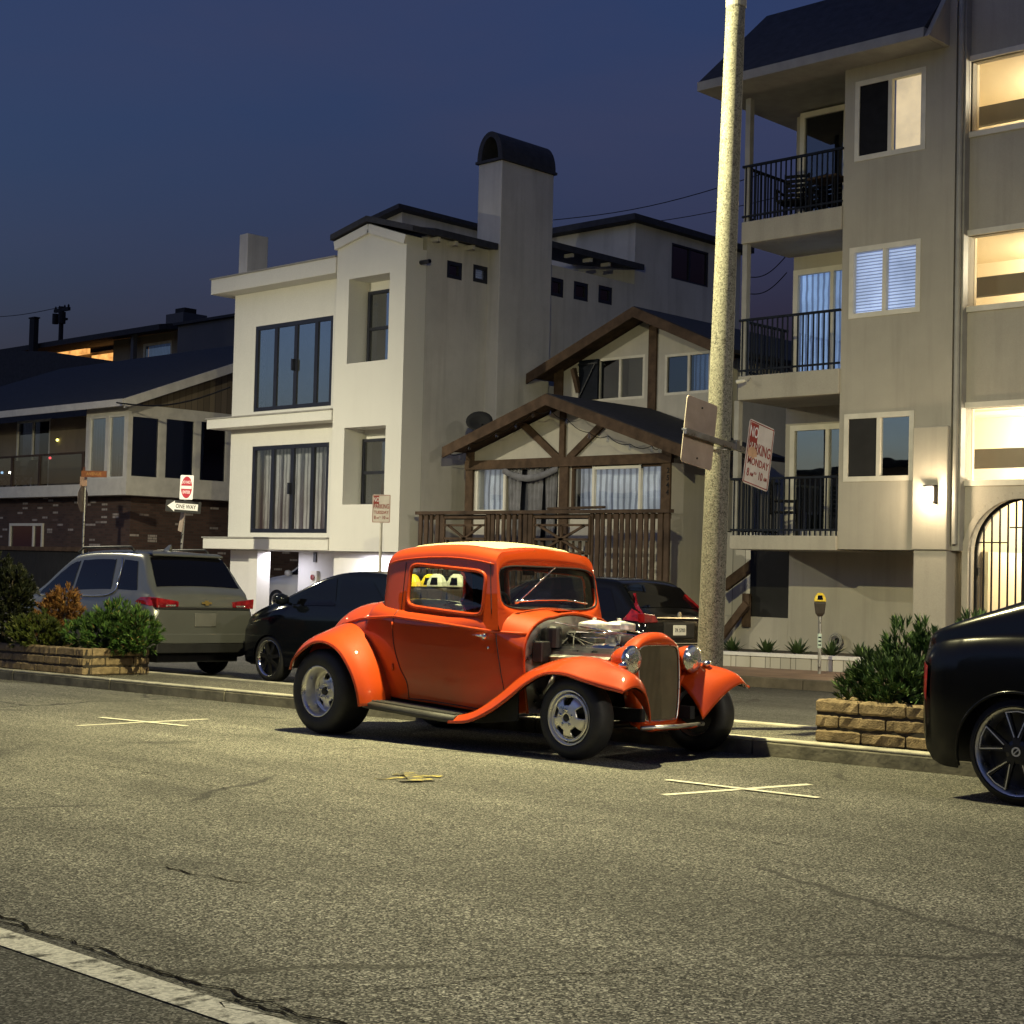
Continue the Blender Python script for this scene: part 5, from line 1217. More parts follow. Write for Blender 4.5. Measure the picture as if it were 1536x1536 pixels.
for (u, v, w, h, yaw, s) in ((141, 711, .72, .17, 34, 'AVENUE'), (126, 706, .30, .20, -20, 'ST')):
    M = Matrix.Translation(at(u, v, 21.9)) @ Matrix.Rotation(R(yaw), 4, 'Z'); m = MB(); m.box(-w / 2, w / 2, -.004, .004, -h / 2, h / 2); I = [M @ q for q in m.v]; m.v = I; bl = m.build('name_blade', 'sign_orange', ss)
    text(s, 'lettering', 'sign_orange_pale', ss, .115, M @ Matrix.Translation((0, -.006, 0)) @ Matrix.Rotation(PI / 2, 4, 'X'), .001)
m = MB(); q = at(125, 722, 21.9); m.box(q.x - .17, q.x + .17, 21.9, 21.91, q.z - .13, q.z + .13); m.build('small_plate', 'sign_worn', ss)
# ------------------------------------------------------------------ parking meters
def meter(name, label, x, y, dz, heads, mat, group=None, rot=0.0, hgt=.92, sticker=False):
    M = street_M(x, y, 1, dz, rot); t = thing(name, label, 'parking meter', M, group)
    m = MB(); m.tube([(0, 0, 0), (0, 0, hgt)], .028, 10); m.build('post', 'galvanised', t, local=True)
    if sticker:
        m = MB(); m.lathe([(.030, .40), (.034, .41), (.034, .62), (.030, .63)], (0, 0, 0), (0, 0, 1), 12); sk = m.build('sticker', 'sticker', t, local=True)
        for k in range(3): m = MB(); m.box(-.022, .022, -.0375, -.0335, .44 + k * .06, .462 + k * .06); m.build('sticker_print', 'iron_blue', sk, local=True)
    if len(heads) > 1: m = MB(); m.box(-.20, .20, -.025, .025, hgt - .03, hgt + .01); m.build('yoke', 'meter_body', t, local=True)
    for i, dx in enumerate(heads):
        z = hgt; m = MB()
        m.add([(dx + a, b, c) for c, ww, dp in ((z, .035, .035), (z + .05, .07, .055), (z + .20, .09, .065), (z + .235, .088, .063)) for a, b in ((-ww, -dp), (ww, -dp), (ww, dp), (-ww, dp))],
              [(0, 3, 2, 1)] + [(4 * k + j, 4 * k + (j + 1) % 4, 4 * k + 4 + (j + 1) % 4, 4 * k + 4 + j) for k in range(3) for j in range(4)] + [(12, 13, 14, 15)]); hd = m.build('meter_head', 'meter_body', t, local=True, bevel=.012)
        m = MB(); rows = []
        for zz, ww, dp in ((z + .236, .094, .068), (z + .29, .088, .064), (z + .345, .062, .05), (z + .375, .034, .03)):
            rows.append([(dx + a, b, zz) for a, b in ((-ww, -dp), (-ww * .5, -dp * 1.15), (ww * .5, -dp * 1.15), (ww, -dp), (ww, dp), (-ww, dp))])
        m.grid(rows, True); m.poly(rows[-1]); m.poly(rows[0]); m.build('dome', mat, hd, local=True, bevel=.010)
        m = MB(); m.add([(dx - .045, -.081, z + .262), (dx + .045, -.081, z + .262), (dx + .032, -.066, z + .335), (dx - .032, -.066, z + .335)], [(0, 1, 2, 3)]); m.build('display_window', 'tinted_glass', hd, local=True, solid=.004)
    return t
p = gp(1229, 1012, .13); meter('parking_meter', 'single parking meter with a yellow dome on the far pavement', p.x, p.y, .146, (0,), 'meter_yellow', 'parking meters', .6, .90, True)
for (u, lbl, mat, yy) in ((632, 'twin parking meter with yellow domes seen through the orange coupe', 'meter_yellow', 11.2), (671, 'twin parking meter with grey domes seen through the orange coupe', 'grey_plastic', 11.2)):
    x_ = X(u, 870, yy); zt_ = Z(u, 861, yy); meter('parking_meter', lbl, x_, yy, KH - .012, (-.115, .115), mat, 'parking meters', R(20), zt_ - g(x_, yy) - KH + .012 - .375)
# ------------------------------------------------------------------ wheels
def tyre_prof(r, rim, w):
    return [(rim - .01, -w / 2 + .025), (rim + .01, -w / 2 + .005), (r - .06, -w / 2), (r - .018, -w / 2 + .018), (r - .003, -w / 2 + .05), (r, 0), (r - .003, w / 2 - .05), (r - .018, w / 2 - .018), (r - .06, w / 2), (rim + .02, w / 2 - .003), (rim + .008, w / 2 - .012), (rim - .01, w / 2 - .03)]
def wheel(parent, x, y, z, r, rim, w, s, style='slot', mats=('alloy', 'rubber'), dish=.03):
    """s = +1 / -1: the outer face looks to +y / -y"""
    c = V((x, y, z)); ax = V((0, s, 0)); m = MB(); m.lathe(tyre_prof(r, rim, w), c, ax, 40); t = m.build('wheel', mats[1], parent, sm=True, local=True)
    m = MB(); m.lathe([(rim - .005, -w / 2 + .03), (rim - .03, -w / 2 + .06), (rim - .035, w / 2 - dish - .05), (rim - .02, w / 2 - .03), (rim - .004, w / 2 - .012), (rim + .008, w / 2 - .004), (rim + .004, w / 2 - .012)], c, ax, 40); m.build('rim', mats[0], t, sm=True, local=True)
    d = w / 2 - dish
    m = MB(); m.lathe([(rim - .02, d - .10), (0, d - .105)], c, ax, 24); m.build('wheel_dark_backing', 'black_paint', t, local=True)  # black disc stands in for the shade behind slots and spokes
    e1 = V((1, 0, 0)); e2 = V((0, 0, 1)) * 1.0
    P = lambda rr, a, h: c + ax * h + e1 * (rr * math.cos(a)) + e2 * (rr * math.sin(a))
    m = MB()
    if style == 'slot':
        nr, na = 14, 100; ro = rim - .02; R_ = [ro * (.16 + .84 * i / nr) for i in range(nr + 1)]
        hh = lambda q: d + .030 * (1 - (q / ro) ** 2) * 1.0 - .02 * math.exp(-((q / ro - .86) / .09) ** 2)
        for i in range(nr):
            for j in range(na):
                a0, a1 = 2 * PI * j / na, 2 * PI * (j + 1) / na; am = ((a0 + a1) / 2 + .30) % (2 * PI / 5) - PI / 5; q = (R_[i] + R_[i + 1]) / 2 / ro
                if .50 < q < .80 and abs(am) < .30 - .5 * max(0, .58 - q): continue
                m.poly([P(R_[i], a0, hh(R_[i])), P(R_[i + 1], a0, hh(R_[i + 1])), P(R_[i + 1], a1, hh(R_[i + 1])), P(R_[i], a1, hh(R_[i]))])
        m.build('wheel_disc', mats[0], t, sm=True, local=True, solid=.018)
        m = MB(); m.lathe([(ro * .19, d - .01), (ro * .19, d + .035), (ro * .15, d + .048), (0, d + .05)], c, ax, 20); m.build('hub_cap', 'black_paint', t, local=True)
        m = MB()
        for k in range(5): a = 2 * PI * k / 5 + .3; m.lathe([(.014, 0), (.014, .03), (.008, .038), (0, .038)], P(ro * .32, a, d + .02), ax, 8)
        m.build('lug_nuts', 'chrome', t, local=True)
    elif style == 'spoke':
        ro = rim - .012
        for k in range(5):
            for q in (-1, 1):
                a = 2 * PI * k / 5 + .32 + q * .27; b = 2 * PI * k / 5 + .32 + q * .13
                m.bar(P(.05, b, d + .025), P(ro, a, d + .01), .028, .03, ax); 
        m.lathe([(.075, d - .02), (.075, d + .03), (.05, d + .04), (0, d + .042)], c, ax, 20); m.build('spokes', 'black_paint', t, local=True)
        m = MB()
        for k in range(5):
            a = 2 * PI * k / 5 + .32
            for q in (-1, 1): m.bar(P(.09, a + q * .14, d + .043), P(ro - .01, a + q * .30, d + .028), .007, .004, ax)
            m.bar(P(ro - .012, a - .30, d + .029), P(ro - .012, a, d + .029), .007, .004, ax); m.bar(P(ro - .012, a, d + .029), P(ro - .012, a + .30, d + .029), .007, .004, ax)
        m.build('spoke_edge', mats[0], t, local=True)
        m = MB(); m.lathe([(.03, d + .043), (.03, d + .047), (.02, d + .047), (.02, d + .043)], c, ax, 16); m.bar(P(.02, .8, d + .046), P(.02, 3.9, d + .046), .006, .004, ax); m.build('hub_badge', 'alloy', t, local=True)
    else:
        ro = rim - .012
        for k in range(7): a = 2 * PI * k / 7 + .2; m.bar(P(.04, a, d + .02), P(ro, a, d), .05, .03, ax)
        m.lathe([(.07, d - .02), (.07, d + .025), (0, d + .03)], c, ax, 16); m.build('spokes', 'black_paint' if style == 'dark' else mats[0], t, local=True)
    return t

# ------------------------------------------------------------------ modern car shell
class Car:
    def __init__(s, name, label, M, top, belt, W, bot, x0, x1, axles, R_, paint, group=None, tum=.16, cat='car', wr=.34, rimr=.24, ww=.23, wy=None, rr=.10, style='dark', rimmat='alloy', end=.0):
        s.t = thing(name, label, cat, M, group); s.top, s.belt, s.W, s.bot, s.tum, s.ax, s.R, s.rr = top, belt, W, bot, tum, axles, R_, rr
        s.end = end
        xs = set()
        n = int((x1 - x0) / .06)
        for i in range(n + 1): xs.add(round(x0 + (x1 - x0) * i / n, 4))
        for a in axles:
            for k in range(-18, 19): xs.add(round(a + R_ * math.sin(PI / 2 * k / 18), 4))
        for p in top: xs.add(p[0])
        xs = sorted(x for x in xs if x0 <= x <= x1); xs2 = [xs[0]]
        for x in xs[1:]:
            if x - xs2[-1] > .008: xs2.append(x)
        rows = [s.section(x) for x in xs2]; m = MB(); m.grid(rows); m.poly(rows[0]); m.poly(rows[-1][::-1]); s.shell = m.build('body', paint, s.t, sm=False, local=True)
        for p in s.shell.data.polygons: p.use_smooth = len(p.vertices) == 4
        s.x0, s.x1 = x0, x1
        wy = wy or (lerp(W, 0) - ww / 2 - .01)
        m = MB(); m.box(x0 + .15, x1 - .15, -wy + ww / 2 + .02, wy - ww / 2 - .02, .22, lerp(belt, 0) - .12); m.build('underbody', 'black_paint', s.t, local=True)
        for a in axles:
            m = MB(); m.box(a - R_ + .02, a + R_ - .02, -wy + .02, wy - .02, wr + .05, wr + R_ * .8); m.build('wheel_arch', 'black_paint', s.t, local=True)
            for sd in (1, -1): wheel(s.t, a, sd * wy, wr, wr, rimr, ww, sd, style, (rimmat, 'rubber'), .05)
    def b(s, x):
        z = smooth(s.bot, x)
        for a in s.ax:
            d = abs(x - a)
            if d < s.R: z = max(z, .30 + math.sqrt(s.R ** 2 - d * d))
        return z
    def side(s, x, z):
        W = smooth(s.W, x); zt, zb = smooth(s.top, x), min(smooth(s.belt, x), smooth(s.top, x) - .03)
        if z <= zb:
            k = (z - .62) / .5; return W - .045 * k * k - (.03 * max(0, (z - zb + .08) / .08) ** 2 if True else 0)
        y = s.side(x, zb) - .012 - (z - zb) * s.tum * (1 + .35 * (z - zb))
        r = min(s.rr, (zt - zb) * .6)
        if z > zt - r: q = (z - (zt - r)) / r; y -= r * (1 - math.sqrt(max(0, 1 - min(q, 1) ** 2)))
        return y
    def section(s, x):
        zt = smooth(s.top, x); zb = min(smooth(s.belt, x), zt - .03); bo = min(s.b(x), zb - .05); r = min(s.rr, (zt - zb) * .6); h = []
        for k in range(9): z = bo + (zb - bo) * k / 8; h.append((s.side(x, z), z))
        for k in range(1, 6): z = zb + (zt - r - zb) * k / 5; h.append((s.side(x, z), z))
        for k in range(1, 6): a = PI / 2 * k / 5; z = zt - r + r * math.sin(a); h.append((s.side(x, zt - r) - r * (1 - math.cos(a)), z))
        ye = h[-1][0]
        for k in range(1, 5): q = 1 - k / 4; h.append((ye * q, zt + .025 * (1 - q * q)))
        return [(x, y, z) for y, z in h] + [(x, -y, z) for y, z in h[::-1][1:]]
    def side_panel(s, name, mat, poly, sd, off=.006, parent=None, n=10):
        """closed polygon (x,z) laid on one flank"""
        m = MB(); P = [V((p[0], 0, p[1])) for p in poly]; c = sum(P, V()) / len(P); rings = []
        edge = []
        for a, b in zip(P, P[1:] + P[:1]):
            for k in range(n): edge.append(a + (b - a) * k / n)
        for f in (1, .75, .5, .25, .02): rings.append([V((q.x, sd * (s.side(q.x, q.z) + off), q.z)) for q in [c + (e - c) * f for e in edge]])
        m.grid(rings, True); return m.build(name, mat, parent or s.t, sm=True, local=True)
    def top_panel(s, name, mat, x0, x1, y0, y1, off=.006, parent=None, n=10, taper=0.0):
        m = MB(); rows = []
        for i in range(n + 1):
            x = x0 + (x1 - x0) * i / n; zt = smooth(s.top, x); dz = (smooth(s.top, x + .01) - smooth(s.top, x - .01)) / .02; nn = V((-dz, 0, 1)).normalized(); k = 1 - taper * i / n
            rows.append([V((x, y, zt + .025 * (1 - (y / .8) ** 2))) + nn * off for y in [(y0 + (y1 - y0) * j / 12) * k for j in range(13)]])
        m.grid(rows); return m.build(name, mat, parent or s.t, sm=True, local=True)
    def box(s, name, mat, x0, x1, y0, y1, z0, z1, bevel=.008, parent=None): m = MB(); m.box(x0, x1, y0, y1, z0, z1); return m.build(name, mat, parent or s.t, local=True, bevel=bevel)

def suv(name, label, M, paint, L0, L1, H, W_, ax, wr, bumper='black_plastic', rear=True, group=None, style='dark', rimr=.24, k=1.0, rimmat='alloy'):
    """local +x forward; L0 tail, L1 nose"""
    top = [(L0, .95 * k), (L0 + .05, 1.10 * k), (L0 + .20, 1.22 * k), (L0 + .55, H - .10), (L0 + .80, H - .03), (L0 + 1.6, H), (L0 + 2.2, H - .02), (L0 + 2.55, H - .10), (L0 + 3.35, 1.13 * k), (L0 + 3.5, 1.08 * k), (L1 - .35, .98 * k), (L1 - .10, .86), (L1, .68)]
    belt = [(L0, .90), (L0 + .2, 1.10 * k), (L0 + 3.3, 1.04 * k), (L1 - .2, .88), (L1, .60)]
    W = [(L0, W_ - .10), (L0 + .12, W_ - .035), (L0 + .5, W_), (L1 - .8, W_), (L1 - .25, W_ - .08), (L1, W_ - .28)]
    bot = [(L0, .48), (L0 + .12, .36), (L0 + .5, .27), (L1 - .5, .25), (L1, .34)]
    return Car(name, label, M, top, belt, W, bot, L0, L1, ax, .385 * wr / .35, paint, group, tum=.27, rr=.15, wr=wr, rimr=rimr, style=style, rimmat=rimmat)
def suv_glass(c, L0, H, k=1.0, sides=(1,), trim=None):
    for sd in (1, -1):
        zb = 1.11 * k
        for nm, poly in (('side_window', [(L0 + 2.28, zb), (L0 + 3.20, zb - .01), (L0 + 2.72, H - .16), (L0 + 2.52, H - .12), (L0 + 2.28, H - .10)]), ('side_window', [(L0 + 1.18, zb + .03), (L0 + 2.20, zb), (L0 + 2.20, H - .10), (L0 + 1.30, H - .10)]), ('quarter_window', [(L0 + .50, zb + .06), (L0 + 1.02, zb + .04), (L0 + 1.06, H - .12), (L0 + .72, H - .14)])):
            w = c.side_panel(nm, 'tinted_glass', poly, sd)
        if trim:
            m = MB(); P = [(L0 + 1.05, zb + .20), (L0 + 1.16, zb - .012), (L0 + 2.2, zb - .03), (L0 + 3.24, zb - .04)]; P += []
            m.tube([V((x, sd * (c.side(x, z) + .012), z)) for x, z in [tuple(v)[:2] for v in cr([(a, b, 0) for a, b in P], 6)]], .012, 6); m.build('window_trim', trim, c.t, sm=True, local=True)
            P = [(L0 + 1.05, zb + .20), (L0 + 1.22, H - .085), (L0 + 2.3, H - .065), (L0 + 2.75, H - .13), (L0 + 3.28, zb - .02)]
            m = MB(); m.tube([V((x, sd * (c.side(x, z) + .010), z)) for x, z in [tuple(v)[:2] for v in cr([(a, b, 0) for a, b in P], 6)]], .009, 6); m.build('window_trim', trim, c.t, sm=True, local=True)
    for sd in (1, -1):
        for xx in (L0 + 2.24, L0 + 1.12): m = MB(); m.tube([(xx + .0 * i, sd * (c.side(xx, z) + .001), z) for i, z in enumerate([.36 + .1 * k_ for k_ in range(8)])], .004, 4); m.build('door_gap', 'black_paint', c.t, local=True)
        for xx in (L0 + 2.05, L0 + 1.0): z = .98 * k; m = MB(); m.bar((xx - .11, sd * (c.side(xx, z) + .03), z), (xx + .11, sd * (c.side(xx, z) + .03), z), .02, .03); m.build('door_handle', c.shell.data.materials[0].name, c.t, local=True, bevel=.006)
        m = MB(); x = L0 + 3.12; y = sd * (c.side(x, 1.1) + .13); m.lathe([(0, -.09), (.06, -.08), (.085, 0), (.07, .08), (0, .1)], (x, y, 1.14 * k), (0, 1, 0), 12); m.bar((x, y, 1.12 * k), (x, sd * c.side(x, 1.1), 1.08 * k), .05, .03); m.build('wing_mirror', c.shell.data.materials[0].name, c.t, sm=True, local=True)

# silver SUV, seen from behind
L0, L1, H, W_ = -2.30, 2.40, 1.86, .965
kS = 1.08
c = suv('parked_suv', 'silver-grey SUV seen from behind with a tinted rear window', street_M(-21.1, 13.28, -1), 'paint_silver', L0, L1, H, W_, (-1.33, 1.50), .36, k=kS)
suv_glass(c, L0, H, kS, trim='chrome')
c.top_panel('rear_window', 'tinted_glass', L0 + .52, L0 + .19, -.64, .64, taper=-.14)
m = MB(); rows = [[V((L0 + .62 + d, y, H - .045 + e)) for y in [-.62 + 1.24 * j / 10 for j in range(11)]] for d, e in ((0, .02), (-.14, -.015), (-.15, -.045), (0, -.03))]; m.grid(rows); m.build('roof_spoiler', 'paint_silver', c.t, sm=True, local=True)
def rear_face(c, x, items):
    for nm, mat, y0, y1, z0, z1, d in items: c.box(nm, mat, x - d, x + .02, y0, y1, z0, z1, .012)
XR_ = L0
rear_face(c, XR_, [('black_strip', 'black_plastic', -.80, .80, .985, 1.025, .012), ('number_plate', 'plate_blank', -.19, .19, .74, .94, .020), ('lower_bumper', 'black_plastic', -.84, .84, .36, .50, .035), ('bumper_trim', 'chrome', -.60, .60, .495, .515, .045), ('bumper', 'paint_silver', -.845, .845, .50, .64, .05)])
for sd in (1, -1):
    m = MB(); P_ = [(sd * .48, 1.03), (sd * .85, 1.01), (sd * .86, 1.16), (sd * .48, 1.11)]; m.add([(XR_ - .022, y, z) for y, z in P_] + [(XR_ + .14, y, z) for y, z in P_], [(0, 1, 2, 3), (0, 4, 5, 1), (1, 5, 6, 2), (2, 6, 7, 3), (3, 7, 4, 0)]); tl = m.build('tail_light', 'tail_red', c.t, local=True, bevel=.01)
    m = MB(); m.box(XR_ - .026, XR_, sd * .53, sd * .70, 1.035, 1.06); m.build('reversing_lens', 'lens_clear', tl, local=True)
    q = c.side_panel('tail_light_side', 'tail_red', [(XR_ + .03, 1.03), (XR_ + .42, 1.09), (XR_ + .32, 1.16), (XR_ + .05, 1.165)], sd, .010, tl)
    rm = MB(); rm.tube([(L0 + .9, sd * .66, H - .02), (L0 + 1.0, sd * .66, H + .045), (L0 + 2.3, sd * .66, H + .045), (L0 + 2.45, sd * .66, H - .03)], .018, 8); rm.build('roof_rail', 'black_plastic', c.t, sm=True, local=True)
m = MB(); m.add([(XR_ - .030, y, z) for y, z in ((-.085, 1.105), (-.03, 1.105), (-.03, 1.125), (.035, 1.125), (.03, 1.105), (.085, 1.105), (.075, 1.075), (.02, 1.075), (.02, 1.055), (-.045, 1.055), (-.04, 1.075), (-.095, 1.075))], [list(range(12))]); m.build('badge', 'gold', c.t, local=True, solid=.008)
m = MB(); m.add([(L0 + .95, -.035, H), (L0 + .95, .035, H), (L0 + 1.15, .02, H), (L0 + 1.15, -.02, H), (L0 + .93, 0, H + .10), (L0 + 1.0, 0, H + .095)], [(0, 1, 4), (1, 2, 5, 4), (2, 3, 5), (3, 0, 4, 5)]); m.build('antenna', 'paint_silver', c.t, local=True)
m = MB(); m.tube([(XR_ + .17, .05, 1.30), (XR_ + .19, -.38, 1.26)], .012, 6); m.build('rear_wiper', 'black_plastic', c.t, local=True)

# black crossover at the far pavement
L0, L1, H = -2.15, 2.15, 1.60
c = suv('parked_suv', 'black crossover with tall red tail lights parked beyond the orange coupe', street_M(-13.70 + L0, 18.02, -1), 'paint_black', L0, L1, H, .92, (-1.28, 1.35), .34, k=.94)
suv_glass(c, L0, H, .94, trim='black_plastic')
c.top_panel('rear_window', 'tinted_glass', L0 + .50, L0 + .20, -.66, .66, taper=-.10)
rear_face(c, L0, [('chrome_strip', 'chrome', -.55, .55, 1.005, 1.025, .014), ('number_plate', 'plate_white', -.155, .155, .76, .915, .02), ('plate_recess', 'black_plastic', -.36, .36, .72, .95, .012), ('bumper', 'black_plastic', -.80, .80, .36, .62, .05), ('bumper_strip', 'chrome', -.6, .6, .64, .652, .03)])
text('7R 5703', 'plate_lettering', 'iron_blue', c.t, .075, XF[c.t.name] @ Matrix.Translation((L0 - .0215, 0, .835)) @ Matrix.Rotation(-PI / 2, 4, 'Z') @ Matrix.Rotation(PI / 2, 4, 'X'), .001)
for sd in (1, -1):
    m = MB(); P_ = [(sd * .50, .95), (sd * .83, .94), (sd * .85, 1.08), (sd * .60, 1.06)]; m.add([(L0 - .02, y, z) for y, z in P_] + [(L0 + .10, y, z) for y, z in P_], [(0, 1, 2, 3), (0, 4, 5, 1), (1, 5, 6, 2), (2, 6, 7, 3), (3, 7, 4, 0)]); tl = m.build('tail_light', 'tail_red', c.t, local=True, bevel=.01)
    c.side_panel('tail_light_side', 'tail_red', [(L0 + .03, .96), (L0 + .34, .98), (L0 + .22, 1.10), (L0 + .40, 1.36), (L0 + .33, 1.37), (L0 + .10, 1.10)], sd, .012, tl)
m = MB(); m.lathe([(0, 0), (.05, .002), (.05, .008), (0, .01)], (L0 - .002, 0, 1.06), (-1, 0, 0), 14); m.build('badge', 'chrome', c.t, local=True)

# dark coupe-like car behind the hot rod's tail
L0, L1, H = -2.2, 2.15, 1.56
top = [(L0, .90), (L0 + .2, 1.10), (L0 + 1.0, H - .08), (L0 + 1.6, H), (-.10, H - .015), (.30, H - .10), (1.05, 1.20), (1.25, 1.13), (1.75, .98), (2.0, .84), (L1, .62)]
belt = [(L0, .85), (L0 + .4, 1.05), (1.0, 1.07), (1.9, .80), (L1, .56)]
c = Car('parked_car', 'black car facing left with chrome-lipped wheels, half hidden behind the orange coupe', street_M(-17.42 + 1.27, 14.28, -1), top, belt, [(L0, .75), (L0 + .3, .88), (-1, .90), (1.3, .90), (1.9, .82), (L1, .62)], [(L0, .45), (-1.6, .25), (1.6, .24), (L1, .30)], L0, L1, (-1.35, 1.27), .365, 'paint_navy', wr=.335, rimr=.25, style='dark', rimmat='chrome', rr=.08)
for sd in (1, -1):
    c.side_panel('side_window', 'pane_reflect' if False else 'tinted_glass', [(-.10, 1.10), (.86, 1.09), (.34, H - .15), (-.05, H - .09)], sd); c.side_panel('side_window', 'tinted_glass', [(-1.1, 1.14), (-.18, 1.11), (-.14, H - .09), (-.8, H - .14)], sd)
    m = MB(); m.lathe([(0, -.10), (.06, -.08), (.085, 0), (.065, .08), (0, .1)], (.82, sd * 1.02, 1.17), (0, 1, 0), 12); m.bar((.82, sd * .86, 1.10), (.82, sd * .98, 1.15), .05, .03); m.build('wing_mirror', 'paint_navy', c.t, sm=True, local=True)
    m = MB(); P_ = [(L1 - .32, sd * .80, .66), (L1 - .10, sd * .62, .64), (L1 - .10, sd * .60, .74), (L1 - .36, sd * .78, .79)]; m.add(P_, [(0, 1, 2, 3)]); m.build('headlight', 'lens_clear', c.t, local=True, solid=.05)
c.top_panel('windscreen', 'tinted_glass', .36, 1.04, -.62, .62, taper=-.12)
# white van-like SUV inside the carport
L0, L1, H = -2.2, 2.3, 1.75
p_ = at(440, 872, 26.2)
M = Matrix.Translation((X(404, 905, 25.0) + 1.75, 25.93, g(-27, 19) + .52)) @ Matrix.Rotation(R(180), 4, 'Z')
c = suv('parked_suv', 'white SUV parked inside the carport of the white house', M, 'paint_white_car', L0, L1, H, .93, (-1.30, 1.45), .36); suv_glass(c, L0, H)
c.top_panel('windscreen', 'tinted_glass', L0 + 2.60, L0 + 3.28, -.66, .66, taper=-.12)

# black SUV cut off by the right edge
L0, L1, H = -.72, 4.0, 1.62
top = [(L0, .96), (L0 + .03, 1.04), (L0 + .22, 1.12), (L0 + .6, 1.25), (L0 + 1.1, 1.42), (L0 + 1.7, H - .03), (L0 + 2.3, H), (L0 + 3.0, H - .1), (L0 + 3.8, 1.10), (L1 - .3, .95), (L1, .7)]
belt = [(L0, .92), (L0 + .2, 1.00), (L0 + .8, 1.04), (L0 + 3.6, .98), (L1, .62)]
c = Car('parked_suv', 'glossy black SUV cut off by the right edge, with two-tone spoked wheels', street_M(-4.30, 10.02, 1), top, belt, [(L0, .74), (L0 + .08, .84), (L0 + .3, .90), (.8, .93), (3.2, .93), (L1, .7)], [(L0, .42), (L0 + .10, .25), (L0 + .3, .20), (3.5, .22), (L1, .35)], L0, L1, (0, 2.75), .40, 'paint_gloss_black', wr=.335, rimr=.275, ww=.25, style='spoke', rimmat='alloy', rr=.16)
for sd in (1, -1):
    c.side_panel('side_window', 'tinted_glass', [(L0 + .95, 1.12), (L0 + 1.9, 1.07), (L0 + 1.9, 1.46), (L0 + 1.55, 1.40)], sd); c.side_panel('side_window', 'tinted_glass', [(L0 + 1.98, 1.06), (L0 + 3.3, 1.04), (L0 + 2.7, 1.42), (L0 + 1.98, 1.48)], sd)
    tl = c.side_panel('tail_light', 'tail_red', [(L0 + .03, .66), (L0 + .08, .62), (L0 + .09, .84), (L0 + .035, .88)], sd, .012)
    m = MB(); q = [V((x, sd * (c.side(x, z) + .012), z)) for x, z in ((L0 + .86, 1.10), (L0 + 1.0, 1.075), (L0 + 1.9, 1.045), (L0 + 3.35, 1.015))]; m.tube(q, .012, 6); m.build('window_trim', 'chrome', c.t, sm=True, local=True)
    m = MB(); m.tube([V((.405 * math.cos(a), sd * (c.side(.405 * math.cos(a), .30 + .405 * math.sin(a)) + .004), .30 + .405 * math.sin(a))) for a in [R(-12) + R(204) * k / 30 for k in range(31)]], .011, 6); m.build('arch_trim', 'paint_gloss_black', c.t, sm=True, local=True)
    m = MB(); m.tube([V((x, sd * (c.side(x, z) + .001), z)) for x, z in ((.32, .86), (.42, .93), (.50, 1.02))], .004, 4); m.build('door_gap', 'black_paint', c.t, local=True)
c.top_panel('rear_window', 'tinted_glass', L0 + .55, L0 + 1.4, -.56, .56)

# ------------------------------------------------------------------ the other side of the street, behind the camera (seen only in reflections)
def plain_house(label, x0, x1, y0, y1, h, mat, face):
    t = thing('street_house', label, 'house', ((x0 + x1) / 2, (y0 + y1) / 2, g(x0, 0)), 'houses outside the photo'); zb = g(x0, 0) - .6; yf = y1 if face > 0 else y0
    m = MB(); m.box(x0, x1, y0, y1, zb, zb + h); m.build('wall', mat, t)
    m = MB(); m.box(x0 - .4, x1 + .4, y0 - .4, y1 + .4, zb + h, zb + h + .3); m.build('roof', 'roof_black', t)
    x = x0 + 1.2
    while x < x1 - 2:
        for z in (1.3, 4.2):
            if z + 1.6 < h: m = MB(); m.box(x, x + 1.5, yf - .05, yf + .05, zb + z, zb + z + 1.4); w_ = m.build('window', 'trim_white', t); m = MB(); m.box(x + .1, x + 1.4, yf - .06, yf + .06, zb + z + .1, zb + z + 1.3); m.build('pane', 'tinted_glass', w_)
        x += 3.4
for a in (('pale two-storey house across the street, far left', -62, -44, -24, -15, 6.8, 'stucco_gable', 1), ('tan two-storey house across the street, left', -42, -27, -25, -15.5, 7.4, 'stucco_tan', 1), ('grey house directly behind the camera', -25, -9, -24, -15, 6.6, 'stucco_gable', 1),
          ('tall tan house across the street behind the black SUV', -7, 8, -25, -15, 8.2, 'stucco_tan', 1), ('pale house across the street, right', 10, 26, -24, -15.5, 7.0, 'stucco_gable', 1), ('tan house across the street, far right', 28, 46, -25, -15, 7.6, 'stucco_tan', 1),
          ('beige block next to the apartments, beyond the right edge', -5.5, 12, 23.5, 34, 9.5, 'stucco_tan', -1), ('second beige block beyond the right edge', 14, 34, 23, 34, 7.5, 'stucco_gable', -1)):
    plain_house(*a)
# ------------------------------------------------------------------ orange hot-rod coupe
XC0, YCC = -10.53, 9.59
HR = thing('hot_rod', 'bright orange three-window hot-rod coupe with an exposed engine and cream roof', 'hot rod', street_M(XC0, YCC, 1) @ Matrix.Diagonal((1, 1.06, 1, 1)))
OR = 'paint_orange'
def part(m, name, mat, parent=None, **k): return m.build(name, mat, parent or HR, local=True, **k)
bW = [(-.66, .36), (-.5, .47), (-.2, .55), (.15, .60), (.5, .645), (.9, .675), (1.5, .665), (1.9, .61), (2.14, .555)]
bT = [(-.66, .66), (-.58, .78), (-.50, .90), (-.40, .99), (-.25, 1.09), (-.05, 1.155), (.2, 1.18), (.45, 1.18), (.8, 1.14), (1.3, 1.12), (1.8, 1.135), (2.14, 1.085)]
bB = [(-.66, .50), (-.4, .44), (.2, .41), (.67, .36), (1.22, .335), (1.85, .295), (2.14, .31)]
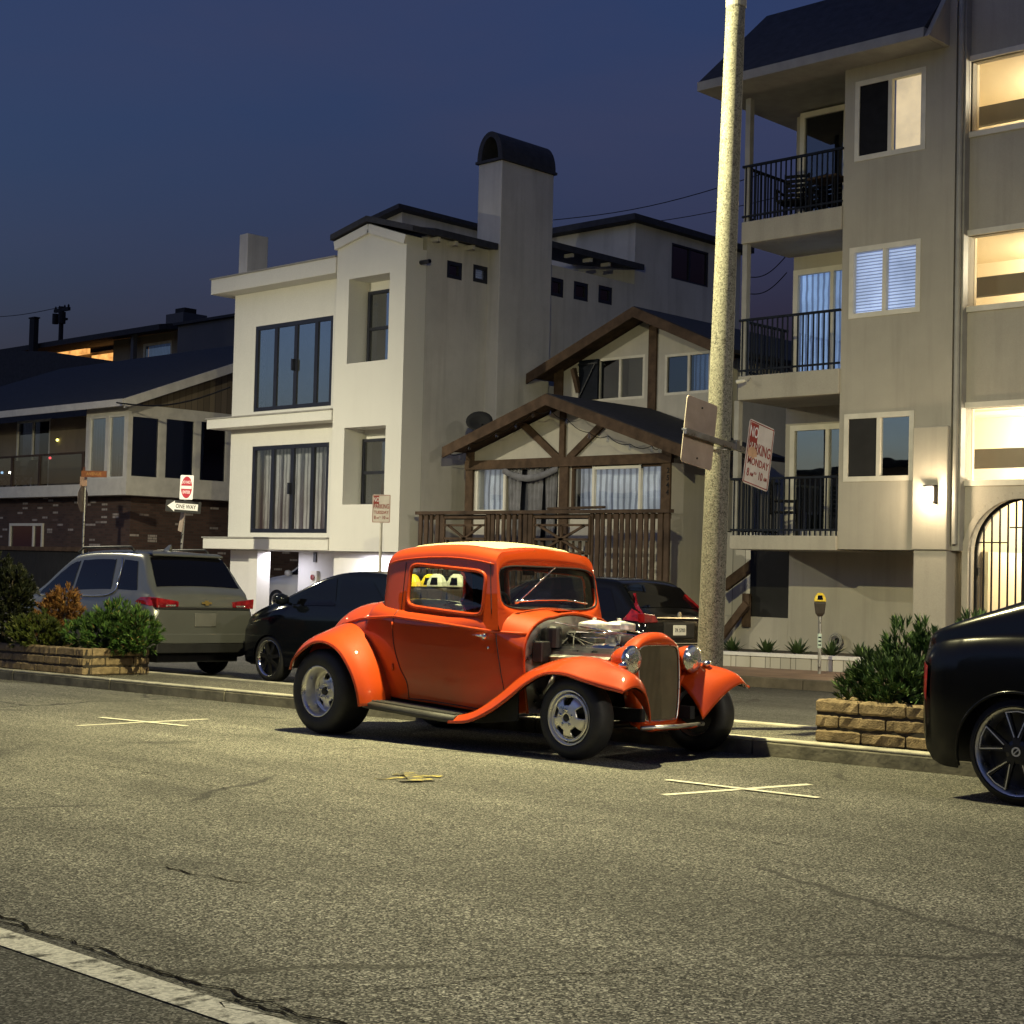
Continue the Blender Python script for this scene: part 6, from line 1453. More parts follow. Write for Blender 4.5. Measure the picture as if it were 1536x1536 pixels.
def bsec(x, dw=0.0):
    W, zt, zb = smooth(bW, x) + dw, smooth(bT, x) + dw, smooth(bB, x); r = min(.26 if x < .3 else (.15 if x < 1.7 else .15 + .12 * (x - 1.7) / .4), (zt - zb) * .8); h = []
    for k in range(13): f = k / 12; z = zb + (zt - r - zb) * f; h.append((W - .055 * (1 - f) ** 2 * (1 if x > .3 else .6), z))
    for k in range(1, 9): a = PI / 2 * k / 8; h.append((W - r * 1.15 * (1 - math.cos(a)), zt - r + r * math.sin(a)))
    ye = h[-1][0]
    for k in range(1, 6): q = 1 - k / 5; h.append((ye * q, zt + .03 * (1 - q * q)))
    return h
def bside(x, z):
    h = bsec(x)
    for (y0, z0), (y1, z1) in zip(h, h[1:]):
        if z0 <= z <= z1 and z1 > z0: return y0 + (y1 - y0) * (z - z0) / (z1 - z0)
    return h[-1][0] if z > h[-1][1] else h[0][0]
def ring(x, h): return [(x, -y, z) for y, z in h] + [(x, y, z) for y, z in h[::-1][1:]]
xs = [-.66, -.64, -.61, -.57, -.52] + [-.46 + .05 * i for i in range(53)]; xs = [x for x in xs if x < 2.13] + [2.14]
m = MB(); rows = [ring(x, bsec(x)) for x in xs]; m.grid(rows); m.poly(rows[0]); m.poly([(2.10, y, z) for _, y, z in rows[-1]]); body = part(m, 'body', OR)
for p in body.data.polygons: p.use_smooth = len(p.vertices) == 4
# belt moulding, door gaps
m = MB(); bl = [(x, lerp([(-.3, .93), (.2, 1.03), (.7, 1.055), (1.3, 1.01), (1.9, .955), (2.13, .945)], x)) for x in [-.1 + .0743 * i for i in range(31)]]
for s in (1, -1): m.tube([(x, s * (bside(x, z) + .0), z) for x, z in bl], .013, 8)
part(m, 'belt_moulding', OR, body, sm=True)
for s in (1, -1):
    m = MB()
    for line in ([(.70, 1.12), (.70, .95), (.72, .80), (.79, .62), (.87, .50), (.88, .36)], [(1.88, 1.08), (1.89, .9), (1.92, .7), (1.95, .5), (1.965, .40), (1.90, .335), (1.7, .322)], [(.88, .36), (1.2, .355), (1.7, .322)]):
        L_ = [tuple(v)[:2] for v in cr([(a, b, 0) for a, b in line], 6)]; m.tube([(x, s * (bside(x, z) + .0005), z) for x, z in L_], .0045, 5)
    d = part(m, 'door', 'black_paint', sm=True)
    m = MB(); x, z = 1.80, .915; y = s * (bside(x, z) + .03); m.lathe([(.026, -.03), (.022, 0), (.03, .01), (0, .016)], (x, y, z), (0, s, 0), 12); m.tube([(x, y, z), (x - .06, y + s * .01, z + .008), (x - .13, y + s * .004, z + .01)], [.012, .011, .006], 8); part(m, 'door_handle', 'chrome', d, sm=True)
    m = MB(); m.lathe([(.010, 0), (.010, .008), (0, .010)], (x + .02, s * bside(x, z - .09), z - .09), (0, s, 0), 8); part(m, 'door_lock', 'chrome', d)
    for zz in (.98, .62): m = MB(); m.tube([(.695, s * (bside(.7, zz) + .004), zz - .03), (.695, s * (bside(.7, zz) + .004), zz + .03)], .008, 6); part(m, 'hinge', OR, d, sm=True)
# cabin with window openings
cW = [(.40, .50), (.43, .545), (.48, .58), (.60, .60), (.9, .61), (1.4, .622), (1.9, .615)]
cT = [(.40, 1.46), (.43, 1.545), (.47, 1.60), (.54, 1.635), (.66, 1.655), (.85, 1.67), (1.1, 1.678), (1.4, 1.672), (1.7, 1.645), (1.9, 1.612)]
def csec(x, d=0.0, zb=.97):
    W, zt = smooth(cW, x) - d, smooth(cT, x) - d; r = min(.115, (zt - zb) * .55); h = []; n = 26
    for k in range(n + 1): z = zb + (zt - r - zb) * k / n; h.append((W - (z - 1.08) * .10, z))
    y0 = h[-1][0]
    for k in range(1, 9): a = PI / 2 * k / 8; h.append((y0 - r * .95 * (1 - math.cos(a)), zt - r + r * math.sin(a)))
    ye = h[-1][0]
    for k in range(1, 7): q = 1 - k / 6; h.append((ye * q, zt + .035 * (1 - q * q)))
    return h
def shear(x, z): t = min(max((x - 1.1) / .8, 0), 1); t = t * t * (3 - 2 * t); return x - .17 * (z - 1.12) * t
WX0, WX1, WZ0, WZ1, WS = .80, 1.73, 1.15, 1.515, .07
def wuv(x, z): return (x - (WX0 + WX1) / 2) / ((WX1 - WX0) / 2), (z + WS * (x - WX0) / (WX1 - WX0) - (WZ0 + WZ1) / 2) / ((WZ1 - WZ0) / 2)
def inwin(x, z, grow=1.0): a, b = wuv(x, z); return abs(a / grow) ** 11 + abs(b / grow) ** 7 < 1
cx = [.43, .44, .45, .46, .48, .50] + [.515 + .0125 * i for i in range(111)]; cx = [x for x in cx if x < 1.895] + [1.90]
for nm, mat, d, gr in (('cabin', OR, 0.0, 1.0), ('cabin_lining', 'interior', .022, 1.04)):
    m = MB(); rows = [[(shear(x, z), y, z) for _, y, z in ring(x, csec(x, d))] for x in cx]; n = len(rows[0])
    for r in rows: m.v += [V(p) for p in r]
    for i in range(len(rows) - 1):
        for j in range(n - 1):
            a, b, c_, e = i * n + j, i * n + j + 1, (i + 1) * n + j + 1, (i + 1) * n + j; q = (m.v[a] + m.v[b] + m.v[c_] + m.v[e]) / 4
            if inwin(q.x, q.z, gr) and abs(q.y) > .4: continue
            m.f.append([a, b, c_, e])
    cab = part(m, nm, mat, None if d == 0 else cab0, sm=True)
    if d == 0: cab0 = cab
def ciy(x, z):
    h = csec(min(max(x, .5), 1.9))
    for (y0, z0), (y1, z1) in zip(h, h[1:]):
        if z0 <= z <= z1 and z1 > z0: return y0 + (y1 - y0) * (z - z0) / (z1 - z0)
    return h[0][0]
def winq(ca, sa):
    lo, hi = .5, 2.0
    for _ in range(30):
        q = (lo + hi) / 2
        if abs(q * ca) ** 11 + abs(q * sa) ** 7 < 1: lo = q
        else: hi = q
    return lo
for s in (1, -1):
    out = []
    for k in range(64):
        a = 2 * PI * k / 64; ca, sa = math.cos(a), math.sin(a); q = winq(ca, sa)
        x = (WX0 + WX1) / 2 + ca * q * (WX1 - WX0) / 2; z = (WZ0 + WZ1) / 2 + sa * q * (WZ1 - WZ0) / 2 - WS * (x - WX0) / (WX1 - WX0); out.append((x, z))
    P = [V((x, s * (ciy(x, z) - .002), z)) for x, z in out]; m = MB(); m.tube(P + P[:2], .017, 8, False); w = part(m, 'side_window', OR, sm=True)
    m = MB(); m.poly([V((x, s * (ciy(x, z) - .018), z)) for x, z in out]); part(m, 'pane', 'car_glass', w)
for s in (1, -1):
    m = MB(); P = [(x, smooth(cT, x) - .112) for x in [.50 + .0686 * i for i in range(21)]]; m.tube([(shear(x, z), s * (ciy(x, z) + .002), z) for x, z in P], .008, 6); part(m, 'drip_rail', OR, cab0, sm=True)
    for x in (.735, 1.80):
        m = MB(); m.tube([(shear(x, z) + (.03 if x > 1 else 0), s * (ciy(x, z) + .0005), z) for z in [1.10 + .047 * k for k in range(10)]], .0038, 5); part(m, 'door_gap', 'black_paint', cab0, sm=True)
# windshield surround, glass and wipers
def wsx(z, off=0.0): return shear(1.90, z) + off
outer = [(y, z) for _, y, z in ring(1.90, csec(1.90))]
o_ = [(y, z) for y, z in outer]; WSY, Z0w, Z1w = .568, 1.145, 1.50; cz = (Z0w + Z1w) / 2; inn = []
def ray_outer(a):
    dx, dz = math.cos(a), math.sin(a); best = None; loop = o_ + [o_[0]]
    for (y0, z0), (y1, z1) in zip(loop, loop[1:]):
        den = dx * (z1 - z0) - dz * (y1 - y0)
        if abs(den) < 1e-9: continue
        t = ((y0) * (z1 - z0) - (z0 - cz) * (y1 - y0)) / den; u = ((y0) * dz - (z0 - cz) * dx) / den
        if t > 0 and -1e-6 <= u <= 1 + 1e-6: best = t if best is None else max(best, t)
    return best
NA = 96; ro, ri = [], []
for k in range(NA):
    a = 2 * PI * k / NA; t = ray_outer(a); ro.append((t * math.cos(a), cz + t * math.sin(a))); ca, sa = math.cos(a), math.sin(a)
    al = math.atan2(sa * WSY, ca * (Z1w - Z0w) / 2) if False else a
    q = (abs(ca / WSY) ** 6 + abs(sa / ((Z1w - Z0w) / 2)) ** 6) ** (-1 / 6); ri.append((q * ca, cz + q * sa))
rowf = lambda pts, off: [(wsx(z, off), y, z) for y, z in pts]
mid = [((a[0] + b[0]) / 2, (a[1] + b[1]) / 2) for a, b in zip(ro, ri)]
m = MB(); m.grid([rowf(ro, 0), rowf(mid, .012), rowf(ri, .006), rowf(ri, -.03)], True); wf_ = part(m, 'windshield_frame', OR, sm=True)
m = MB(); m.poly(rowf([(y * 1.0, z) for y, z in ri], -.018)); ws = part(m, 'windshield', 'car_glass')
m = MB(); q = rowf(ri, .002); m.tube(q + q[:2], .008, 6, False); part(m, 'rubber_seal', 'rubber', ws, sm=True)
m = MB(); m.tube([(wsx(1.49, .05), .05, 1.495), (wsx(1.47, .06), .0, 1.475), (wsx(1.2, .04), -.40, 1.21)], .006, 6); m.tube([(wsx(1.21, .05), -.43, 1.205), (wsx(1.22, .06), -.2, 1.222), (wsx(1.215, .05), .12, 1.228), (wsx(1.20, .04), .40, 1.20)], .009, 6); part(m, 'wiper', 'chrome', ws, sm=True)
m = MB(); m.lathe([(.016, -.01), (.024, .0), (.014, .02), (0, .024)], (wsx(1.205, .04), -.43, 1.205), (1, 0, 0), 10); part(m, 'wiper_pivot', 'chrome', ws, sm=True)
# rear window and cream roof insert
ob = [(y, z) for _, y, z in ring(.43, csec(.43))]; CZ = 1.34; qo, qi = [], []
for k in range(72):
    a = 2 * PI * k / 72; dx, dz = math.cos(a), math.sin(a); best = .3
    for (y0, z0), (y1, z1) in zip(ob, ob[1:] + ob[:1]):
        den = dx * (z1 - z0) - dz * (y1 - y0)
        if abs(den) < 1e-9: continue
        t = (y0 * (z1 - z0) - (z0 - CZ) * (y1 - y0)) / den; u = (y0 * dz - (z0 - CZ) * dx) / den
        if t > 0 and -1e-6 <= u <= 1 + 1e-6: best = t
    qo.append((.43, best * dx, CZ + best * dz)); q = (abs(dx / .385) ** 6 + abs(dz / .150) ** 6) ** (-1 / 6); q = min(q, best * .94); qi.append((.424, q * dx, CZ - .005 + q * dz))
m = MB(); m.grid([qo, qi, [(.46, y, z) for _, y, z in qi]], True); part(m, 'cabin_back', OR, cab0, sm=True)
m = MB(); m.poly([(.445, y, z) for _, y, z in qi]); part(m, 'rear_window', 'car_glass')
def rpt(x, y, off): h = csec(x); zt = h[-7][1]; ye = h[-7][0]; q = min(abs(y) / ye, 1); return (x - .17 * (zt - 1.12) * (min(max((x - 1.1) / .8, 0), 1) ** 2 * (3 - 2 * min(max((x - 1.1) / .8, 0), 1))), y, zt + .035 * (1 - q * q) + off)
m = MB(); rows = []
for i in range(25):
    x = .64 + (1.80 - .64) * i / 24; e = min(i, 24 - i); ww = .455 * (1 - .12 * max(0, 1 - e / 2.5) ** 2) if e < 3 else .455
    rows.append([rpt(x, -ww + 2 * ww * j / 16, .010 if 0 < j < 16 and 0 < i < 24 else .001) for j in range(17)])
m.grid(rows); part(m, 'roof_insert', 'roof_cream', sm=True)
# interior: seat, floor, wheel
m = MB(); m.box(.50, .95, -.50, .50, .62, 1.0); m.box(.47, .62, -.48, .48, .9, 1.14); part(m, 'seat', 'interior', bevel=.05)
m = MB(); m.tube([(1.50 + .05 * math.sin(a), -.26 + .17 * math.cos(a), 1.13 + .15 * math.sin(a)) for a in [2 * PI * k / 24 for k in range(25)]], .012, 6, False); m.tube([(1.5, -.26, 1.13), (1.85, -.26, 1.02)], .02, 6); m.bar((1.5, -.43, 1.13), (1.5, -.09, 1.13), .02, .012); part(m, 'steering_wheel', 'interior', sm=True)
m = MB(); m.box(1.78, 1.83, -.5, .5, 1.02, 1.15); part(m, 'dashboard', 'interior')
m = MB(); m.box(1.62, 1.64, -.06, .06, 1.43, 1.47); part(m, 'rear_view_mirror', 'interior')
# cowl vent, firewall
m = MB(); m.box(1.97, 2.09, -.12, .12, smooth(bT, 2.0) + .024, smooth(bT, 2.0) + .030); part(m, 'cowl_vent', OR, body)
fw = bsec(2.14, -.02); m = MB(); m.poly([(2.135, y, z) for _, y, z in ring(0, fw)]); part(m, 'firewall', 'polished')
m = MB(); q = [(2.142, y, z) for _, y, z in ring(0, bsec(2.14, .0))]; m.tube(q, .013, 6); part(m, 'cowl_lip', OR, body, sm=True)
m = MB(); r9 = random.Random(4)
for y, z, h_ in ((-.40, .72, .17), (-.22, .80, .10), (.3, .78, .12)): m = MB(); m.box(2.14, 2.24, y - .06, y + .06, z, z + h_); part(m, 'firewall_box', 'black_plastic', bevel=.012)
m = MB(); m.lathe([(.065, 0), (.065, .16), (.05, .17), (0, .17)], (2.22, -.30, .84), (0, 0, 1), 14); part(m, 'brake_cylinder', 'black_plastic', bevel=.012)
# chassis
m = MB()
for s in (1, -1): m.box(-.55, 3.15, s * .30 - .03, s * .30 + .03, .30, .40)
m.box(-.3, .3, -.35, .35, .28, .42); m.box(.4, 2.1, -.25, .25, .27, .36); m.box(.3, 1.9, -.52, .52, .33, .36)
part(m, 'chassis', 'interior')
m = MB(); m.tube([(-.05, -.6, .36), (-.05, .6, .36)], .05, 8); part(m, 'axle', 'black_paint', sm=True)
m = MB(); m.tube([(2.74, -.60, .32), (2.74, -.3, .25), (2.84, .3, .25), (2.90, .66, .32)], .028, 8); part(m, 'axle', 'black_paint', sm=True)
for s in (1, -1):
    m = MB(); m.tube([(2.74, s * .56, .26), (2.2, s * .42, .30), (1.9, s * .34, .32)], .016, 6); part(m, 'radius_rod', 'chrome', sm=True)
    m = MB(); m.tube([(2.78, s * .50, .20), (2.78, s * .50, .48)], .022, 8); part(m, 'shock_absorber', 'chrome', sm=True)
m = MB()
for s in (1, -1): m.tube([(2.7, s * .22, .6), (2.62, s * .34, .5), (2.4, s * .36, .33), (1.2, s * .36, .25), (-.3, s * .36, .26)], .032, 8)
part(m, 'exhaust', 'polished', sm=True)
# engine
m = MB(); m.box(2.18, 2.88, -.20, .20, .38, .70); m.box(2.2, 2.86, -.28, .28, .52, .70); eng = part(m, 'engine', 'black_paint', bevel=.02)
for s in (1, -1):
    m = MB()
    for k in range(9): q = s * (.245 + .0); m.bar((2.20, s * .22 + s * .018 * k, .845 - .010 * k + .0), (2.86, s * .22 + s * .018 * k, .845 - .010 * k), .008, .07 if k % 2 else .03)
    m.bar((2.19, s * .295, .785), (2.87, s * .295, .785), .17, .05, (0, s * .5, 1)); part(m, 'valve_cover', 'cast_alu', eng)
    m = MB()
    for k in range(4): x = 2.28 + k * .155; m.tube([(x, s * .27, .62), (x, s * .36, .60), (x - .02, s * .38, .52), (x - .12, s * .36, .44)], .024, 8)
    part(m, 'exhaust_header', 'polished', eng, sm=True)
m = MB(); m.box(2.28, 2.78, -.14, .14, .70, .84); m.box(2.34, 2.74, -.09, .09, .84, .88); part(m, 'intake_manifold', 'cast_alu', eng, bevel=.015)
for x in (2.38, 2.64):
    m = MB(); m.box(x - .08, x + .08, -.08, .08, .88, .95); m.lathe([(.055, .94), (.06, .985), (.05, .99)], (x, 0, 0), (0, 0, 1), 14); cb_ = part(m, 'carburettor', 'polished', eng, bevel=.008)
    m = MB(); m.lathe([(.05, .985), (.125, .99), (.13, 1.0), (.13, 1.035), (.125, 1.045), (.05, 1.062), (.018, 1.066), (.016, 1.085), (0, 1.088)], (x, 0, 0), (0, 0, 1), 24); part(m, 'air_cleaner', 'bright_alloy', cb_, sm=False)
m = MB(); m.lathe([(.05, .78), (.05, .88), (.075, .90), (.075, .96), (.04, .975), (0, .975)], (2.24, -.08, 0), (0, 0, 1), 14); part(m, 'distributor', 'black_plastic', eng, sm=False)
m = MB(); m.lathe([(.04, -.13), (.085, -.12), (.09, 0), (.085, .11), (.04, .12), (.04, .15), (.075, .155), (.075, .18), (0, .18)], (2.70, -.19, .80), (1, 0, 0), 18); part(m, 'alternator', 'chrome', eng, sm=False)
m = MB(); m.lathe([(.10, 0), (.10, .03), (.03, .04), (.03, .07), (.16, .075), (.16, .08), (0, .082)], (2.88, 0, .68), (1, 0, 0), 20); m.lathe([(.07, 0), (.07, .03), (0, .03)], (2.88, 0, .50), (1, 0, 0), 16); part(m, 'fan_pulley', 'black_plastic', eng)
m = MB(); r9 = random.Random(8)
for k in range(9):
    a = V((2.24 + r9.uniform(-.03, .03), -.08 + r9.uniform(-.04, .04), .96)); b = V((2.28 + .14 * (k // 2), -.24 if k % 2 else .24, .80)); m.tube(cr([a, a + V((.05, (b.y - a.y) * .5, -.02)), b + V((-.04, 0, .05)), b], 5), .007, 5)
part(m, 'spark_leads', 'rubber', eng, sm=True)
m = MB(); m.tube(cr([(2.86, .02, .80), (2.92, .03, .88), (3.0, .03, .88)], 6), .032, 10); part(m, 'radiator_hose', 'running_rubber', eng, sm=True)
m = MB()
for s in (1, -1): m.tube([(2.14, s * .20, 1.04), (3.0, s * .10, .945)], .007, 6)
m.tube([(2.3, -.12, .965), (2.72, -.12, .965)], .010, 6); m.tube([(2.3, -.15, .92), (2.66, -.15, .93)], .006, 6); part(m, 'stay_rods', 'chrome', sm=True)
# radiator shell and grille
G0 = [(0, .985), (.07, .978), (.15, .952), (.215, .915), (.265, .86), (.285, .76), (.283, .64), (.268, .50), (.245, .38), (.215, .29), (.185, .245), (.08, .225), (0, .222)]
G1 = [(0, .885), (.09, .884), (.17, .880), (.215, .865), (.235, .835), (.243, .76), (.242, .64), (.23, .50), (.21, .38), (.190, .315), (.165, .30), (.07, .298), (0, .297)]
gc = lambda Q: [tuple(v)[:2] for v in cr([(a, b, 0) for a, b in Q], 4)]
def sym(Q): q = gc(Q); return q + [(-a, b) for a, b in q[::-1][1:-1]]
A0, A1 = sym(G0), sym(G1); gx = lambda y: -.30 * abs(y) * .35
def rw(P, x, k=1.0, rake=.05): return [(x + gx(y) - rake * (z - .3), y * k, .6 + (z - .6) * (1 if k == 1 else k)) for y, z in P]
mid_ = [((a[0] * .55 + b[0] * .45), (a[1] * .55 + b[1] * .45)) for a, b in zip(A0, A1)]
m = MB(); m.grid([rw(A0, 2.96, .97), rw(A0, 2.99, 1.0), rw(A0, 3.07), rw(mid_, 3.10), rw(A1, 3.105), rw(A1, 3.085)], True); gs = part(m, 'grille_shell', OR, sm=True)
m = MB(); m.poly(rw(A1, 3.062)); part(m, 'radiator', 'black_paint', gs)
m = MB(); half = gc(G1); 
def zr(y):
    up = [b for b in half if b[1] > .6]; dn = [b for b in half if b[1] <= .6]
    zt = .885
    for (a, b), (c_, d_) in zip(up, up[1:]):
        if a <= y <= c_ and c_ > a: zt = b + (d_ - b) * (y - a) / (c_ - a)
    zl = .297
    for (a, b), (c_, d_) in zip(dn[::-1], dn[::-1][1:]):
        if a <= y <= c_ and c_ > a: zl = b + (d_ - b) * (y - a) / (c_ - a)
    for (a, b), (c_, d_) in zip(dn, dn[1:]):
        if c_ <= y <= a and a > c_: zl = b + (d_ - b) * (a - y) / (a - c_)
    return zl, zt
y = -.233
while y < .234:
    zl, zt = zr(abs(y)); X_ = lambda z: 3.080 + gx(y) - .05 * (z - .3); m.bar((X_(zl), y, zl + .004), (X_(zt), y, zt - .004), .0090, .016, (1, 0, 0)); y += .0126
part(m, 'grille_bars', 'grille_bars', gs)
m = MB(); q = rw(A1, 3.100); m.tube(q + q[:2], .006, 6, False); part(m, 'grille_surround', 'polished', gs, sm=True)
# headlights
for s in (1, -1):
    c = V((3.06, s * .365, .775)); d = V((1, 0, -.03)).normalized(); m = MB(); m.lathe([(0, -.155), (.03, -.15), (.065, -.125), (.092, -.075), (.104, -.02), (.106, .02)], c, d, 28); h = part(m, 'headlight', OR, sm=True)
    m = MB(); m.lathe([(.106, .018), (.113, .022), (.113, .036), (.100, .044)], c, d, 28); part(m, 'headlight_ring', 'chrome', h, sm=True)
    m = MB(); m.lathe([(.102, .040), (.09, .052), (.06, .064), (.03, .069), (0, .071)], c, d, 28); part(m, 'lens', 'lens_clear', h, sm=True)
    m = MB(); m.tube([(3.02, s * .36, .68), (3.0, s * .33, .60), (2.98, s * .30, .50)], .016, 8); m.tube([(3.0, s * .365, .70), (3.02, s * .28, .62), (3.0, s * .24, .56)], .007, 6); part(m, 'headlight_stand', OR, h, sm=True)
m = MB(); m.tube([(3.0, -.36, .655), (2.98, -.2, .62), (2.98, .2, .62), (3.0, .36, .655)], .013, 8); part(m, 'headlight_bar', 'chrome', sm=True)
for s in (1, -1): m = MB(); m.lathe([(0, -.04), (.022, -.03), (.03, 0), (.028, .03), (0, .04)], (3.12, s * .50, .735), (1, 0, 0), 10); part(m, 'turn_signal', 'chrome', sm=True)
m = MB(); m.tube([(3.20, -.37, .262), (3.25, 0, .262), (3.20, .37, .262)], .017, 8); part(m, 'spreader_bar', 'polished', sm=True)
m = MB(); m.grid([[(3.02, y, .30), (3.12, y, .24), (3.20, y * .9, .23), (3.235, y * .85, .25)] for y in [-.30 + .06 * j for j in range(11)]]); part(m, 'front_apron', OR, sm=True, solid=.006)
# fenders
def fender(name, st, s, solid=.012, n=4):
    """st: stations, each a list of (x,y,z) from the body side outwards"""
    cols = [cr(c_, n) for c_ in st]; R2 = list(zip(*cols)); surf = [cr([tuple(p) for p in r], n) for r in R2]; rows = [[(p.x, s * p.y, p.z) for p in r] for r in surf]
    m = MB(); m.grid(rows); f = part(m, name, OR, sm=True, solid=solid, off=1 if s < 0 else -1)
    m = MB(); m.tube(rows[-1], .011, 6); part(m, 'fender_bead', OR, f, sm=True)
    xc, zc = (2.74, .33) if 'front' in name else (-.07, .38); q = [[V((xc + (p[0] - xc) * .96, p[1] - s * .014, zc + (p[2] - zc) * .955)) for p in r] for r in rows[8:]]
    m = MB(); m.grid(q); part(m, 'fender_liner', 'interior', f, sm=True); return f
FF = [  # tail at the running board ... nose
    [(1.58, .56, .30), (1.58, .62, .272), (1.58, .70, .258), (1.58, .77, .250), (1.58, .82, .215)],
    [(1.80, .56, .36), (1.80, .61, .335), (1.80, .68, .318), (1.80, .76, .298), (1.80, .815, .235)],
    [(2.02, .53, .50), (2.02, .57, .49), (2.02, .64, .475), (2.02, .73, .42), (2.02, .80, .325)],
    [(2.20, .47, .63), (2.20, .52, .635), (2.20, .60, .620), (2.20, .70, .55), (2.20, .785, .435)],
    [(2.38, .42, .70), (2.38, .48, .715), (2.38, .57, .705), (2.38, .68, .65), (2.38, .775, .560)],
    [(2.56, .37, .71), (2.56, .45, .755), (2.56, .555, .757), (2.56, .67, .715), (2.56, .77, .645)],
    [(2.76, .34, .68), (2.76, .43, .765), (2.76, .55, .778), (2.76, .67, .735), (2.76, .77, .658)],
    [(2.95, .33, .60), (2.97, .42, .725), (2.98, .54, .752), (2.98, .66, .705), (2.97, .768, .618)],
    [(3.10, .32, .49), (3.14, .41, .645), (3.17, .53, .70), (3.18, .65, .695), (3.17, .768, .580)],
    [(3.19, .32, .385), (3.25, .40, .535), (3.30, .52, .630), (3.32, .645, .655), (3.30, .768, .562)],
    [(3.235, .32, .300), (3.29, .40, .415), (3.345, .52, .535), (3.37, .655, .585), (3.35, .758, .550)]]
for s in (1, -1): fender('front_fender', FF, s)
RF = [
    [(-.41, .46, .65), (-.47, .54, .635), (-.505, .65, .61), (-.485, .78, .58), (-.425, .862, .555)],
    [(-.37, .48, .75), (-.42, .56, .74), (-.445, .67, .715), (-.43, .79, .68), (-.375, .872, .64)],
    [(-.28, .50, .86), (-.31, .58, .855), (-.325, .68, .83), (-.315, .80, .78), (-.265, .88, .715)],
    [(-.10, .53, .965), (-.10, .60, .945), (-.10, .70, .905), (-.10, .81, .86), (-.09, .882, .80)],
    [(.10, .55, .975), (.11, .62, .945), (.12, .71, .905), (.11, .81, .86), (.09, .882, .808)],
    [(.32, .57, .88), (.32, .63, .85), (.32, .72, .815), (.30, .81, .78), (.27, .882, .735)],
    [(.50, .58, .68), (.50, .64, .655), (.49, .73, .64), (.46, .82, .62), (.42, .88, .58)],
    [(.60, .60, .46), (.59, .65, .445), (.58, .74, .44), (.55, .82, .44), (.50, .875, .43)],
    [(.62, .60, .30), (.61, .65, .295), (.60, .74, .29), (.575, .82, .285), (.535, .865, .28)]]
for s in (1, -1): fender('rear_fender', RF, s)
for s in (1, -1):
    m = MB(); rows = []
    for x, z in ((.52, .305), (.9, .285), (1.3, .262), (1.64, .248)): rows.append([(x, s * y, z + k) for y, k in ((.55, .01), (.58, .025), (.70, .028), (.79, .024), (.82, .010), (.82, -.035), (.80, -.042))])
    m.grid(rows); part(m, 'running_board', 'running_rubber', sm=True, solid=.01)
    m = MB()
    for k in range(5): y = s * (.62 + .04 * k); m.tube([(x, y, z + .030) for x, z in ((.54, .305), (1.62, .250))], .006, 5)
    m.build('running_board_rib', 'running_rubber', kids(HR)[-1] if False else HR, local=True)
    m = MB(); m.prism([(.60, .26), (1.66, .235), (1.9, .30), (2.05, .42), (2.22, .58), (2.22, .27), (1.7, .20), (.60, .24)][::-1], 'y', s * .66 - .006, s * .66 + .006) if False else m.add([(x, y, z) for y in (s * .655, s * .667) for x, z in ((1.62, .235), (1.85, .285), (2.02, .40), (2.20, .56), (2.20, .26), (1.75, .21))], [list(range(6)), list(range(6, 12))[::-1]] + [[i, (i + 1) % 6, 6 + (i + 1) % 6, 6 + i] for i in range(6)]); part(m, 'splash_apron', 'interior')
    m = MB(); m.box(.60, 1.7, s * .54 - .01, s * .54 + .01, .26, .36); part(m, 'frame_cover', 'interior')
# wheels
for s in (1, -1):
    wheel(HR, -.07, s * .675, .375, .378, .218, .33, s, 'slot', ('alloy', 'rubber'), .12)
    wheel(HR, 2.76 if s < 0 else 2.90, -.605 if s < 0 else .69, .325, .325, .205, .19, s, 'slot', ('alloy', 'rubber'), .025)

# ------------------------------------------------------------------ light
def lamp(kind, name, loc, energy, col, **k):
    d = bpy.data.lights.new(name, kind); d.energy = energy; d.color = col
    for a, v in k.items(): setattr(d, a, v)
    o = bpy.data.objects.new(name, d); COL.objects.link(o); o.location = loc; return o
SODIUM = (1.0, .90, .47)
LA_ = lamp('AREA', 'street_light', LA, 1950, SODIUM, shape='DISK', size=.22, spread=R(180))
LA_.rotation_euler = V((-.28, .20, -1)).to_track_quat('-Z', 'Y').to_euler()
lamp('SPOT', 'street_light', LB, 8000, (1.0, .91, .62), shadow_soft_size=.10, spot_size=R(180), spot_blend=1.0).rotation_euler = (R(24), 0, R(12))
lamp('SPOT', 'street_light', LC, 13000, (1.0, .90, .70), spot_size=R(178), spot_blend=.25, shadow_soft_size=.14)
lamp('POINT', 'wall_lantern_light', at(1393, 742, YA - .36), 60, (1.0, .78, .48), shadow_soft_size=.07)
cl = lamp('AREA', 'carport_light', (X(560, 850, 22.6), 22.72, zs3 - .06), 60, (.95, .92, 1.0), size=1.6, size_y=.25, shape='RECTANGLE')
cl2 = lamp('AREA', 'carport_light', (X(430, 840, 23.9), 23.6, zs3 - .06), 22, (.95, .92, 1.0), size=.6, size_y=.2, shape='RECTANGLE')
for i, o__ in enumerate(op): lamp('POINT', 'stair_light', (o__[0] + 1.0, 24.9, o__[3] - .05), 420, (1.0, .88, .62), shadow_soft_size=.12)
lamp('POINT', 'stair_light', (ac - .2, 24.3, az + .9), 420, (1.0, .86, .58), shadow_soft_size=.12)
lamp('SUN', 'last_daylight', (0, 0, 40), .02, (.7, .75, 1.0), angle=R(30)).rotation_euler = (R(50), 0, R(200))
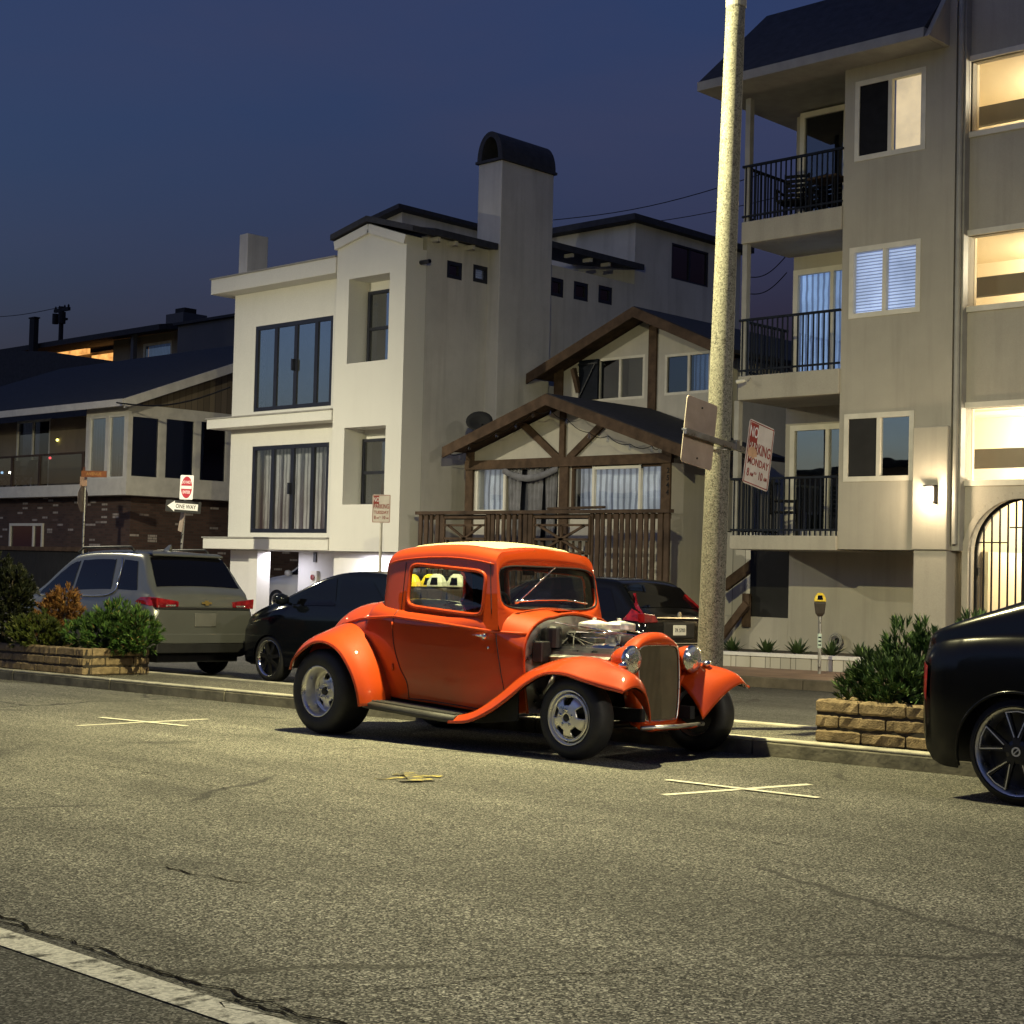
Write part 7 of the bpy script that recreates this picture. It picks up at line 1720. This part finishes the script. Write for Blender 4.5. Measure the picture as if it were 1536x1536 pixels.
# ------------------------------------------------------------------ sky
w = bpy.data.worlds.new('World'); SC.world = w; w.use_nodes = True
N, L = w.node_tree.nodes, w.node_tree.links; bg = N['Background']
sky = N.new('ShaderNodeTexSky'); sky.sky_type = 'NISHITA'; sky.sun_disc = False; sky.sun_elevation = R(-3.0); sky.sun_rotation = R(200); sky.altitude = 0; sky.air_density = 1.2; sky.dust_density = 1.0; sky.ozone_density = 3.0
co = N.new('ShaderNodeTexCoord'); mp = N.new('ShaderNodeMapping'); mp.inputs['Scale'].default_value = (1.0, 1.0, 3.2); L.new(co.outputs['Generated'], mp.inputs[0])
cl_ = ramp(N, L, noise(N, L, mp.outputs[0], 2.6, 5, .55, .4), [(.42, 0.0), (.70, 1.0)])
tint = mix(N, L, 1, sky.outputs[0], (13.5, 19.0, 17.5), 'MULTIPLY')
col = mix(N, L, mth(N, L, 'MULTIPLY', cl_, .27), tint, (.40, .37, .68))
sp_ = N.new('ShaderNodeVectorMath'); sp_.operation = 'DOT_PRODUCT'; L.new(co.outputs['Generated'], sp_.inputs[0]); sp_.inputs[1].default_value = (-.25, -.96, .10)
glow = ramp(N, L, sp_.outputs['Value'], [(.25, (0, 0, 0)), (1.0, (.62, .40, .52))])      # afterglow in the west, behind the camera
col = mix(N, L, 1.0, col, glow, 'ADD')
L.new(col, bg.inputs[0]); bg.inputs[1].default_value = .15
# ------------------------------------------------------------------ camera and render
cd = bpy.data.cameras.new('Camera'); cam = bpy.data.objects.new('Camera', cd); COL.objects.link(cam); SC.camera = cam
cd.sensor_width = 36; cd.lens = F_PX / 1536 * 36; cd.clip_end = 3000; cd.clip_start = .05
M = Matrix((RR, UU, -FW)).transposed().to_4x4(); M.translation = CAM; cam.matrix_world = M
SC.render.resolution_x = SC.render.resolution_y = 1024
SC.view_settings.view_transform = 'Standard'; SC.view_settings.look = 'None'; SC.view_settings.exposure = 0; SC.view_settings.gamma = 1
SC.render.engine = 'CYCLES'
SC.cycles.max_bounces = 8; SC.cycles.transparent_max_bounces = 16; SC.cycles.sample_clamp_indirect = 4
